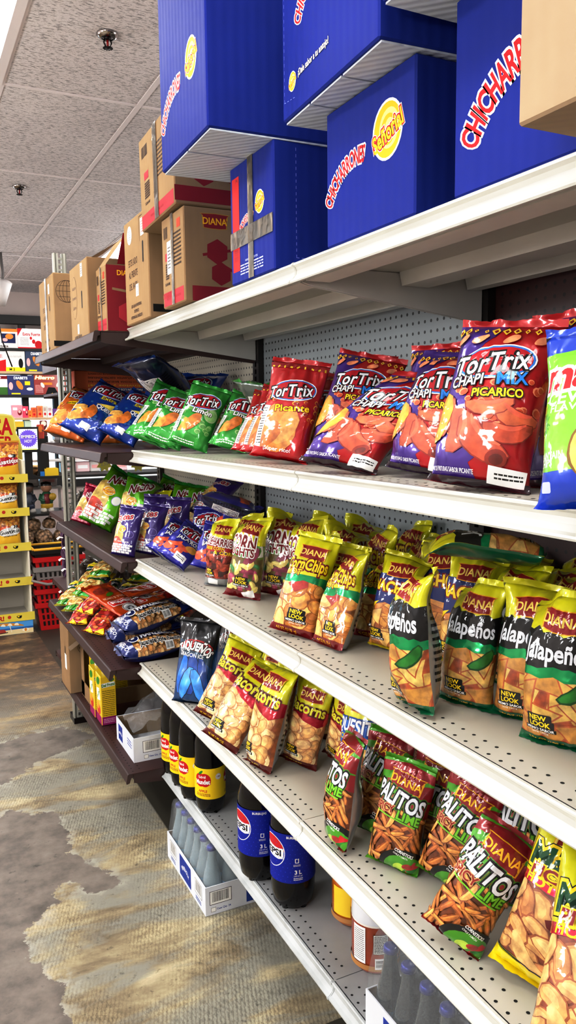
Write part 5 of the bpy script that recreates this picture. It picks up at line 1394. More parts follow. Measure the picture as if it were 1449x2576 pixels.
put_w(qui, .89, 1.45, ZW[3], 'cheese curl bag with blue lettering, behind the narrow corn stick bag', 32, 8, 0, 1.05)
put_w(qui, .97, 1.50, ZW[3], 'cheese curl bag with blue lettering, second row', 32, 8, 0, 1.05)
put(pal_b, 852, 2124, 893, 1856, ZW[3], 'corn stick bag seen almost edge on at the shelf edge', yaw=-14, lean=10)
put(pal_a, 932, 2096, 990, 1852, ZW[3], 'corn stick bag in shade behind the edge-on one', yaw=26, lean=10)
put(pal_a, 990, 2184, 1037, 1925, ZW[3], 'corn stick bag facing front, second from the edge-on one', yaw=30, lean=10)
put(pal_b, 1090, 2143, 1112, 1902, ZW[3], 'corn stick bag in the shaded second row, beside the front-facing one', yaw=24, lean=8)
put(pal_a, 1106, 2226, 1198, 1980, ZW[3], 'corn stick bag with big upright lettering behind the slanting one', yaw=26, lean=12)
put(pal_b, 1142, 2392, 1300, 2128, ZW[3], 'corn stick bag slanting forward at the shelf edge, close to the camera', yaw=34, lean=18)
put_w(pal_a, .915, .965, ZW[3], 'corn stick bag in the second row behind the slanting one', 26, 8, -4, 1.03)
put_w(pal_b, .95, 1.26, ZW[3], 'corn stick bag in the back row in deep shade, far one', 26, 8, 4, 1.03)
put_w(pal_a, .96, 1.10, ZW[3], 'corn stick bag in the back row in deep shade, near one', 26, 8, 0, 1.03)
put(mai, 1316, 2494, 1462, 2096, ZW[3], 'large yellow bag of hot corn curls by the right edge', yaw=26, lean=14)
put_w(mai, .735, .66, ZW[3], 'large bag of hot corn curls lying back in the bottom right corner', 34, 34, 4, 1.)
# ================================================================== packs lying on the fourth brown shelf
ZP = ZBR[3]
def pack(fn, name, T, seed, main, seal=None, **k):
    W, H, a = fn
    return bag(name, W, H, T, seed, a, main, k.pop('back', SILVER), seal or main, None, ns=16, nv=24, **k)
seedp = pack(smallpack('seeds'), 'seed_packet', .016, 201, foil('seed_green', '#2f9a3a', .2), foil('seed_yellow', '#d8cf2a', .1), crump=1.6)
dorp = pack(smallpack('doritos'), 'nut_packet', .016, 203, BLACK, DY, crump=1.6)
flap = pack(smallpack('flame'), 'nut_packet', .014, 205, foil('flame_red', '#b3201a', .3), None, crump=1.8)
sabp = bag('nut_bag', .15, .24, .012, 207, (lambda W_H: W_H)(smallpack('sabritas')[2].shifted(0, .0, 1.45)), foil('sab_orange', '#c4491a', .1), foil('sab_orange', '#c4491a', .1), None, None, crump=1.3)
peap = bag('peanut_bag', .125, .27, .040, 209, peanuts()[2], foil('peanut_navy', '#1c2a6a', .2), foil('peanut_navy', '#1c2a6a', .2), None, None, crump=.9, fat=.6, sh=.03, bsh=.03)
def lay(p, x, y, z, label, yaw, lean=84, roll=0., sc=1., group=None, cat='bag of nuts'):
    return put_w(p, x, y, z, label, yaw, lean, roll, sc, group, cat, rest=True)
lay(peap, .655, 2.69, ZP, 'navy ended bag of peanuts lying nearest the shelf edge by the cream shelf', 0, 86, 0, 1.0)
lay(peap, .668, 2.745, ZP + .084, 'navy ended bag of peanuts lying on top of the lower one', 4, 80, -3, 1.0)
lay(peap, .668, 2.875, ZP, 'navy ended bag of peanuts lying behind the upper one', -3, 84, 2, 1.0)
o = put_w(sabp, .69, 3.15, ZP + .145, 'orange bag of chile nuts lying on top of the pile, lettering upside down', -62, 108, 0, 1.05, cat='bag of nuts', rest=False)
for i, (x, y, dz, yw) in enumerate(((.70, 3.03, 0, 20), (.72, 3.06, .028, 24), (.73, 3.10, .056, 16))):
    lay(sabp, x, y, ZP + dz, ['lowest orange bag in the flat stack under the top one', 'middle orange bag in the flat stack under the top one', 'upper orange bag in the flat stack under the top one'][i], yw, 84, 0, .9)
for i, (x, y, yw) in enumerate(((.63, 3.30, 20), (.645, 3.22, 12), (.66, 3.12, 30))):
    lay(flap, x, y, ZP + .002 + .018 * (i % 2), ['shiny red chile nut packet behind the orange stack', 'shiny red chile nut packet in front of the orange stack', 'small dark red packet at the shelf edge beside the peanuts'][i], yw + 30, 66, 8 * i, 1.05)
for i, (x, y, z, yw) in enumerate(((.64, 3.62, 0, 10), (.65, 3.50, .0, 22), (.66, 3.40, 0, 16), (.80, 3.58, .0, 20), (.82, 3.46, .0, 10), (.72, 3.54, .03, 35), (.74, 3.42, .032, 8), (.95, 3.52, 0, 15))):
    lay(seedp, x, y, ZP + z, '%s green and yellow packet of seeds in the heap on the brown shelf' % ('far left corner', 'second', 'third', 'fourth', 'fifth', 'upper', 'topmost', 'deepest')[i], yw + 30, 66, 10 * (i % 3 - 1), 1.1)
for i, (x, y, z, yw) in enumerate(((.97, 3.22, .0, 200), (.93, 3.08, 0, 190), (1.0, 2.95, 0, 180), (1.02, 3.35, 0, 185))):
    lay(dorp, x, y, ZP + z, '%s black and yellow nut packet in the shade behind the orange stack' % ('first', 'second', 'third', 'fourth')[i], yw, 78, 12 * (i % 3 - 1), 1.15)
for i, (x, y, z, yw) in enumerate(((1.04, 3.10, 0, 30), (1.00, 2.74, 0, 20), (1.05, 3.48, .0, 10))):
    lay(flap, x, y, ZP + z, '%s red nut packet far back on the brown shelf' % ('first', 'second', 'third', 'fourth')[i], yw, 76, 12 * (i % 3 - 1), 1.25)

# ================================================================== bottles
def wrap(mb, art, R, z, ang, dx=.006, H=.5):
    V, F, K = cut_art(art, np.arange(-PI * R, PI * R, R * .14).tolist(), [])
    b = len(mb.v)
    for x, y, k in V:
        d = R * .14; i = math.floor((x + PI * R) / d + 1e-7); f_ = (x + PI * R) / d - i; r = R + .0004 + k * .00002
        t0, t1 = (i * d - PI * R) / R + ang, ((i + 1) * d - PI * R) / R + ang      # flat between the folds, so that the layers stay in order
        mb.v.append((r * (math.sin(t0) * (1 - f_) + math.sin(t1) * f_), -r * (math.cos(t0) * (1 - f_) + math.cos(t1) * f_), z + y))
    for f, m in zip(F, K): mb.f.append([b + i for i in f]); mb.m.append(mb.mi(m)); mb.sm.append(True)
COLA = M('cola', '#060304', .2, coat=.25, spec=.3)
def apple_label():
    a = Art(); a.rect(0, .05, .29, .10, YEL)
    for dx in (-.052, .052):
        q = Art(); q.ell(-.008, 0, .020, .022, RED, n=20).ell(.008, 0, .020, .022, RED, n=20).ell(-.006, .024, .010, .004, ink('leaf', '#2f8a2f'), .7).text('Sidral', -.002, .010, .008, WHITE, .02, rot=.1, fit=.026).text('Mundet', 0, -.006, .014, WHITE, .04, [(RED, .09)], rot=.06, fit=.050)
        a.join(q.shifted(dx, .062)); a.text('APPLE', dx, .026, .008, RED, .02); a.lines(dx, .014, .05, .010, 3, MAROON, 3)
    a.ell(0, .072, .010, .010, WHITE, n=18).ell(0, .072, .009, .009, MAROON, n=18).ell(0, .072, .0085, .0085, WHITE, n=18).text('120', 0, .072, .006, MAROON, .02)
    return a
def soda(name, R, H, label, z0, ang, base, cap):
    t = empty(name)
    mb = MB(); mb.lathe([(0, .006), (R * .5, .004), (R * .72, 0), (R * .9, .012), (R * .985, .04), (R, .06), (R, H * .58), (R * .98, H * .66), (R * .78, H * .78), (R * .42, H * .88), (R * .29, H * .92), (R * .29, H * .955)], base, 40)
    for k in range(5):                                           # the five feet of the base
        a = 2 * PI * k / 5
        mb.lathe([(0, 0), (R * .16, 0), (R * .20, .012), (R * .12, .03)], base, 10, (R * .66 * math.cos(a), R * .66 * math.sin(a), 0))
    mb.obj('bottle', t)
    mb = MB(); mb.lathe([(0, H), (R * .30, H), (R * .33, H - .003), (R * .33, H * .955), (R * .36, H * .945), (R * .30, H * .94)], cap, 24); mb.obj('cap', t)
    mb = MB(); wrap(mb, label, R + .0011, z0, ang); mb.obj('label', t)
    return t
sid = soda('soda_bottle', .0475, .34, apple_label(), .052, .35, COLA, M('cap_red', '#b01c1c', .4))
for i, (x, y, r, lab) in enumerate(((.826, 2.262, 0, 'apple soda bottle nearest the camera, label turned to a plain yellow side'), (.808, 2.365, .6, 'apple soda bottle second in its row'), (.809, 2.468, .55, 'apple soda bottle third in its row'), (.812, 2.572, .6, 'apple soda bottle farthest in its row, next to the brown shelf'))):
    o = sid if i == 0 else copy_tree(sid); o.location = (x, y, ZW[4]); o.rotation_euler = (0, 0, r); tag(o, lab, 'soda bottle'); o.rotation_euler = (0, 0, [-.15, -.55, -.55, -.55][i])
def cola_label():
    PB = ink('cola_blue', '#12249c'); a = Art(); a.rect(0, .065, .37, .13, PB)
    for dx in (-.085, .10):
        q = Art(); r = .040
        q.ell(0, 0, r * 1.05, r * 1.05, WHITE, n=32).ell(0, 0, r, r, PB, n=32)
        q.poly([(r * math.cos(t), r * math.sin(t)) for t in np.linspace(.12, PI - .5, 16)] , ink('globe_red', '#c42a30'))
        q.poly([(-r * .955, .012), (-.022, .016), (.0, .0135), (.022, .011), (r * .955, .0125), (r * .93, -.0145), (.022, -.018), (.0, -.0155), (-.022, -.013), (-r * .95, -.0125)], WHITE)
        q.text('PEPSI', .0, -.001, .016, BLACK, .03, fit=.062)
        a.join(q.shifted(dx, .078)); a.text('3 L', dx + .075, .030, .010, WHITE, .04); a.text('(101.4 fl oz)', dx + .075, .020, .0045, WHITE, .01, fit=.022); a.lines(dx + .075, .0115, .024, .008, 2, WHITE, 2)
        a.rect(dx + .072, .060, .010, .012, WHITE).rect(dx + .072, .060, .006, .008, PB); a.lines(dx + .072, .048, .018, .006, 2, WHITE, 4)
    a.text('BURBUJAS', -.02, .122, .006, WHITE, .03)
    rnd = random.Random(1)
    for i in range(9):
        for j in range(30): a.ell(-.18 + j * .0125 + (i % 2) * .006, .006 + i * .012, .0012, .0012, ink('cola_dots', '#2b49cc'), n=6); a.k -= 1
    a.k += 1
    return a
pep = soda('cola_bottle', .0570, .345, cola_label(), .078, .0, COLA, M('cap_blue', '#1b2c8f', .4))
for i, (x, y, r, lab) in enumerate(((.845, 1.712, .95, 'large cola bottle with blue label, the nearer of the two'), (.818, 1.862, .95, 'large cola bottle with blue label, the farther of the two'))):
    o = pep if i == 0 else copy_tree(pep); o.location = (x, y, ZW[4]); o.rotation_euler = (0, 0, r); tag(o, lab, 'soda bottle')
    o.rotation_euler = (0, 0, -.05)
# juice jugs
def jug(x, y, body, top, lab, rz, white):
    t = empty('juice_jug', (x, y, ZW[4]), lab, 'juice jug', rz=rz)
    mb = MB(); R = .054
    mb.lathe([(0, .006), (.040, 0), (.050, .012), (R, .035, body), (R, .12, M('jug_rim', '#e8e4dc', .3)), (R + .001, .125, top), (R * .98, .17), (R * .8, .22), (R * .45, .26), (.022, .275), (.022, .29)], body, 36); mb.obj('bottle', t)
    mb = MB(); mb.lathe([(0, .305), (.024, .305), (.025, .28), (.022, .28)], M('cap_white', '#e9e9e6', .4), 20); mb.obj('cap', t)
    a = Art(); a.rect(0, .024, .33, .012, ink('jug_tan', '#b98a54'))
    if white:
        a.rect(-.052, .075, .034, .085, WHITE).lines(-.052, .075, .028, .075, 16, BLACK, 4, .3); a.rect(.0, .082, .034, .046, BLACK).rect(.0, .082, .032, .044, ink('fact_grey', '#d8d6d0')).lines(.0, .082, .029, .04, 11, BLACK, 6, .55); a.rect(.0, .036, .026, .026, WHITE).barcode(.0, .036, .018, .022, BLACK, rot=PI / 2)
    else:
        a.ell(.02, .08, .04, .03, ink('peach2', '#f3b44a')).rect(-.04, .07, .05, .07, ink('sunny', '#f1cf3a'))
    mb = MB(); wrap(mb, a, R + .0013, 0, 0); mb.obj('label', t)
    return t
jug(.905, 1.412, M('jug_red', '#a8451d', .25, coat=.5, vary=(9, .2)), M('jug_white', '#dfe2e8', .2, coat=.5), 'juice jug with white shoulders and a red orange label, next to the crate', -.35, True)
jug(.945, 1.575, M('jug_orange', '#c8701e', .25, coat=.5), M('jug_yellow', '#d9a21f', .25, coat=.5), 'yellow and orange juice jug behind the white shouldered one', -.4, False)

# ================================================================== mineral water cases
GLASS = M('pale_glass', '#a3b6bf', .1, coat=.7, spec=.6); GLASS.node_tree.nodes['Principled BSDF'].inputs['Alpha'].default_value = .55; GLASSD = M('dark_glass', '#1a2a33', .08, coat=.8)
WRAP = M('shrink_wrap', '#e9eef2', .25, coat=.9, bump=(30, .5))
WRAP.node_tree.nodes['Principled BSDF'].inputs['Alpha'].default_value = .15; TRAY = M('white_tray', '#dfe3ea', .7, vary=(8, .05)); MBLUE = ink('mineral_blue', '#2a4299')
CAPB = M('crown_blue', '#26308a', .3, .4)
def water_bottle(lab, glass, tint):
    t = empty('water_bottle', (0, 0, 0), lab, 'bottle')
    mb = MB(); mb.lathe([(0, .004), (.024, .0), (.0285, .006), (.029, .02), (.029, .09), (.027, .105), (.019, .135), (.0135, .165), (.0125, .19)], glass, 18); mb.obj('glass', t)
    mb = MB(); mb.lathe([(0, .2005), (.011, .2005), (.0138, .198), (.0152, .188), (.0125, .188)], CAPB, 18); mb.obj('crown_cap', t)
    mb = MB(); mb.lathe([(.0293, .035), (.0293, .078)], tint, 18); mb.obj('label', t)
    return t
def tray(label, x, y, z, D, L, aisle, end, H=.092):
    t = empty('cardboard_tray', (x, y, z), label, 'tray')
    mb = MB(); g = .003
    mb.box((0, 0, 0), (D, L, g), TRAY); mb.box((0, 0, g), (g, L, H), TRAY); mb.box((D - g, 0, g), (D, L, H), TRAY); mb.box((g, 0, g), (D - g, g, H), TRAY); mb.box((g, L - g, g), (D - g, L, H), TRAY)
    if aisle: mb.art(aisle, lambda a, b, o: (-o, L / 2 - a, H / 2 + b))
    if end: mb.art(end, lambda a, b, o: (D / 2 + a, -o, H / 2 + b))
    mb.obj('tray', t)
    mb = MB(); mb.box((g + .0005, g, g), (g + .001, L - g, H - .001), KRAFT); mb.box((g, L - g - .001, g), (D - g, L - g - .0005, H - .001), KRAFT); mb.box((D - g - .001, g, g), (D - g - .0005, L - g, H - .001), KRAFT); mb.obj('inner_lining', t)
    return t
def case_art(w, code_left=True, word='MINERAGUA'):
    a = Art(); s = -1 if code_left else 1
    a.rect(s * w * .31, .008, .072, .044, BLACK).rect(s * w * .31, .008, .069, .041, WHITE).barcode(s * w * .31, .010, .055, .032, BLACK, seed=4)
    a.rect(s * w * .31 - .024, -.030, .016, .014, BLACK).rect(s * w * .31 - .024, -.030, .0145, .0125, WHITE).text('Case Qty. 24', s * w * .31 + .010, -.030, .006, MBLUE, .01)
    a.rect(-s * w * .22, .0, .105, .074, MBLUE).text('MINERAGUA', -s * w * .22, .010, .012, WHITE, .02, arc=.07, fit=.075); a.text('24 PACK', -s * w * .22, -.024, .010, WHITE, .02); a.text('MADE IN MEXICO', -s * w * .22 - .02, .031, .0045, WHITE, .01)
    return a
def long_art(w):
    a = Art(); a.rect(0, .0, .11, .07, MBLUE).text('MINERAGUA', 0, .004, .014, WHITE, .02, arc=.06, fit=.075)
    for s in (-1, 1): a.rect(s * .125, .010, .062, .046, BLACK).rect(s * .125, .010, .059, .043, WHITE).barcode(s * .125, .012, .046, .034, BLACK, seed=5); a.lines(s * .125, -.028, .05, .014, 2, MBLUE, 3)
    return a
def shroud(mb, x0, x1, y0, y1, z0, z1, inset, n=10):
    """film pulled over the bottle necks: straight at the foot, drawn in at the shoulders"""
    rings = []
    for k, (f, ins) in enumerate(((0, .0), (.35, .001), (.62, inset * .6), (.9, inset), (1., inset * 1.5))):
        z = z0 + (z1 - z0) * f; pts = []
        for (ax, ay), (bx, by) in zip(((x0, y0), (x1, y0), (x1, y1), (x0, y1)), ((x1, y0), (x1, y1), (x0, y1), (x0, y0))):
            for i in range(n):
                t = i / n; x = ax + (bx - ax) * t; y = ay + (by - ay) * t
                cx, cy = (x0 + x1) / 2, (y0 + y1) / 2
                x -= (x - cx) / (x1 - x0) * 2 * ins; y -= (y - cy) / (y1 - y0) * 2 * ins
                pts.append((x, y, z + (.008 * math.sin(i * 2 * PI / n * 2) if f == .9 else 0)))
        rings.append(pts)
    m = len(rings[0]); vs = [p for r in rings for p in r]
    fs = [(k * m + i, k * m + (i + 1) % m, (k + 1) * m + (i + 1) % m, (k + 1) * m + i) for k in range(len(rings) - 1) for i in range(m)]
    fs.append(tuple(range((len(rings) - 1) * m, len(rings) * m)))
    mb.raw(vs, fs, WRAP, True)
# case on the floor, pushed under the lowest shelf
TX0, TY0 = .749, 2.118
tray('white mineral water tray on the floor, half under the lowest cream shelf', TX0, TY0, .001, .26, .375, long_art(.375), case_art(.26))
wb = water_bottle('blue capped water bottle in the front corner of the floor tray', GLASS, M('water_label', '#7fb6d6', .3))
q = ['first', 'second', 'third', 'fourth', 'fifth', 'sixth']
for i in range(6):
    for j in range(3):
        o = wb if i == j == 0 else copy_tree(wb)
        o.location = (TX0 + .036 + j * .061, TY0 + .036 + i * .0605, .0045)
        o['label'] = ('%s blue capped water bottle from the front in the floor tray outer row' % q[i]) if j == 0 else 'blue capped water bottle of the inner rows in the floor tray'
        if j: o['group'] = 'inner bottles of the floor tray'
mb = MB(); shroud(mb, .004, .256, .004, .371, .05, .213, .011); o = mb.obj('shrink_film', bpy.data.objects['cardboard_tray']); 
# case on the lowest brown shelf, film torn open, nearly empty
bt = tray('white mineral water tray with torn film on the lowest brown shelf', .698, 2.709, ZBR[4], .37, .25, None, case_art(.37))
a = Art(); a.rect(0, 0, .235, .084, ink('tray_print', '#dfe3ea')); a.rect(-.06, .0, .06, .06, MBLUE).text('MINERAGUA', -.06, 0, .010, WHITE, .02, arc=.05, fit=.05); a.lines(.07, .01, .06, .03, 3, MBLUE, 3)
m2 = MB(); m2.art(a, lambda p_, q_, o: (-.0004 - o, .125 - p_, .046 + q_)); m2.obj('printed_side', bt)
o = copy_tree(wb); o.location = (.95, 2.83, ZBR[4] + .0035); o['label'] = 'single water bottle standing in the torn open tray on the brown shelf'
o = copy_tree(wb); o.location = (.99, 2.90, ZBR[4] + .0035); o['label'] = 'water bottle farther in the torn open tray on the brown shelf'
rnd = random.Random(8); m2 = MB(); vs = []
for j in range(9):
    for i in range(13):
        x = .02 + i * .028; y = .245 - j * .024
        vs.append((x, y, .09 + .20 * math.sin(min(1, i / 10) * 1.5) * (1 - abs(j - 3.5) / 9) + rnd.uniform(-.012, .012)))
m2.raw(vs, [(j * 13 + i, j * 13 + i + 1, (j + 1) * 13 + i + 1, (j + 1) * 13 + i) for j in range(8) for i in range(12)], WRAP, True)
vs = []
for j in range(10):
    for i in range(5): vs.append((.07 + i * .018 - j * .002 + rnd.uniform(-.006, .006), .01 + .012 * rnd.uniform(0, 1), .015 + j * .017))
m2.raw(vs, [(j * 5 + i, j * 5 + i + 1, (j + 1) * 5 + i + 1, (j + 1) * 5 + i) for j in range(9) for i in range(4)], WRAP, True)
m2.obj('torn_film', bt)
# case of dark bottles on the lowest cream shelf
dt_ = tray('white tray of dark water bottles under torn film at the bottom edge of the picture', .775, .875, ZW[4], .26, .37, Art().barcode(.11, .0, .075, .056, BLACK, WHITE, seed=9).rect(-.06, 0, .12, .07, MBLUE), case_art(.26), .098)
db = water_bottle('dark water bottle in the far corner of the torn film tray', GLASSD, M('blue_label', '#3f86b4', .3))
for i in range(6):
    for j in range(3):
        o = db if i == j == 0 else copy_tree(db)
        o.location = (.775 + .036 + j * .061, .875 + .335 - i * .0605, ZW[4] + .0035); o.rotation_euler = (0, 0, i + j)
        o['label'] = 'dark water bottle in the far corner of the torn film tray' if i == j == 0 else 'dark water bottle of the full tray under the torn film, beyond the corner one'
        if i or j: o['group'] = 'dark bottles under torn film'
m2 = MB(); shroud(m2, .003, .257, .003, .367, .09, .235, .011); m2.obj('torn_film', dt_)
# cartons of juice and kraft boxes on the lowest brown shelf
JY = M('juice_yellow', '#e8c81c', .4, coat=.3); JM = ink('juice_magenta', '#9c1f6a'); JG2 = ink('juice_green', '#3f8a2c')
def juice(x, y, lab, rz=0.):
    mb = MB(); D, W, H = .062, .09, .205
    cbox(mb, (0, 0, 0), (D, W, H), JY, .002)
    e = Art(); e.rect(0, -H / 2 + .018, D - .004, .034, JM).lines(0, -H / 2 + .018, .045, .02, 3, ink('pale_pink', '#e3a9cd'), 2); e.rect(0, .066, .05, .018, WHITE, .08).text('Del Frutal', .0, .066, .012, JG2, .03, [(WHITE, .06)], rot=.08, fit=.054); e.ell(.016, .084, .010, .006, JG2, .4); e.lines(0, -.01, .05, .11, 14, ink('juice_print', '#6d5b10'), 5, .3)
    s_ = Art(); s_.rect(0, -H / 2 + .018, W - .004, .034, JM); s_.rect(0, .02, .05, .05, WHITE, .2).text('Frutal', 0, .02, .016, JG2, .03, rot=.9, fit=.05); s_.ell(.0, .075, .03, .016, JG2, .3); s_.ell(0, -.045, .03, .022, ink('juice_red', '#c8442c')); s_.ell(-.01, -.03, .018, .016, ink('juice_peach', '#f0a23a'))
    mb.art(e, lambda a, b, o: (D / 2 + a, -o, H / 2 + b)); mb.art(s_, lambda a, b, o: (-o, W / 2 - a, H / 2 + b))
    ob = mb.obj('juice_carton'); ob.location = (x, y, ZBR[4] + .0035); ob.rotation_euler = (0, 0, rz); tag(ob, lab, 'juice carton')
    m2 = MB(); m2.lathe([(0, .012), (.010, .012), (.011, .0), (.009, 0)], M('cap_white', '#e9e9e6', .4), 14, (D / 2, W * .7, H)); m2.obj('cap', ob)
juice(.674, 3.105, 'yellow juice carton nearest the camera on the lowest brown shelf')
juice(.668, 3.205, 'yellow juice carton second from the camera, standing outside the open box')
juice(.712, 3.36, 'yellow juice carton inside the open kraft box', .1)
juice(.79, 3.36, 'yellow juice carton deeper in the open kraft box', .1)
t = empty('open_box', (.684, 3.33, ZBR[4]), 'open kraft box around the juice cartons, one flap hanging out', 'box')
mb = MB(); mb.box((0, 0, 0), (.28, .21, .003), KRAFT); mb.box((0, 0, .003), (.003, .21, .07), KRAFT); mb.box((0, .207, .003), (.28, .21, .26), KRAFT); mb.box((.277, 0, .003), (.28, .207, .26), KRAFT); mb.box((0, 0, .003), (.28, .003, .07), KRAFT); mb.box((0, .15, .003), (.003, .21, .26), KRAFT); mb.obj('box_walls', t)
mb = MB(); mb.raw([(0, .15, .26), (0, .21, .26), (-.055, .205, .225), (-.055, .145, .225)], [(0, 1, 2, 3), (3, 2, 1, 0)], KRAFTD); mb.obj('top_flap', t)
a = Art().rect(.02, .03, .014, .05, BLACK, r=.005); e = Art().ell(-.03, .06, .028, .028, INKBROWN, n=24).ell(-.03, .06, .026, .026, KRAFT, n=24).text('RECICLE', -.03, .06, .008, INKBROWN)
ob = carton('closed kraft box with dark hand hole at the far end of the lowest brown shelf', .634, 3.555, ZBR[4], .20, .20, .30, KRAFT, a, e, tape=False)
m2 = MB(); m2.box((-.0012, .05, .10), (-.0006, .09, .17), WHITE); m2.obj('paper_label', ob)
# ================================================================== far end of the shop
SHB = M('shelf_black', '#14110f', .5); PLY = M('shelf_ply', '#b3997c', .6)
YW = 8.85
def rect_at(u0, v0, u1, v1, y):
    a, b = at(u0, v1, y=y), at(u1, v0, y=y)
    return a[0], b[0], a[2], b[2]
ws = empty('wall_rack', (.2, YW, 0), 'tall black and plywood wall rack full of medicine boxes in front of the window', 'rack')
rows = [2.250, 2.008, 1.762, 1.520, 1.40]
for i, z in enumerate(rows):
    mb = MB(); mb.box((0, 0, z - .025), (3.6, .30, z), SHB if i in (0, 2, 4) else PLY); mb.obj('rack_board', ws)
for x in (.05, 1.06, 2.0, 3.0):
    mb = MB(); mb.box((x, .30, .0), (x + .07, .36, 2.62), SHB); mb.obj('rack_post', ws)
mb = MB(); mb.box((-.3, .25, 2.53), (3.6, .36, 2.62), SHB); mb.box((-.3, .25, 2.38), (3.6, .30, 2.43), SHB); mb.obj('rack_header', ws)
def medbox(u0, v0, u1, v1, row, col, label, art=None, D=.12):
    x0, x1, z0, z1 = rect_at(u0, v0, u1, v1, YW + .02)
    z0 = rows[row]; x0 += .002; x1 -= .002; w_, h_ = x1 - x0, z1 - z0
    mb = MB(); mb.box((0, 0, 0), (w_, D, h_), M('med_' + col.strip('#'), col, .4, coat=.2))
    if art: mb.art(art(w_, h_), lambda a, b, o: (w_ / 2 + a, -o, h_ / 2 + b))
    o = mb.obj('medicine_box'); o.location = (x0, YW + .02, z0 + .0005)
    return tag(o, label, 'medicine box')
PINKI = ink('med_pink', '#e7a9a6'); ORI = ink('med_orange', '#df8a3a'); NVI = ink('med_navy', '#1c2656'); GRI = ink('med_green', '#3e6b2c'); GYI = ink('med_grey', '#a9a6a2'); PUR = ink('med_purple', '#5a2a7a')
def a_prost(w, h): return Art().rect(0, h * .42, w, h * .16, ORI).rect(w * .22, .0, w * .42, h * .5, NVI).ell(w * .25, h * .1, w * .12, h * .14, ORI).ell(w * .12, -h * .08, w * .08, h * .09, PINKI).lines(-w * .25, 0, w * .4, h * .3, 5, GYI).text('la Prostata', -w * .12, -h * .40, h * .12, BLACK, .02, fit=w * .66)
def a_fuerte(w, h): return Art().poly([(-w / 2, h / 2), (-w * .3, h / 2), (-w / 2, h * .1)], RED).text('Extra Fuerte', w * .08, h * .22, h * .15, RED, .02, fit=w * .72).lines(-w * .22, -h * .15, w * .36, h * .4, 6, GYI).ell(w * .05, h * .02, w * .05, h * .08, RED).ell(w * .16, -h * .15, w * .07, h * .11, RED).ell(w * .36, -h * .3, w * .16, h * .2, RED).rect(0, -h * .47, w, h * .06, RED)
def a_dolo(w, h): return Art().text('dolo-tetravit', -w * .04, h * .25, h * .13, GYI, .01, fit=w * .74).rect(0, -h * .4, w, h * .2, YEL).ell(w * .28, -h * .1, w * .12, h * .24, BLACK).text('M 2', -w * .18, -h * .4, h * .12, BLACK, .03)
def a_diab(w, h): return Art().text('DIABETS', 0, h * .37, h * .13, WHITE, .04, fit=w * .52).ell(-w * .05, 0, w * .10, h * .26, ORI, .5).ell(-w * .02, -h * .08, w * .1, h * .12, ORI).ell(-w * .38, -h * .05, w * .08, h * .2, PINKI).rect(w * .25, h * .1, w * .2, h * .2, YEL).ell(w * .33, -h * .2, w * .12, h * .08, WHITE).rect(-w * .2, -h * .44, w * .34, h * .07, YEL)
def a_hierro(w, h): return Art().text('Hierro', -w * .08, h * .36, h * .17, CREAMI, .05, [(ORI, .07)], shear=.2, fit=w * .76).rect(0, h * .05, w * .4, h * .12, ORI).lines(-w * .3, -h * .2, w * .3, h * .4, 6, PINKI).poly([(-w * .08, -h * .5), (w * .05, -h * .12), (w * .3, -h * .14), (w * .45, -h * .5)], BLACK).ell(-w * .17, -h * .02, w * .06, h * .14, CREAMI, .5).ell(w * .42, h * .02, w * .05, h * .14, CREAMI, -.5).text('★', w * .2, -h * .44, h * .08, GOLD)
def a_red(w, h): return Art().poly([(-w / 2, -h / 2), (w / 2, -h / 2), (w / 2, h * .1), (-w / 2, -h * .2)], RED).lines(0, h * .25, w * .7, h * .2, 3, RED)
def a_con(w, h): return Art().rect(0, h * .42, w, h * .16, MAROON).text('CON', w * .1, h * .42, h * .1, WHITE, .02).rect(0, h * .1, w, h * .35, WHITE).rect(0, -h * .3, w, h * .4, GRI)
def a_face(w, h): return Art().ell(w * .22, -h * .1, w * .2, h * .22, MAROON).ell(w * .2, -h * .02, w * .12, h * .12, PINKI).rect(-w * .2, h * .2, w * .4, h * .2, WHITE)
def a_dot(w, h): return Art().lines(0, h * .2, w * .6, h * .3, 4, MAROON).ell(0, -h * .2, w * .25, h * .12, RED)
medbox(-40, 828, 44, 875, 0, '#e9dcd6', 'white and orange medicine box with organ picture, top row', a_prost)
medbox(45, 828, 104, 875, 0, '#f1e6e4', 'white and red medicine box with blood cells, top row', a_fuerte)
medbox(-40, 884, 14, 932, 1, '#ece2dc', 'white box with red corner, second row of the rack', a_red)
medbox(15, 884, 62, 932, 1, '#e4dcd4', 'pale grey and yellow medicine box, second row of the rack', a_dolo)
medbox(65, 884, 122, 932, 1, '#1f3357', 'dark blue medicine box, second row of the rack', a_diab)
medbox(-40, 946, 18, 992, 2, '#d8cfc8', 'red, white and green medicine box, third row of the rack', a_con)
medbox(20, 945, 85, 992, 2, '#262c63', 'navy medicine box with orange organ picture, third row', a_diab)
medbox(86, 943, 150, 993, 2, '#8f2f26', 'red medicine box with a black bull, third row', a_hierro)
medbox(172, 942, 198, 993, 2, '#e9e0da', 'white and yellow medicine box seen right of the pale post', a_dolo)
medbox(200, 970, 300, 993, 2, '#dfb24a', 'low yellow box in the third row under the orange cardboard', a_dot)
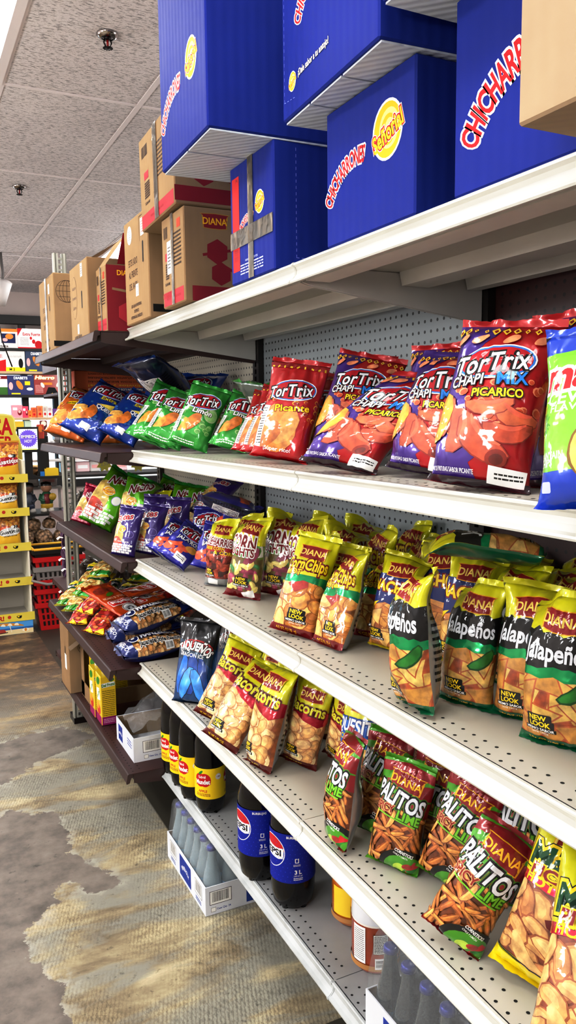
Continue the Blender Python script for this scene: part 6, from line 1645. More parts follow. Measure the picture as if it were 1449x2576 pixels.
for (u0, v0, u1, v1, c, lab, f) in ((30, 1019, 57, 1049, '#e88f98', 'wide pink box in the row of small boxes', a_face), (57, 1022, 71, 1049, '#d2405f', 'deep pink small box beside the wide pink one', a_face), (71, 1032, 80, 1049, '#f08a2c', 'short orange small box', a_dot), (80, 1025, 92, 1049, '#e2672c', 'red orange small box', a_dot), (94, 1021, 107, 1049, '#ee7f4a', 'tall orange small box', a_dot), (108, 1021, 118, 1049, '#cfcabc', 'pale green grey small box', a_dot), (119, 1022, 132, 1049, '#d9d1cc', 'pale grey small box', a_dot), (133, 1028, 145, 1049, '#64307c', 'purple rounded small box', None), (205, 1030, 216, 1049, '#e9a08a', 'salmon small box behind the orange bag', a_dot)):
    medbox(u0, v0, u1, v1, 3, c, lab + ' on the plywood board', f, .07)
medbox(36, 1060, 60, 1072, 4, '#d9b02c', 'low yellow box under the plywood board', None, .08)
medbox(62, 1058, 79, 1072, 4, '#b8c7b2', 'white and green box under the plywood board', None, .08)
# counter with black boards
cn = empty('counter_rack', (.62, 6.95, 0), 'black open counter rack holding a basket, figurines and nut bags', 'rack')
for z in (1.018, .700, .425, .06):
    mb = MB(); mb.box((0, 0, z - .02), (2.4, .42, z), SHB); mb.obj('rack_board', cn)
for x in (.0, 2.37):
    for y in (0.0, .39):
        mb = MB(); mb.box((x, y, 0), (x + .03, y + .03, 1.3 if y else 1.018), SHB); mb.obj('rack_leg', cn)
YC = 6.97
# tablet
x0, x1, z0, z1 = rect_at(49, 1074, 100, 1140, 6.9)
t = empty('tablet_display', ((x0 + x1) / 2, 6.98, 1.0188), 'tablet screen showing a purple starburst on white', 'screen')
mb = MB(); h_ = (z1 - z0); w_ = x1 - x0; zb_ = z0 - 1.018
mb.box((-w_ / 2, 0, zb_), (w_ / 2, .02, zb_ + h_), SHB); mb.obj('screen_frame', t)
mb = MB(); mb.box((-w_ / 2 + .012, -.002, zb_ + .025), (w_ / 2 - .012, 0, zb_ + h_ - .018), M('screen_white', '#f4f2ff', .3, emit=1.1))
PV = M('screen_purple', '#7b5fd0', .3, emit=.35); a = Art().burst(0, .01, .066, .080, 26, PV).text('EMPIECE', 0, .026, .024, WHITE, .04, fit=.118).text('HOY', 0, -.012, .024, WHITE, .04, fit=.062).rect(0, -h_ * .37, w_ * .8, .012, M('screen_lime', '#d8e48a', .3, emit=.6))
mb.art(a, lambda p_, q_, o: (p_, -.002 - o, zb_ + h_ / 2 + q_)); mb.obj('screen', t)
mb = MB(); mb.box((-.03, .02, 0), (.03, .05, zb_ + .06), SHB); mb.box((-.05, -.01, 0), (.05, .06, .012), SHB); mb.obj('stand', t)
for (u0, v0, u1, v1, c, lab, d) in ((95, 1068, 111, 1105, '#b5432e', 'upright red brown pack beside the tablet screen', .03), (111, 1058, 127, 1098, '#6e2f2a', 'brown pouch with a round pale badge behind the red brown pack', .04)):
    x0, x1, z0, z1 = rect_at(u0, v0, u1, v1, 7.0)
    mb = MB(); cbox(mb, (0, 0, 0), (x1 - x0, d, z1 - z0), M('pack_' + c[1:], c, .4), .006); w_, h_ = x1 - x0, z1 - z0
    q = Art().ell(0, h_ * .3, w_ * .38, w_ * .38, CREAMI, n=18) if d > .035 else Art().ell(0, h_ * .2, w_ * .3, w_ * .5, ORI); mb.art(q, lambda p_, q_, o: (w_ / 2 + p_, -o, h_ / 2 + q_))
    o = mb.obj('food_pack'); o.location = (x0, 7.02 + (.16 if d > .035 else 0), z0 + .001); tag(o, lab, 'food pack')
    m2 = MB(); yq = 7.02 + (.16 if d > .035 else 0); m2.box((x0 - .004, yq - .004, 1.0185), (x1 + .002, yq + d + .004, z0), SHB); o = m2.obj('pack_stand'); tag(o, 'black block stand carrying the ' + lab.split(' beside')[0].split(' with')[0].split(' behind')[0], 'stand')
# basket, bins, candy bag, cable
WICK = M('wicker', '#a9743e', .7, vary=(60, .35), bump=(70, .8))
x0, x1, z0, z1 = rect_at(62, 1175, 103, 1196, YC + .1)
t = empty('wicker_basket', ((x0 + x1) / 2, YC + .19, 1.0185), 'round wicker basket on the black counter board', 'basket'); r = (x1 - x0) / 2
mb = MB(); mb.lathe([(0, .004), (r * .7, 0), (r * .98, z1 - 1.02), (r * .92, z1 - 1.02), (r * .66, .012), (0, .012)], WICK, 28); mb.obj('basket_body', t)
mb = MB(); mb.tube([(r * math.cos(k * PI / 12), r * math.sin(k * PI / 12), z1 - 1.018) for k in range(25)], .012, M('wicker_pale', '#d9b07a', .7, bump=(70, .8)), 8); mb.obj('basket_rim', t)
def binbox(u0, v0, u1, v1, col, label, y, name='storage_bin', z=1.0185):
    x0, x1, z0, z1 = rect_at(u0, v0, u1, v1, y); w_, h_ = x1 - x0, z1 - z
    m = M('bin_' + col[1:], col, .4); mb = MB(); g = .006
    for lo, hi in (((0, 0, 0), (w_, .14, g)), ((0, 0, g), (w_, g, h_)), ((0, .14 - g, g), (w_, .14, h_)), ((0, g, g), (g, .14 - g, h_)), ((w_ - g, g, g), (w_, .14 - g, h_))): mb.box(lo, hi, m)
    o = mb.obj(name); o.location = (x0, y, z); return tag(o, label, 'bin')
binbox(113, 1178, 147, 1196, '#e2c22c', 'yellow open bin on the counter board', YC + .03)
binbox(102, 1186, 112, 1196, '#2f7fc0', 'small blue bin between basket and yellow bin', YC + .03)
def blob(name, c, r, mat, seed, label, cat, sc=(1, 1, 1), lump=.08, freq=9, knot=None, n=20, knotmat=None):
    """a filled bag: a lumpy rounded body, gathered at the top"""
    V, F = [], []
    rows_, cols = n // 2 + 2, n
    for j in range(rows_ + 1):
        ph = PI * j / rows_
        for i in range(cols):
            th = 2 * PI * i / cols
            d = np.array([math.sin(ph) * math.cos(th), math.sin(ph) * math.sin(th), math.cos(ph)])
            k = 1 + lump * float(vnoise(np.array(d[0] * freq * .35 + d[2] * 2 + seed), np.array(d[1] * freq * .35 + d[2]), seed)) + lump * .5 * float(vnoise(np.array(th * freq / 6 + seed), np.array(ph * freq / 4), seed + 1))
            p = d * r * k * np.array(sc)
            p[2] = max(p[2], -r * sc[2] * .72)
            V.append(p + np.array([0, 0, r * sc[2] * .72]))
    for j in range(rows_):
        for i in range(cols): F.append((j * cols + i, (j + 1) * cols + i, (j + 1) * cols + (i + 1) % cols, j * cols + (i + 1) % cols))
    mb = MB(); mb.raw(V, F, mat, True); o = mb.obj(name); o.location = c; tag(o, label, cat)
    if knot:
        top = r * sc[2] * 1.68; m2 = MB(); m2.tube([(0, 0, top - .004), (.0, .0, top + .005), (.004, 0, top + .013)], [.014, .007, .018], knotmat or mat, 8); m2.obj('tied_top', o)
    return o
def nutmat(name, a, b, sc=70, rough=.5, coat=.4):
    m = M(name, a, rough, coat=coat); nt = m.node_tree; p = nt.nodes['Principled BSDF']
    tc = nt.nodes.new('ShaderNodeTexCoord'); v = nt.nodes.new('ShaderNodeTexVoronoi'); v.inputs['Scale'].default_value = sc; nt.links.new(tc.outputs['Object'], v.inputs['Vector'])
    r = nt.nodes.new('ShaderNodeValToRGB'); r.color_ramp.elements[0].color = lin(a); r.color_ramp.elements[1].color = lin(b); r.color_ramp.elements[0].position = .15; r.color_ramp.elements[1].position = .75
    nt.links.new(v.outputs['Distance'], r.inputs['Fac']); nt.links.new(r.outputs['Color'], p.inputs['Base Color'])
    bp = nt.nodes.new('ShaderNodeBump'); bp.inputs['Strength'].default_value = .9; bp.inputs['Distance'].default_value = .01; bp.invert = True; nt.links.new(v.outputs['Distance'], bp.inputs['Height']); nt.links.new(bp.outputs['Normal'], p.inputs['Normal'])
    return m
NUT = nutmat('peanut_shells', '#d9b48c', '#5e4228', 38); DARKN = nutmat('dark_pods', '#4a3a34', '#171110', 60); PETAL = nutmat('dried_petals', '#8d8474', '#2a2420', 75, .35, .9); ROOT = nutmat('brown_roots', '#6d5a4c', '#2c221c', 30, .4, .8); CANDY = nutmat('pink_candy', '#e9a7ae', '#f2e4e2', 40, .3, .8)
p = at(112, 1165, y=7.1); blob('candy_bag', (p[0] + .0, 7.25, 1.0185), .045, CANDY, 3, 'clear bag of pink and white candies behind the yellow bin', 'bag of candy', (1, .7, 1.0))
p = at(70, 1165, y=7.2); t = empty('cable_bundle', (.86, 7.30, 1.0185), 'bundle of black cables behind the wicker basket', 'cables')
mb = MB()
for k in range(7): mb.tube([(-.08 + k * .02, 0, .006), (-.06 + k * .02, .02, .10 + .03 * (k % 3)), (.0 + k * .012, .0, .16), (.06, -.01 * k, .05), (.10, -.02, .006)], .006, SHB, 6)
mb.obj('black_cable', t); mb = MB(); mb.tube([(-.05, -.03, .03), (.02, -.035, .09), (.08, -.03, .02)], .008, M('grey_cable', '#9a9189', .5), 6); mb.obj('grey_cable', t)
# ceramic figurines
def figurine(u0, v0, u1, v1, label, coat_, vest, skin, hair, shoes, prop=None):
    x0, x1, z0, z1 = rect_at(u0, v0, u1, v1, YC + .12); H = z1 - .7005; t = empty('ceramic_figurine', ((x0 + x1) / 2, YC + .14, .7005), label, 'figurine'); k = H / .28
    def part(nm, col, fn):
        mb = MB(); fn(mb, M('fig_' + col[1:], col, .35, coat=.3)); mb.obj(nm, t)
    part('head', skin, lambda mb, m: mb.lathe([(0, 0), (.03, .004), (.05, .03), (.052, .055), (.04, .085), (0, .095)], m, 20, (0, 0, .185 * 1), k and 1))
    part('hair', hair, lambda mb, m: mb.lathe([(.05, 0), (.056, .02), (.045, .045), (0, .055)], m, 20, (0, .006, .232)))
    part('torso', coat_, lambda mb, m: mb.lathe([(.05, 0), (.055, .03), (.05, .08), (.03, .115), (0, .12)], m, 20, (0, 0, .07), 1.1, .8))
    part('vest', vest, lambda mb, m: mb.lathe([(.0, 0), (.03, .002), (.036, .04), (.03, .09), (0, .1)], m, 16, (0, -.022, .075), 1, .75))
    for s in (-1, 1):
        part('arm', coat_, lambda mb, m: mb.tube([(s * .045, 0, .165), (s * .065, -.01, .12), (s * .03, -.05, .10)], [.018, .017, .013], m, 8))
        part('shoe', shoes, lambda mb, m: mb.lathe([(0, 0), (.03, 0), (.032, .015), (.022, .035), (0, .04)], m, 14, (s * .032, -.012, 0), 1, 1.5))
    part('trousers', '#c9a52c' if prop else '#26304a', lambda mb, m: mb.lathe([(.0, 0), (.05, 0), (.054, .03), (.05, .05), (0, .05)], m, 18, (0, 0, .03), 1.1, .8))
    if prop: part('round_shield', prop, lambda mb, m: mb.lathe([(0, -.006), (.03, -.006), (.032, 0), (.03, .006), (0, .006)], m, 20, (.045, -.065, .13)) if False else mb.tube([(.045, -.062, .145), (.045, -.070, .145)], .034, m, 20))
    t.scale = (k, k, k)
figurine(98, 1212, 138, 1284, 'painted ceramic boy figurine in a green jacket and red vest with a yellow disc', '#2f6a4a', '#8e2f38', '#b98a6a', '#1b1513', '#d9d2c8', '#c9a83a')
figurine(58, 1215, 86, 1286, 'darker painted ceramic figurine in a plastic bag beside the one with the disc', '#3a3f4c', '#59616e', '#7a5a4c', '#15110f', '#b9b4ae')
# nut bags
for i, (u, v, r, yy) in enumerate(((.945, 0, .072, 7.06), (1.098, 0, .072, 7.06), (1.245, 0, .07, 7.08), (.90, 0, .07, 7.235), (1.05, 0, .07, 7.235))):
    blob('peanut_sack', (u, yy, .4255), r, NUT, 20 + i, '%s clear bag of peanuts in shell on the lower counter board' % ('first', 'second', 'third', 'fourth, rear', 'fifth, rear')[i], 'bag of peanuts', (1, .9, 1.0), knot=True, knotmat=WHITE, n=26)
p = at(98, 1310, y=7.14); blob('peanut_sack', (1.02, 7.10, .549), .062, NUT, 31, 'topmost clear bag of peanuts with a white knot', 'bag of peanuts', (1, .9, .95), knot=True, knotmat=WHITE, n=26)
p = at(132, 1330, y=7.16); blob('peanut_sack', (1.152, 7.10, .553), .058, NUT, 33, 'upper clear bag of peanuts partly behind the pink garland', 'bag of peanuts', (1, .9, .95), knot=True, knotmat=WHITE, n=26)
# pale stock seen through the shelving
for i, (u0, v0, u1, v1) in enumerate(((150, 1118, 178, 1150), (180, 1118, 206, 1150), (208, 1120, 232, 1150), (152, 1155, 186, 1180), (190, 1156, 224, 1182), (226, 1156, 250, 1182), (255, 1150, 284, 1184), (290, 1150, 318, 1184), (62, 1200, 96, 1212), (100, 1200, 142, 1213))):
    x0, x1, z0, z1 = rect_at(u0, v0, u1, v1, 7.30); z0 = 1.0185 if v1 > 1151 and v1 < 1190 else z0
    zb_ = {0: 1.145, 1: 1.0185, 2: .905}[0 if v1 < 1155 else 1 if v1 < 1190 else 2]
    mb = MB(); cbox(mb, (0, 0, 0), (x1 - x0, .08, min(max(.05, z1 - zb_), .099)), M('clear_box_%d' % (i % 3), ('#e6dcda', '#e9c9cb', '#d8d3cf')[i % 3], .25, coat=.6), .008)
    q = Art().rect(0, 0, (x1 - x0) * .7, .03, PINKI if i % 2 else WHITE); mb.art(q, lambda p_, q_, o: ((x1 - x0) / 2 + p_, -o, .05 + q_))
    o = mb.obj('plastic_box'); o.location = (x0, 7.28, zb_ + .0005); tag(o, 'pale plastic box of goods seen through the far shelving', 'plastic box', 'pale plastic boxes')
mb = MB(); mb.box((1.0, 7.26, 1.125), (2.3, 7.38, 1.1445), M('white_board', '#dcd6d2', .5)); mb.box((1.0, 7.36, 1.0185), (1.02, 7.38, 1.125), MATS['white_board']); mb.box((2.28, 7.36, 1.0185), (2.3, 7.38, 1.125), MATS['white_board']); o = mb.obj('riser_board'); tag(o, 'white riser board carrying pale plastic boxes on the counter', 'board')
mb = MB(); mb.box((.69, 7.24, .885), (1.30, 7.33, .9045), MATS['white_board']); mb.box((.69, 7.30, .7005), (.71, 7.33, .885), MATS['white_board']); mb.box((1.28, 7.30, .7005), (1.30, 7.33, .885), MATS['white_board']); o = mb.obj('riser_board'); tag(o, 'low white riser board behind the figurines', 'board')
# shopping baskets
BRED = M('basket_red', '#c01a1c', .4, coat=.2); BGREY = M('basket_grey', '#8f8a86', .45); BBLK = M('basket_black', '#16120f', .45); BYEL = M('basket_yellow', '#d9a51c', .4)
def basket(z, mat, rim, label, hgt=.20, k=1.):
    t = empty('shopping_basket', (.985, 5.83, z), label, 'basket')
    mb = MB(); a, b, c, d = .17 * k, .12 * k, .145 * k, .10 * k
    vs = [(-c, -d, 0), (c, -d, 0), (c, d, 0), (-c, d, 0), (-a, -b, hgt), (a, -b, hgt), (a, b, hgt), (-a, b, hgt)]
    vi = [(x * .97, y * .97, zz + (.004 if zz < .01 else 0)) for x, y, zz in vs]
    mb.raw(vs + vi, [(3, 2, 1, 0), (0, 1, 5, 4), (1, 2, 6, 5), (2, 3, 7, 6), (3, 0, 4, 7), (8, 9, 10, 11), (12, 13, 9, 8), (13, 14, 10, 9), (14, 15, 11, 10), (15, 12, 8, 11), (4, 5, 13, 12), (5, 6, 14, 13), (6, 7, 15, 14), (7, 4, 12, 15)], mat)
    for i in range(9):
        for j in range(3):
            f0, f1 = (.16 + j * .24), (.33 + j * .24); x = (-.8 + i * .2)
            P = lambda f, dx: ((x + dx) * (c + (a - c) * f), -(d + (b - d) * f) - .0006, hgt * f)
            mb.raw([P(f0, -.05), P(f0, .05), P(f1, .05), P(f1, -.05)], [(0, 1, 2, 3)], BBLK)
            P = lambda f, dx: (-(c + (a - c) * f) - .0006, -(x + dx) * (d + (b - d) * f), hgt * f)
            mb.raw([P(f0, -.05), P(f0, .05), P(f1, .05), P(f1, -.05)], [(0, 1, 2, 3)], BBLK)
    mb.obj('basket_tub', t)
    mb = MB(); e = .012
    for lo, hi in (((-a - e, -b - e, hgt - .03), (a + e, -b, hgt + .004)), ((-a - e, b, hgt - .03), (a + e, b + e, hgt + .004)), ((-a - e, -b, hgt - .03), (-a, b, hgt + .004)), ((a, -b, hgt - .03), (a + e, b, hgt + .004))): mb.box(lo, hi, rim)
    mb.obj('basket_rim', t)
    return t
basket(.001, BRED, BRED, 'bottom red shopping basket of the stack on the floor'); basket(.10, BRED, BRED, 'second red shopping basket from the floor'); basket(.165, BRED, BRED, 'third red shopping basket, right under the grey one')
g_ = basket(.26, BGREY, BGREY, 'grey shopping basket in the middle of the red stack'); mb = MB(); mb.tube([(-.18, -.13, .16), (-.20, -.16, .12), (-.1, -.19, .09), (.08, -.19, .10), (.18, -.14, .16)], .010, BGREY, 8); mb.obj('handle', g_)
basket(.33, BRED, BRED, 'red shopping basket above the grey one'); tb = basket(.385, BBLK, BBLK, 'topmost black shopping basket with yellow handle rim')
mb = MB(); mb.tube([(-.175, -.125, .205), (.175, -.125, .205)], .010, BYEL, 8); mb.tube([(-.175, .125, .205), (.175, .125, .205)], .010, BYEL, 8); mb.tube([(-.175, -.125, .205), (-.175, .125, .205)], .010, BYEL, 8); mb.obj('handle', tb)
# cardboard display stand
DYE = M('display_yellow', '#ddcb52', .6); DCR = M('display_cream', '#e6e2cf', .7); DGR = M('display_inside', '#c4bfb4', .8)
YD = 5.73; XL, XR = .30, .785
ds = empty('cardboard_display', (XL, YD, 0), 'yellow cardboard display stand holding snack bags', 'display stand')
lv = [float(at(40, v, y=YD)[2]) for v in (1552, 1463, 1376, 1288, 1203)]
W_ = XR - XL
mb = MB(); mb.box((W_ - .012, 0, 0), (W_, .34, lv[4] + .12), DCR); mb.box((0, 0, 0), (.012, .34, lv[4] + .12), DCR); mb.box((.012, .33, 0), (W_ - .012, .34, lv[4] + .12), DGR); mb.obj('side_walls', ds)
for i, z in enumerate(lv):
    mb = MB(); mb.box((.012, .004, z - .012), (W_ - .012, .33, z - .002), DGR); mb.obj('tray', ds)
    mb = MB(); mb.box((-.004, -.010, z - .03), (W_ + .014, -.002, z + .028), DYE)
    a = Art().text('¡SUMMER!', -.05, .0, .030, RED, .04, fit=.20).ell(.085, .004, .012, .012, ink('disp_dot', '#c4402c'), n=16).ell(.150, .0, .017, .010, BLACK, -.3).ell(.146, .003, .008, .005, YEL, -.3).ell(.163, .004, .006, .006, BLACK)
    mb.art(a, lambda p_, q_, o: (W_ / 2 + p_, -.010 - o, z + q_)); mb.obj('front_strip', ds)
mb = MB(); mb.box((.0, -.006, .0), (W_, .0, lv[0] - .031), M('beach_sky', '#5aa6dc', .5)); hh = lv[0] - .031
UO, UW = ink('umb_orange', '#d99a3a'), ink('umb_white', '#f0e6d2')
a = Art().rect(0, -hh * .3, W_, hh * .38, ink('sand', '#e3d3a8')).rect(0, hh * -.05, W_, hh * .14, ink('sea', '#2f6fb4')).ell(.08, hh * .2, .10, hh * .22, UO, -.1, 20, a0=0, a1=PI)
for k in range(3): a.ell(.04 + k * .045, hh * .2, .016, hh * .19, UW, -.1, 12, a0=0, a1=PI)
a.line(.085, hh * .2, .095, -hh * .3, .005, UW).poly([(.0, -hh * .3), (.02, -hh * .02), (.05, -hh * .05), (.06, -hh * .3)], ink('deck_red', '#b5483a')).line(-.02, -hh * .36, .07, -hh * .3, .006, INKBROWN).ell(.19, -hh * .22, .024, hh * .13, UW, n=16).ell(.19, -hh * .22, .009, hh * .13, UO, n=12)
mb.art(a, lambda p_, q_, o: (W_ / 2 + p_, -.006 - o, hh / 2 + q_)); mb.obj('beach_panel', ds)
zt_ = lv[4] + .10; zh = float(at(40, 1040, y=YD)[2])
hd = Art(); hw = .18
hd.poly([(-.27, -.30), (hw, -.30), (hw, -.02), (hw - .012, .04), (hw - .036, .085), (hw - .042, .19), (hw - .06, .215), (hw - .11, .225), (-.2, .24), (-.27, .16)], ink('disp_edge', '#e8df8c'))
hd.poly([(-.262, -.30), (hw - .008, -.30), (hw - .008, -.02), (hw - .02, .036), (hw - .044, .08), (hw - .05, .186), (hw - .065, .205), (hw - .11, .213), (-.2, .228), (-.262, .16)], DYE)
hd.text('FRESCA', -.06, .135, .115, RED, .03, fit=.36); hd.text('SUMMER', -.06, .025, .075, RED, .03, fit=.36); hd.text('¡Saborea y disfruta!', -.03, -.04, .016, MAROON, .0, fit=.26)
mb = MB(); mb.box((.06, .318, lv[4]), (W_ - .06, .33, zh - .16), DGR); mb.art(hd, lambda p_, q_, o: (W_ / 2 + .088 + p_, .28 - o, zh - .225 + q_)); mb.obj('header_card', ds)
def gust(seed):
    W, H = .20, .27; a = Art(); a.rect(0, H * .18, W, H * .36, ink('gus_yellow', '#e2b52c')); heap(a, -W / 2, W / 2, H * .62, H * .98, 'bean', [crisp('gusA', '#e0a23a'), crisp('gusB', '#d08a2c')], .04, seed, crisp('gusU', '#a8561e'))
    a.ell(0, H * .44, .088, .036, ink('gus_grey', '#cfd0cf') if seed == 5 else ink('oval_red', '#b01424'), .16, 24); a.text('Gustitos', 0, H * .44, .032, BLACK if seed == 5 else WHITE, .03, [(WHITE, .06)] if seed == 5 else [(MAROON, .05)], rot=.16, fit=.155); a.text('Super Cheesy' if seed != 5 else '¡LOS MÁS RICOS!', 0, H * .30, .010, GOLD if seed != 5 else BLACK, .02, rot=.1, fit=.09); a.ell(.04, H * .60, .02, .014, BLACK, .3).ell(.02, H * .60, .012, .012, WHITE)
    return W, H, a
gu = mk('cheese_puff_bag', gust(5), .04, 301, foil('gus_orange', '#c8561c', .2), None, crump=1.0, ns=14, nv=20); gr = mk('cheese_puff_bag', gust(6), .04, 303, foil('gus_gold', '#dba32c', .2), None, crump=1.0, ns=14, nv=20)
for i, (z, p_) in enumerate(((lv[4], gr), (lv[3], gu), (lv[2], gu))):
    for j, x in enumerate((.672, .50)):
        put_w(p_, x, YD + .09, z - .0016, '%s bag of cheese puffs %s in the yellow display stand' % (('golden', 'upper orange', 'lower orange')[i], ('by its cream side wall', 'at the picture edge')[j]), 88, 8, 0, (.92, .72, .80)[i])
# pink tinsel and fairy lights at the corner of the end unit
def cord(pts, r, mat, name, label, cat):
    mb = MB(); mb.tube(pts, r, mat, 6); o = mb.obj(name); return tag(o, label, cat)
gx, gy = .768, YE + .43
t = empty('fairy_lights', (gx, gy, 0), 'string of small white fairy lights hanging down the corner of the end shelves', 'string lights')
mb = MB(); mb.tube([(.0 + .012 * math.sin(k * 1.3), .01 * math.cos(k * 1.7), 1.03 - k * .049) for k in range(21)], .003, M('cord_violet', '#7a5a7a', .5), 6); mb.obj('cord', t)
BULB = M('bulb_white', '#fbf6ee', .3, emit=.8)
for k in range(16):
    s = -1 if k % 3 else .6; z = .99 - k * .058; mb = MB(); x = .012 * math.sin(k * 1.3 + 1)
    mb.tube([(x, 0, z), (x + s * .018, -.006, z + .006), (x + s * .032, -.008, z - .004)], [.003, .0045, .006], BULB, 6); mb.obj('bulb', t)
mb = MB(); vs, fs = [], []
for k in range(30):
    z = 1.0 - k * .031; w_ = .013 + .005 * math.sin(k * 2.1)
    vs += [(gx - w_, gy + .02 + .01 * math.sin(k), z), (gx + .008 * math.cos(k), gy + .012, z + .005), (gx + w_, gy + .02 + .008 * math.cos(k * 1.3), z)]
fs = [q for k in range(29) for q in ((3 * k, 3 * k + 1, 3 * k + 4, 3 * k + 3), (3 * k + 1, 3 * k + 2, 3 * k + 5, 3 * k + 4))]
mb.raw(vs, fs, M('tinsel_violet', '#5c3f5c', .3, .3, vary=(30, .6)), True); tag(mb.obj('tinsel_garland'), 'violet tinsel strip hanging at the end shelves behind the fairy lights', 'garland')
# goods on the end-of-aisle shelves, seen past the pale post
t = empty('endcap_shelf', (.70, YE + .04, 1.79), 'topmost dark board of the end unit, above the orange cardboard', 'shelf', None)
mb = MB(); mb.box((0, 0, -.05), (.96, .40, 0), BDECK); mb.obj('deck', t); mb = MB(); mb.box((0, .40, -.05), (.96, .404, .004), BSTEEL); mb.obj('price_rail', t)
t = empty('endcap_shelf', (.70, YE + .04, 1.632), 'thin dark top board of the end unit under the orange cardboard', 'shelf', None)
mb = MB(); mb.box((0, 0, -.012), (.96, .40, 0), BDECK); mb.obj('deck', t)
mb = MB(); mb.box((0, .40, -.02), (.96, .404, .004), BSTEEL); mb.obj('price_rail', t)
mb = MB(); cbox(mb, (0, 0, 0), (.40, .26, .105), M('orange_board', '#a8481f', .7), .003)
a = Art().rect(.03, -.038, .30, .018, ink('bank_blue', '#2c3f74'), 0, .008)
for i, (tx, c) in enumerate((('PAGUE EN LOS BANCOS Y OFICINAS', CREAMI), ('¡Envios y Pagos!', ink('bank_yellow', '#c9a02c')), ('BANCO FICOHSA  BANRURAL HONDURAS', BLACK), ('BANCO ATLANTIDA  ELEKTRA HONDURAS', BLACK), ('DESPENSAS FAMILIARES  BANCO DE OCCIDENTE', BLACK))):
    a.text(tx, .0, -.038 + i * .019, .0095, c, .01, rot=PI, fit=.27)
mb.art(a, lambda p_, q_, o: (.20 + p_, -o, .0525 + q_)); o = mb.obj('display_carton'); o.location = (.785, YE + .06, 1.633); tag(o, 'orange cardboard carton lying upside down with upturned print', 'box')
for i, (x, y, r) in enumerate(((.80, 3.97, .065), (.92, 3.98, .075), (.87, 4.10, .075), (1.05, 4.02, .075))):
    blob('petal_bag', (x, y, 1.0205), r * .84, PETAL, 40 + i, '%s clear bag of dried dark petals behind the pale post' % ('front', 'second', 'rear', 'hidden')[i], 'bag of dried petals', (1, .8, 1.25), knot=True, n=24)
for i, (x, y, r) in enumerate(((.80, 3.985, .058), (.93, 3.99, .06), (1.06, 3.99, .058), (.865, 4.12, .06), (1.0, 4.12, .06))):
    blob('root_bag', (x, y, .6605), r, ROOT, 50 + i, '%s clear bag of brown roots on the third end shelf' % ('first', 'second', 'third', 'rear first', 'rear second')[i], 'bag of roots', (1, .85, 1.15), knot=True, n=24)
mb = MB(); cbox(mb, (0, 0, 0), (.20, .10, .09), M('grey_pouch', '#6d6a6c', .3, coat=.6), .02); o = mb.obj('plastic_pouch'); o.location = (.69, YE + .10, 1.3865); tag(o, 'grey plastic pouch lying on the upper end shelf by the orange bags', 'pouch')
mb = MB(); cbox(mb, (0, 0, 0), (.24, .12, .05), M('white_sheet', '#e9eef0', .6), .01); o = mb.obj('paper_stack'); o.location = (.70, YE + .24, 1.3865); tag(o, 'white paper stack on the upper end shelf', 'paper')
for i, (u, v) in enumerate(((263, 1167), (348, 1167))):
    p = at(u, v, y=YE + .44); t = MB(); a = Art().burst(0, 0, .030, .046, 8, ink('tag_yellow', '#e6e06a')).text('2.%d' % (59 + i * 22), 0, 0, .016, GYI, .0)
    t.art(a, lambda p_, q_, o: (p_, -o, q_)); t.box((-.02, .0004, -.02), (.02, .0012, .03), MATS['ink_tag_yellow']); t.box((-.002, .0008, .02), (.002, .0014, .30), WHITE); o = t.obj('hanging_price_sign'); o.location = (p[0], YE + .445, p[2]); tag(o, ('yellow star price tag hanging beyond the far shelf, first one', 'yellow star price tag hanging beyond the far shelf, next to the cream rail')[i], 'price tag')
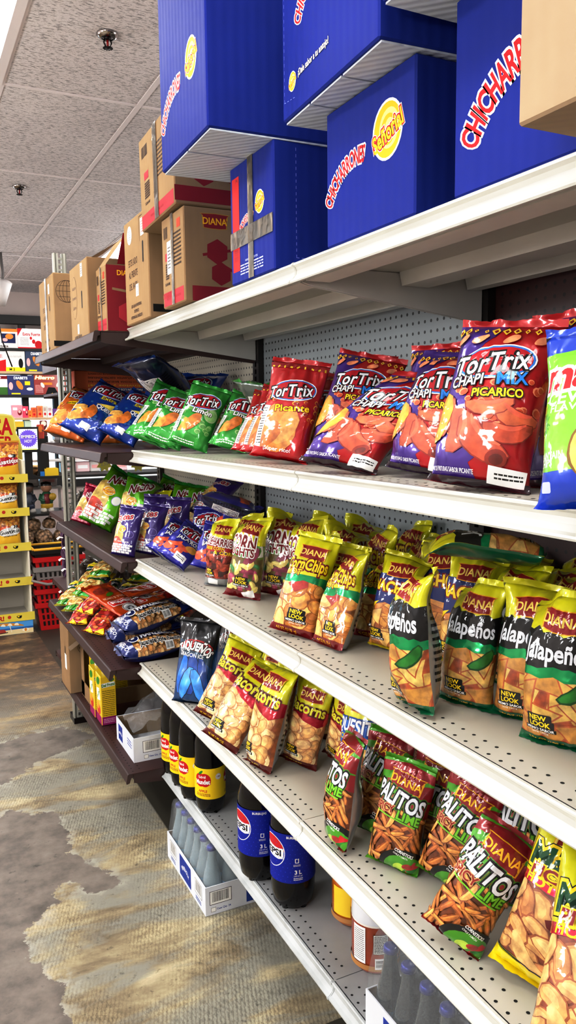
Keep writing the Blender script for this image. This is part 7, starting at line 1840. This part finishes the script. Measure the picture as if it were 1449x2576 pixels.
# small shifts that settle the bags against each other without cutting into one another
NUDGE = {'corn_roll_bag': (-0.0023, 0.0012, 0.0), 'corn_roll_bag.001': (0.0007, -0.0049, 0.0), 'corn_roll_bag.002': (-0.0059, 0.0041, 0.0), 'corn_roll_bag.003': (-0.0093, 0.0051, 0.0), 'corn_roll_bag.004': (-0.0088, 0.0079, 0.0), 'corn_chip_bag.001': (-0.0038, -0.0014, 0.0), 'tortilla_chip_bag': (-0.0019, 0.0007, 0.0), 'tortilla_chip_bag.001': (-0.0024, 0.0076, 0.0), 'tortilla_chip_bag.003': (0.0251, -0.0013, 0.0), 'tortilla_chip_bag.004': (-0.0015, 0.0036, 0.0255), 'corn_nugget_bag': (-0.0031, 0.0011, 0.0), 'corn_nugget_bag.001': (0.0121, 0.0059, 0.0), 'corn_curl_bag': (0.0201, -0.0046, 0.0), 'corn_roll_bag.008': (0.0185, -0.0275, 0.0), 'corn_roll_bag.009': (0.0113, 0.0039, 0.0), 'corn_roll_bag.010': (0.0159, -0.0264, 0.0), 'corn_roll_bag.011': (0.0105, -0.0057, 0.0), 'corn_roll_bag.013': (-0.0042, -0.008, 0.0), 'corn_roll_bag.014': (0.0225, 0.0027, 0.0), 'corn_roll_bag.015': (0.029, -0.0006, 0.0), 'corn_roll_bag.016': (-0.0095, 0.0102, 0.0), 'corn_roll_bag.017': (0.0288, -0.023, 0.0), 'corn_roll_bag.018': (0.0783, 0.0274, 0.0), 'corn_roll_bag.019': (0.0462, -0.0443, 0.0), 'corn_roll_bag.020': (0.0423, -0.1047, 0.0), 'corn_roll_bag.021': (0.0417, 0.0032, 0.0), 'corn_roll_bag.023': (-0.0097, -0.0035, 0.0), 'corn_roll_bag.024': (0.04, 0.0353, 0.0), 'corn_roll_bag.025': (0.0587, 0.0244, 0.0), 'corn_roll_bag.026': (-0.0129, -0.0217, 0.055), 'corn_bite_bag.001': (-0.0119, 0.0067, 0.0), 'corn_bite_bag.002': (0.0075, -0.0159, 0.0), 'corn_bite_bag.003': (0.0064, 0.0158, 0.0), 'corn_bite_bag.004': (0.0007, -0.0054, 0.0603), 'corn_bite_bag.006': (0.0571, 0.0114, 0.0), 'corn_nugget_bag.002': (0.0005, -0.0524, 0.0), 'corn_chip_bag.002': (0.0003, 0.0022, 0.0), 'corn_chip_bag.003': (0.0098, -0.0007, 0.0), 'tortilla_chip_bag.005': (-0.0023, -0.0068, 0.0), 'tortilla_chip_bag.006': (0.0474, 0.0078, 0.0), 'tortilla_chip_bag.007': (0.0256, -0.0034, 0.0), 'tortilla_chip_bag.008': (0.0029, 0.0089, 0.0), 'tortilla_chip_bag.009': (0.0322, 0.0364, 0.0), 'tortilla_chip_bag.010': (0.0188, -0.0221, 0.0), 'tortilla_chip_bag.011': (0.0233, 0.0218, 0.0), 'tortilla_chip_bag.012': (0.0205, 0.0268, 0.0), 'tortilla_chip_bag.013': (0.0074, -0.0276, 0.0), 'tortilla_chip_bag.014': (-0.001, -0.0492, 0.0), 'tortilla_chip_bag.015': (-0.0017, -0.0079, 0.0), 'tortilla_chip_bag.016': (0.0009, -0.0532, 0.0), 'tortilla_chip_bag.017': (0.0092, -0.0032, 0.0), 'tortilla_chip_bag.018': (0.003, 0.0154, 0.0), 'tortilla_chip_bag.019': (-0.0035, -0.0234, 0.0), 'tortilla_chip_bag.020': (-0.0511, 0.0227, 0.0), 'tortilla_chip_bag.021': (-0.0026, 0.0009, 0.0), 'corn_chip_bag.004': (0.0302, 0.042, 0.0), 'corn_chip_bag.005': (0.0258, -0.018, 0.0), 'corn_chip_bag.006': (0.0087, -0.0054, 0.0), 'corn_chip_bag.008': (-0.0122, 0.0915, 0.0), 'corn_chip_bag.009': (0.0012, 0.0058, 0.0), 'corn_nugget_bag.004': (0.0342, 0.0005, 0.0), 'corn_nugget_bag.005': (0.024, -0.0398, 0.0), 'corn_nugget_bag.006': (0.0143, -0.0277, 0.0), 'puffed_corn_bag.003': (-0.001, 0.0019, 0.0), 'puffed_corn_bag.007': (0.0046, -0.0007, 0.0091), 'puffed_corn_bag.008': (0.0313, -0.0324, 0.0), 'puffed_corn_bag.009': (-0.0289, 0.0, 0.0), 'fried_corn_bag.003': (-0.0008, -0.0041, 0.0), 'pork_puff_bag.003': (-0.0041, 0.0047, 0.0), 'pork_puff_bag.004': (0.0186, -0.0218, 0.0), 'cheese_curl_bag.001': (0.0139, -0.0115, 0.0), 'corn_stick_bag.002': (-0.0007, 0.0013, 0.0), 'corn_stick_bag.004': (0.0028, -0.0064, 0.0), 'corn_stick_bag.005': (-0.0021, 0.0059, 0.0), 'corn_stick_bag.006': (0.0072, -0.0092, 0.0), 'corn_curl_bag.001': (-0.0012, -0.0052, 0.0), 'seed_packet': (-0.0001, 0.002, 0.0), 'nut_packet': (0.0255, 0.0408, 0.0), 'nut_packet.001': (-0.0018, -0.0027, 0.0), 'nut_bag': (-0.0078, -0.0064, 0.0407), 'peanut_bag.002': (-0.0057, -0.0079, 0.0169), 'nut_bag.001': (0.0169, -0.0321, 0.0), 'nut_bag.002': (0.0003, 0.0042, 0.0661), 'nut_bag.003': (0.0504, 0.0547, 0.0757), 'nut_packet.002': (-0.0002, 0.0067, 0.0409), 'nut_packet.003': (-0.0083, -0.0265, 0.0024), 'seed_packet.001': (-0.0001, -0.0121, 0.0), 'seed_packet.002': (0.0054, 0.0069, 0.0795), 'seed_packet.004': (-0.002, -0.0011, 0.0), 'seed_packet.005': (0.0038, 0.0032, 0.0576), 'seed_packet.006': (0.0118, 0.0054, 0.1252), 'seed_packet.007': (0.0082, 0.0108, 0.0968), 'nut_packet.004': (0.0578, -0.0267, 0.0255), 'nut_packet.005': (0.1203, -0.0558, 0.0), 'nut_packet.006': (-0.0009, 0.0348, 0.0), 'nut_packet.007': (-0.0732, -0.0189, 0.0), 'nut_packet.008': (-0.0577, 0.0, 0.0), 'nut_packet.009': (-0.1003, 0.0206, 0.0), 'cheese_puff_bag.001': (0.0034, 0.0, 0.0)}
for k_, v_ in NUDGE.items():
    o_ = bpy.data.objects.get(k_)
    if o_ is not None: o_.matrix_world.translation += Vector(v_)
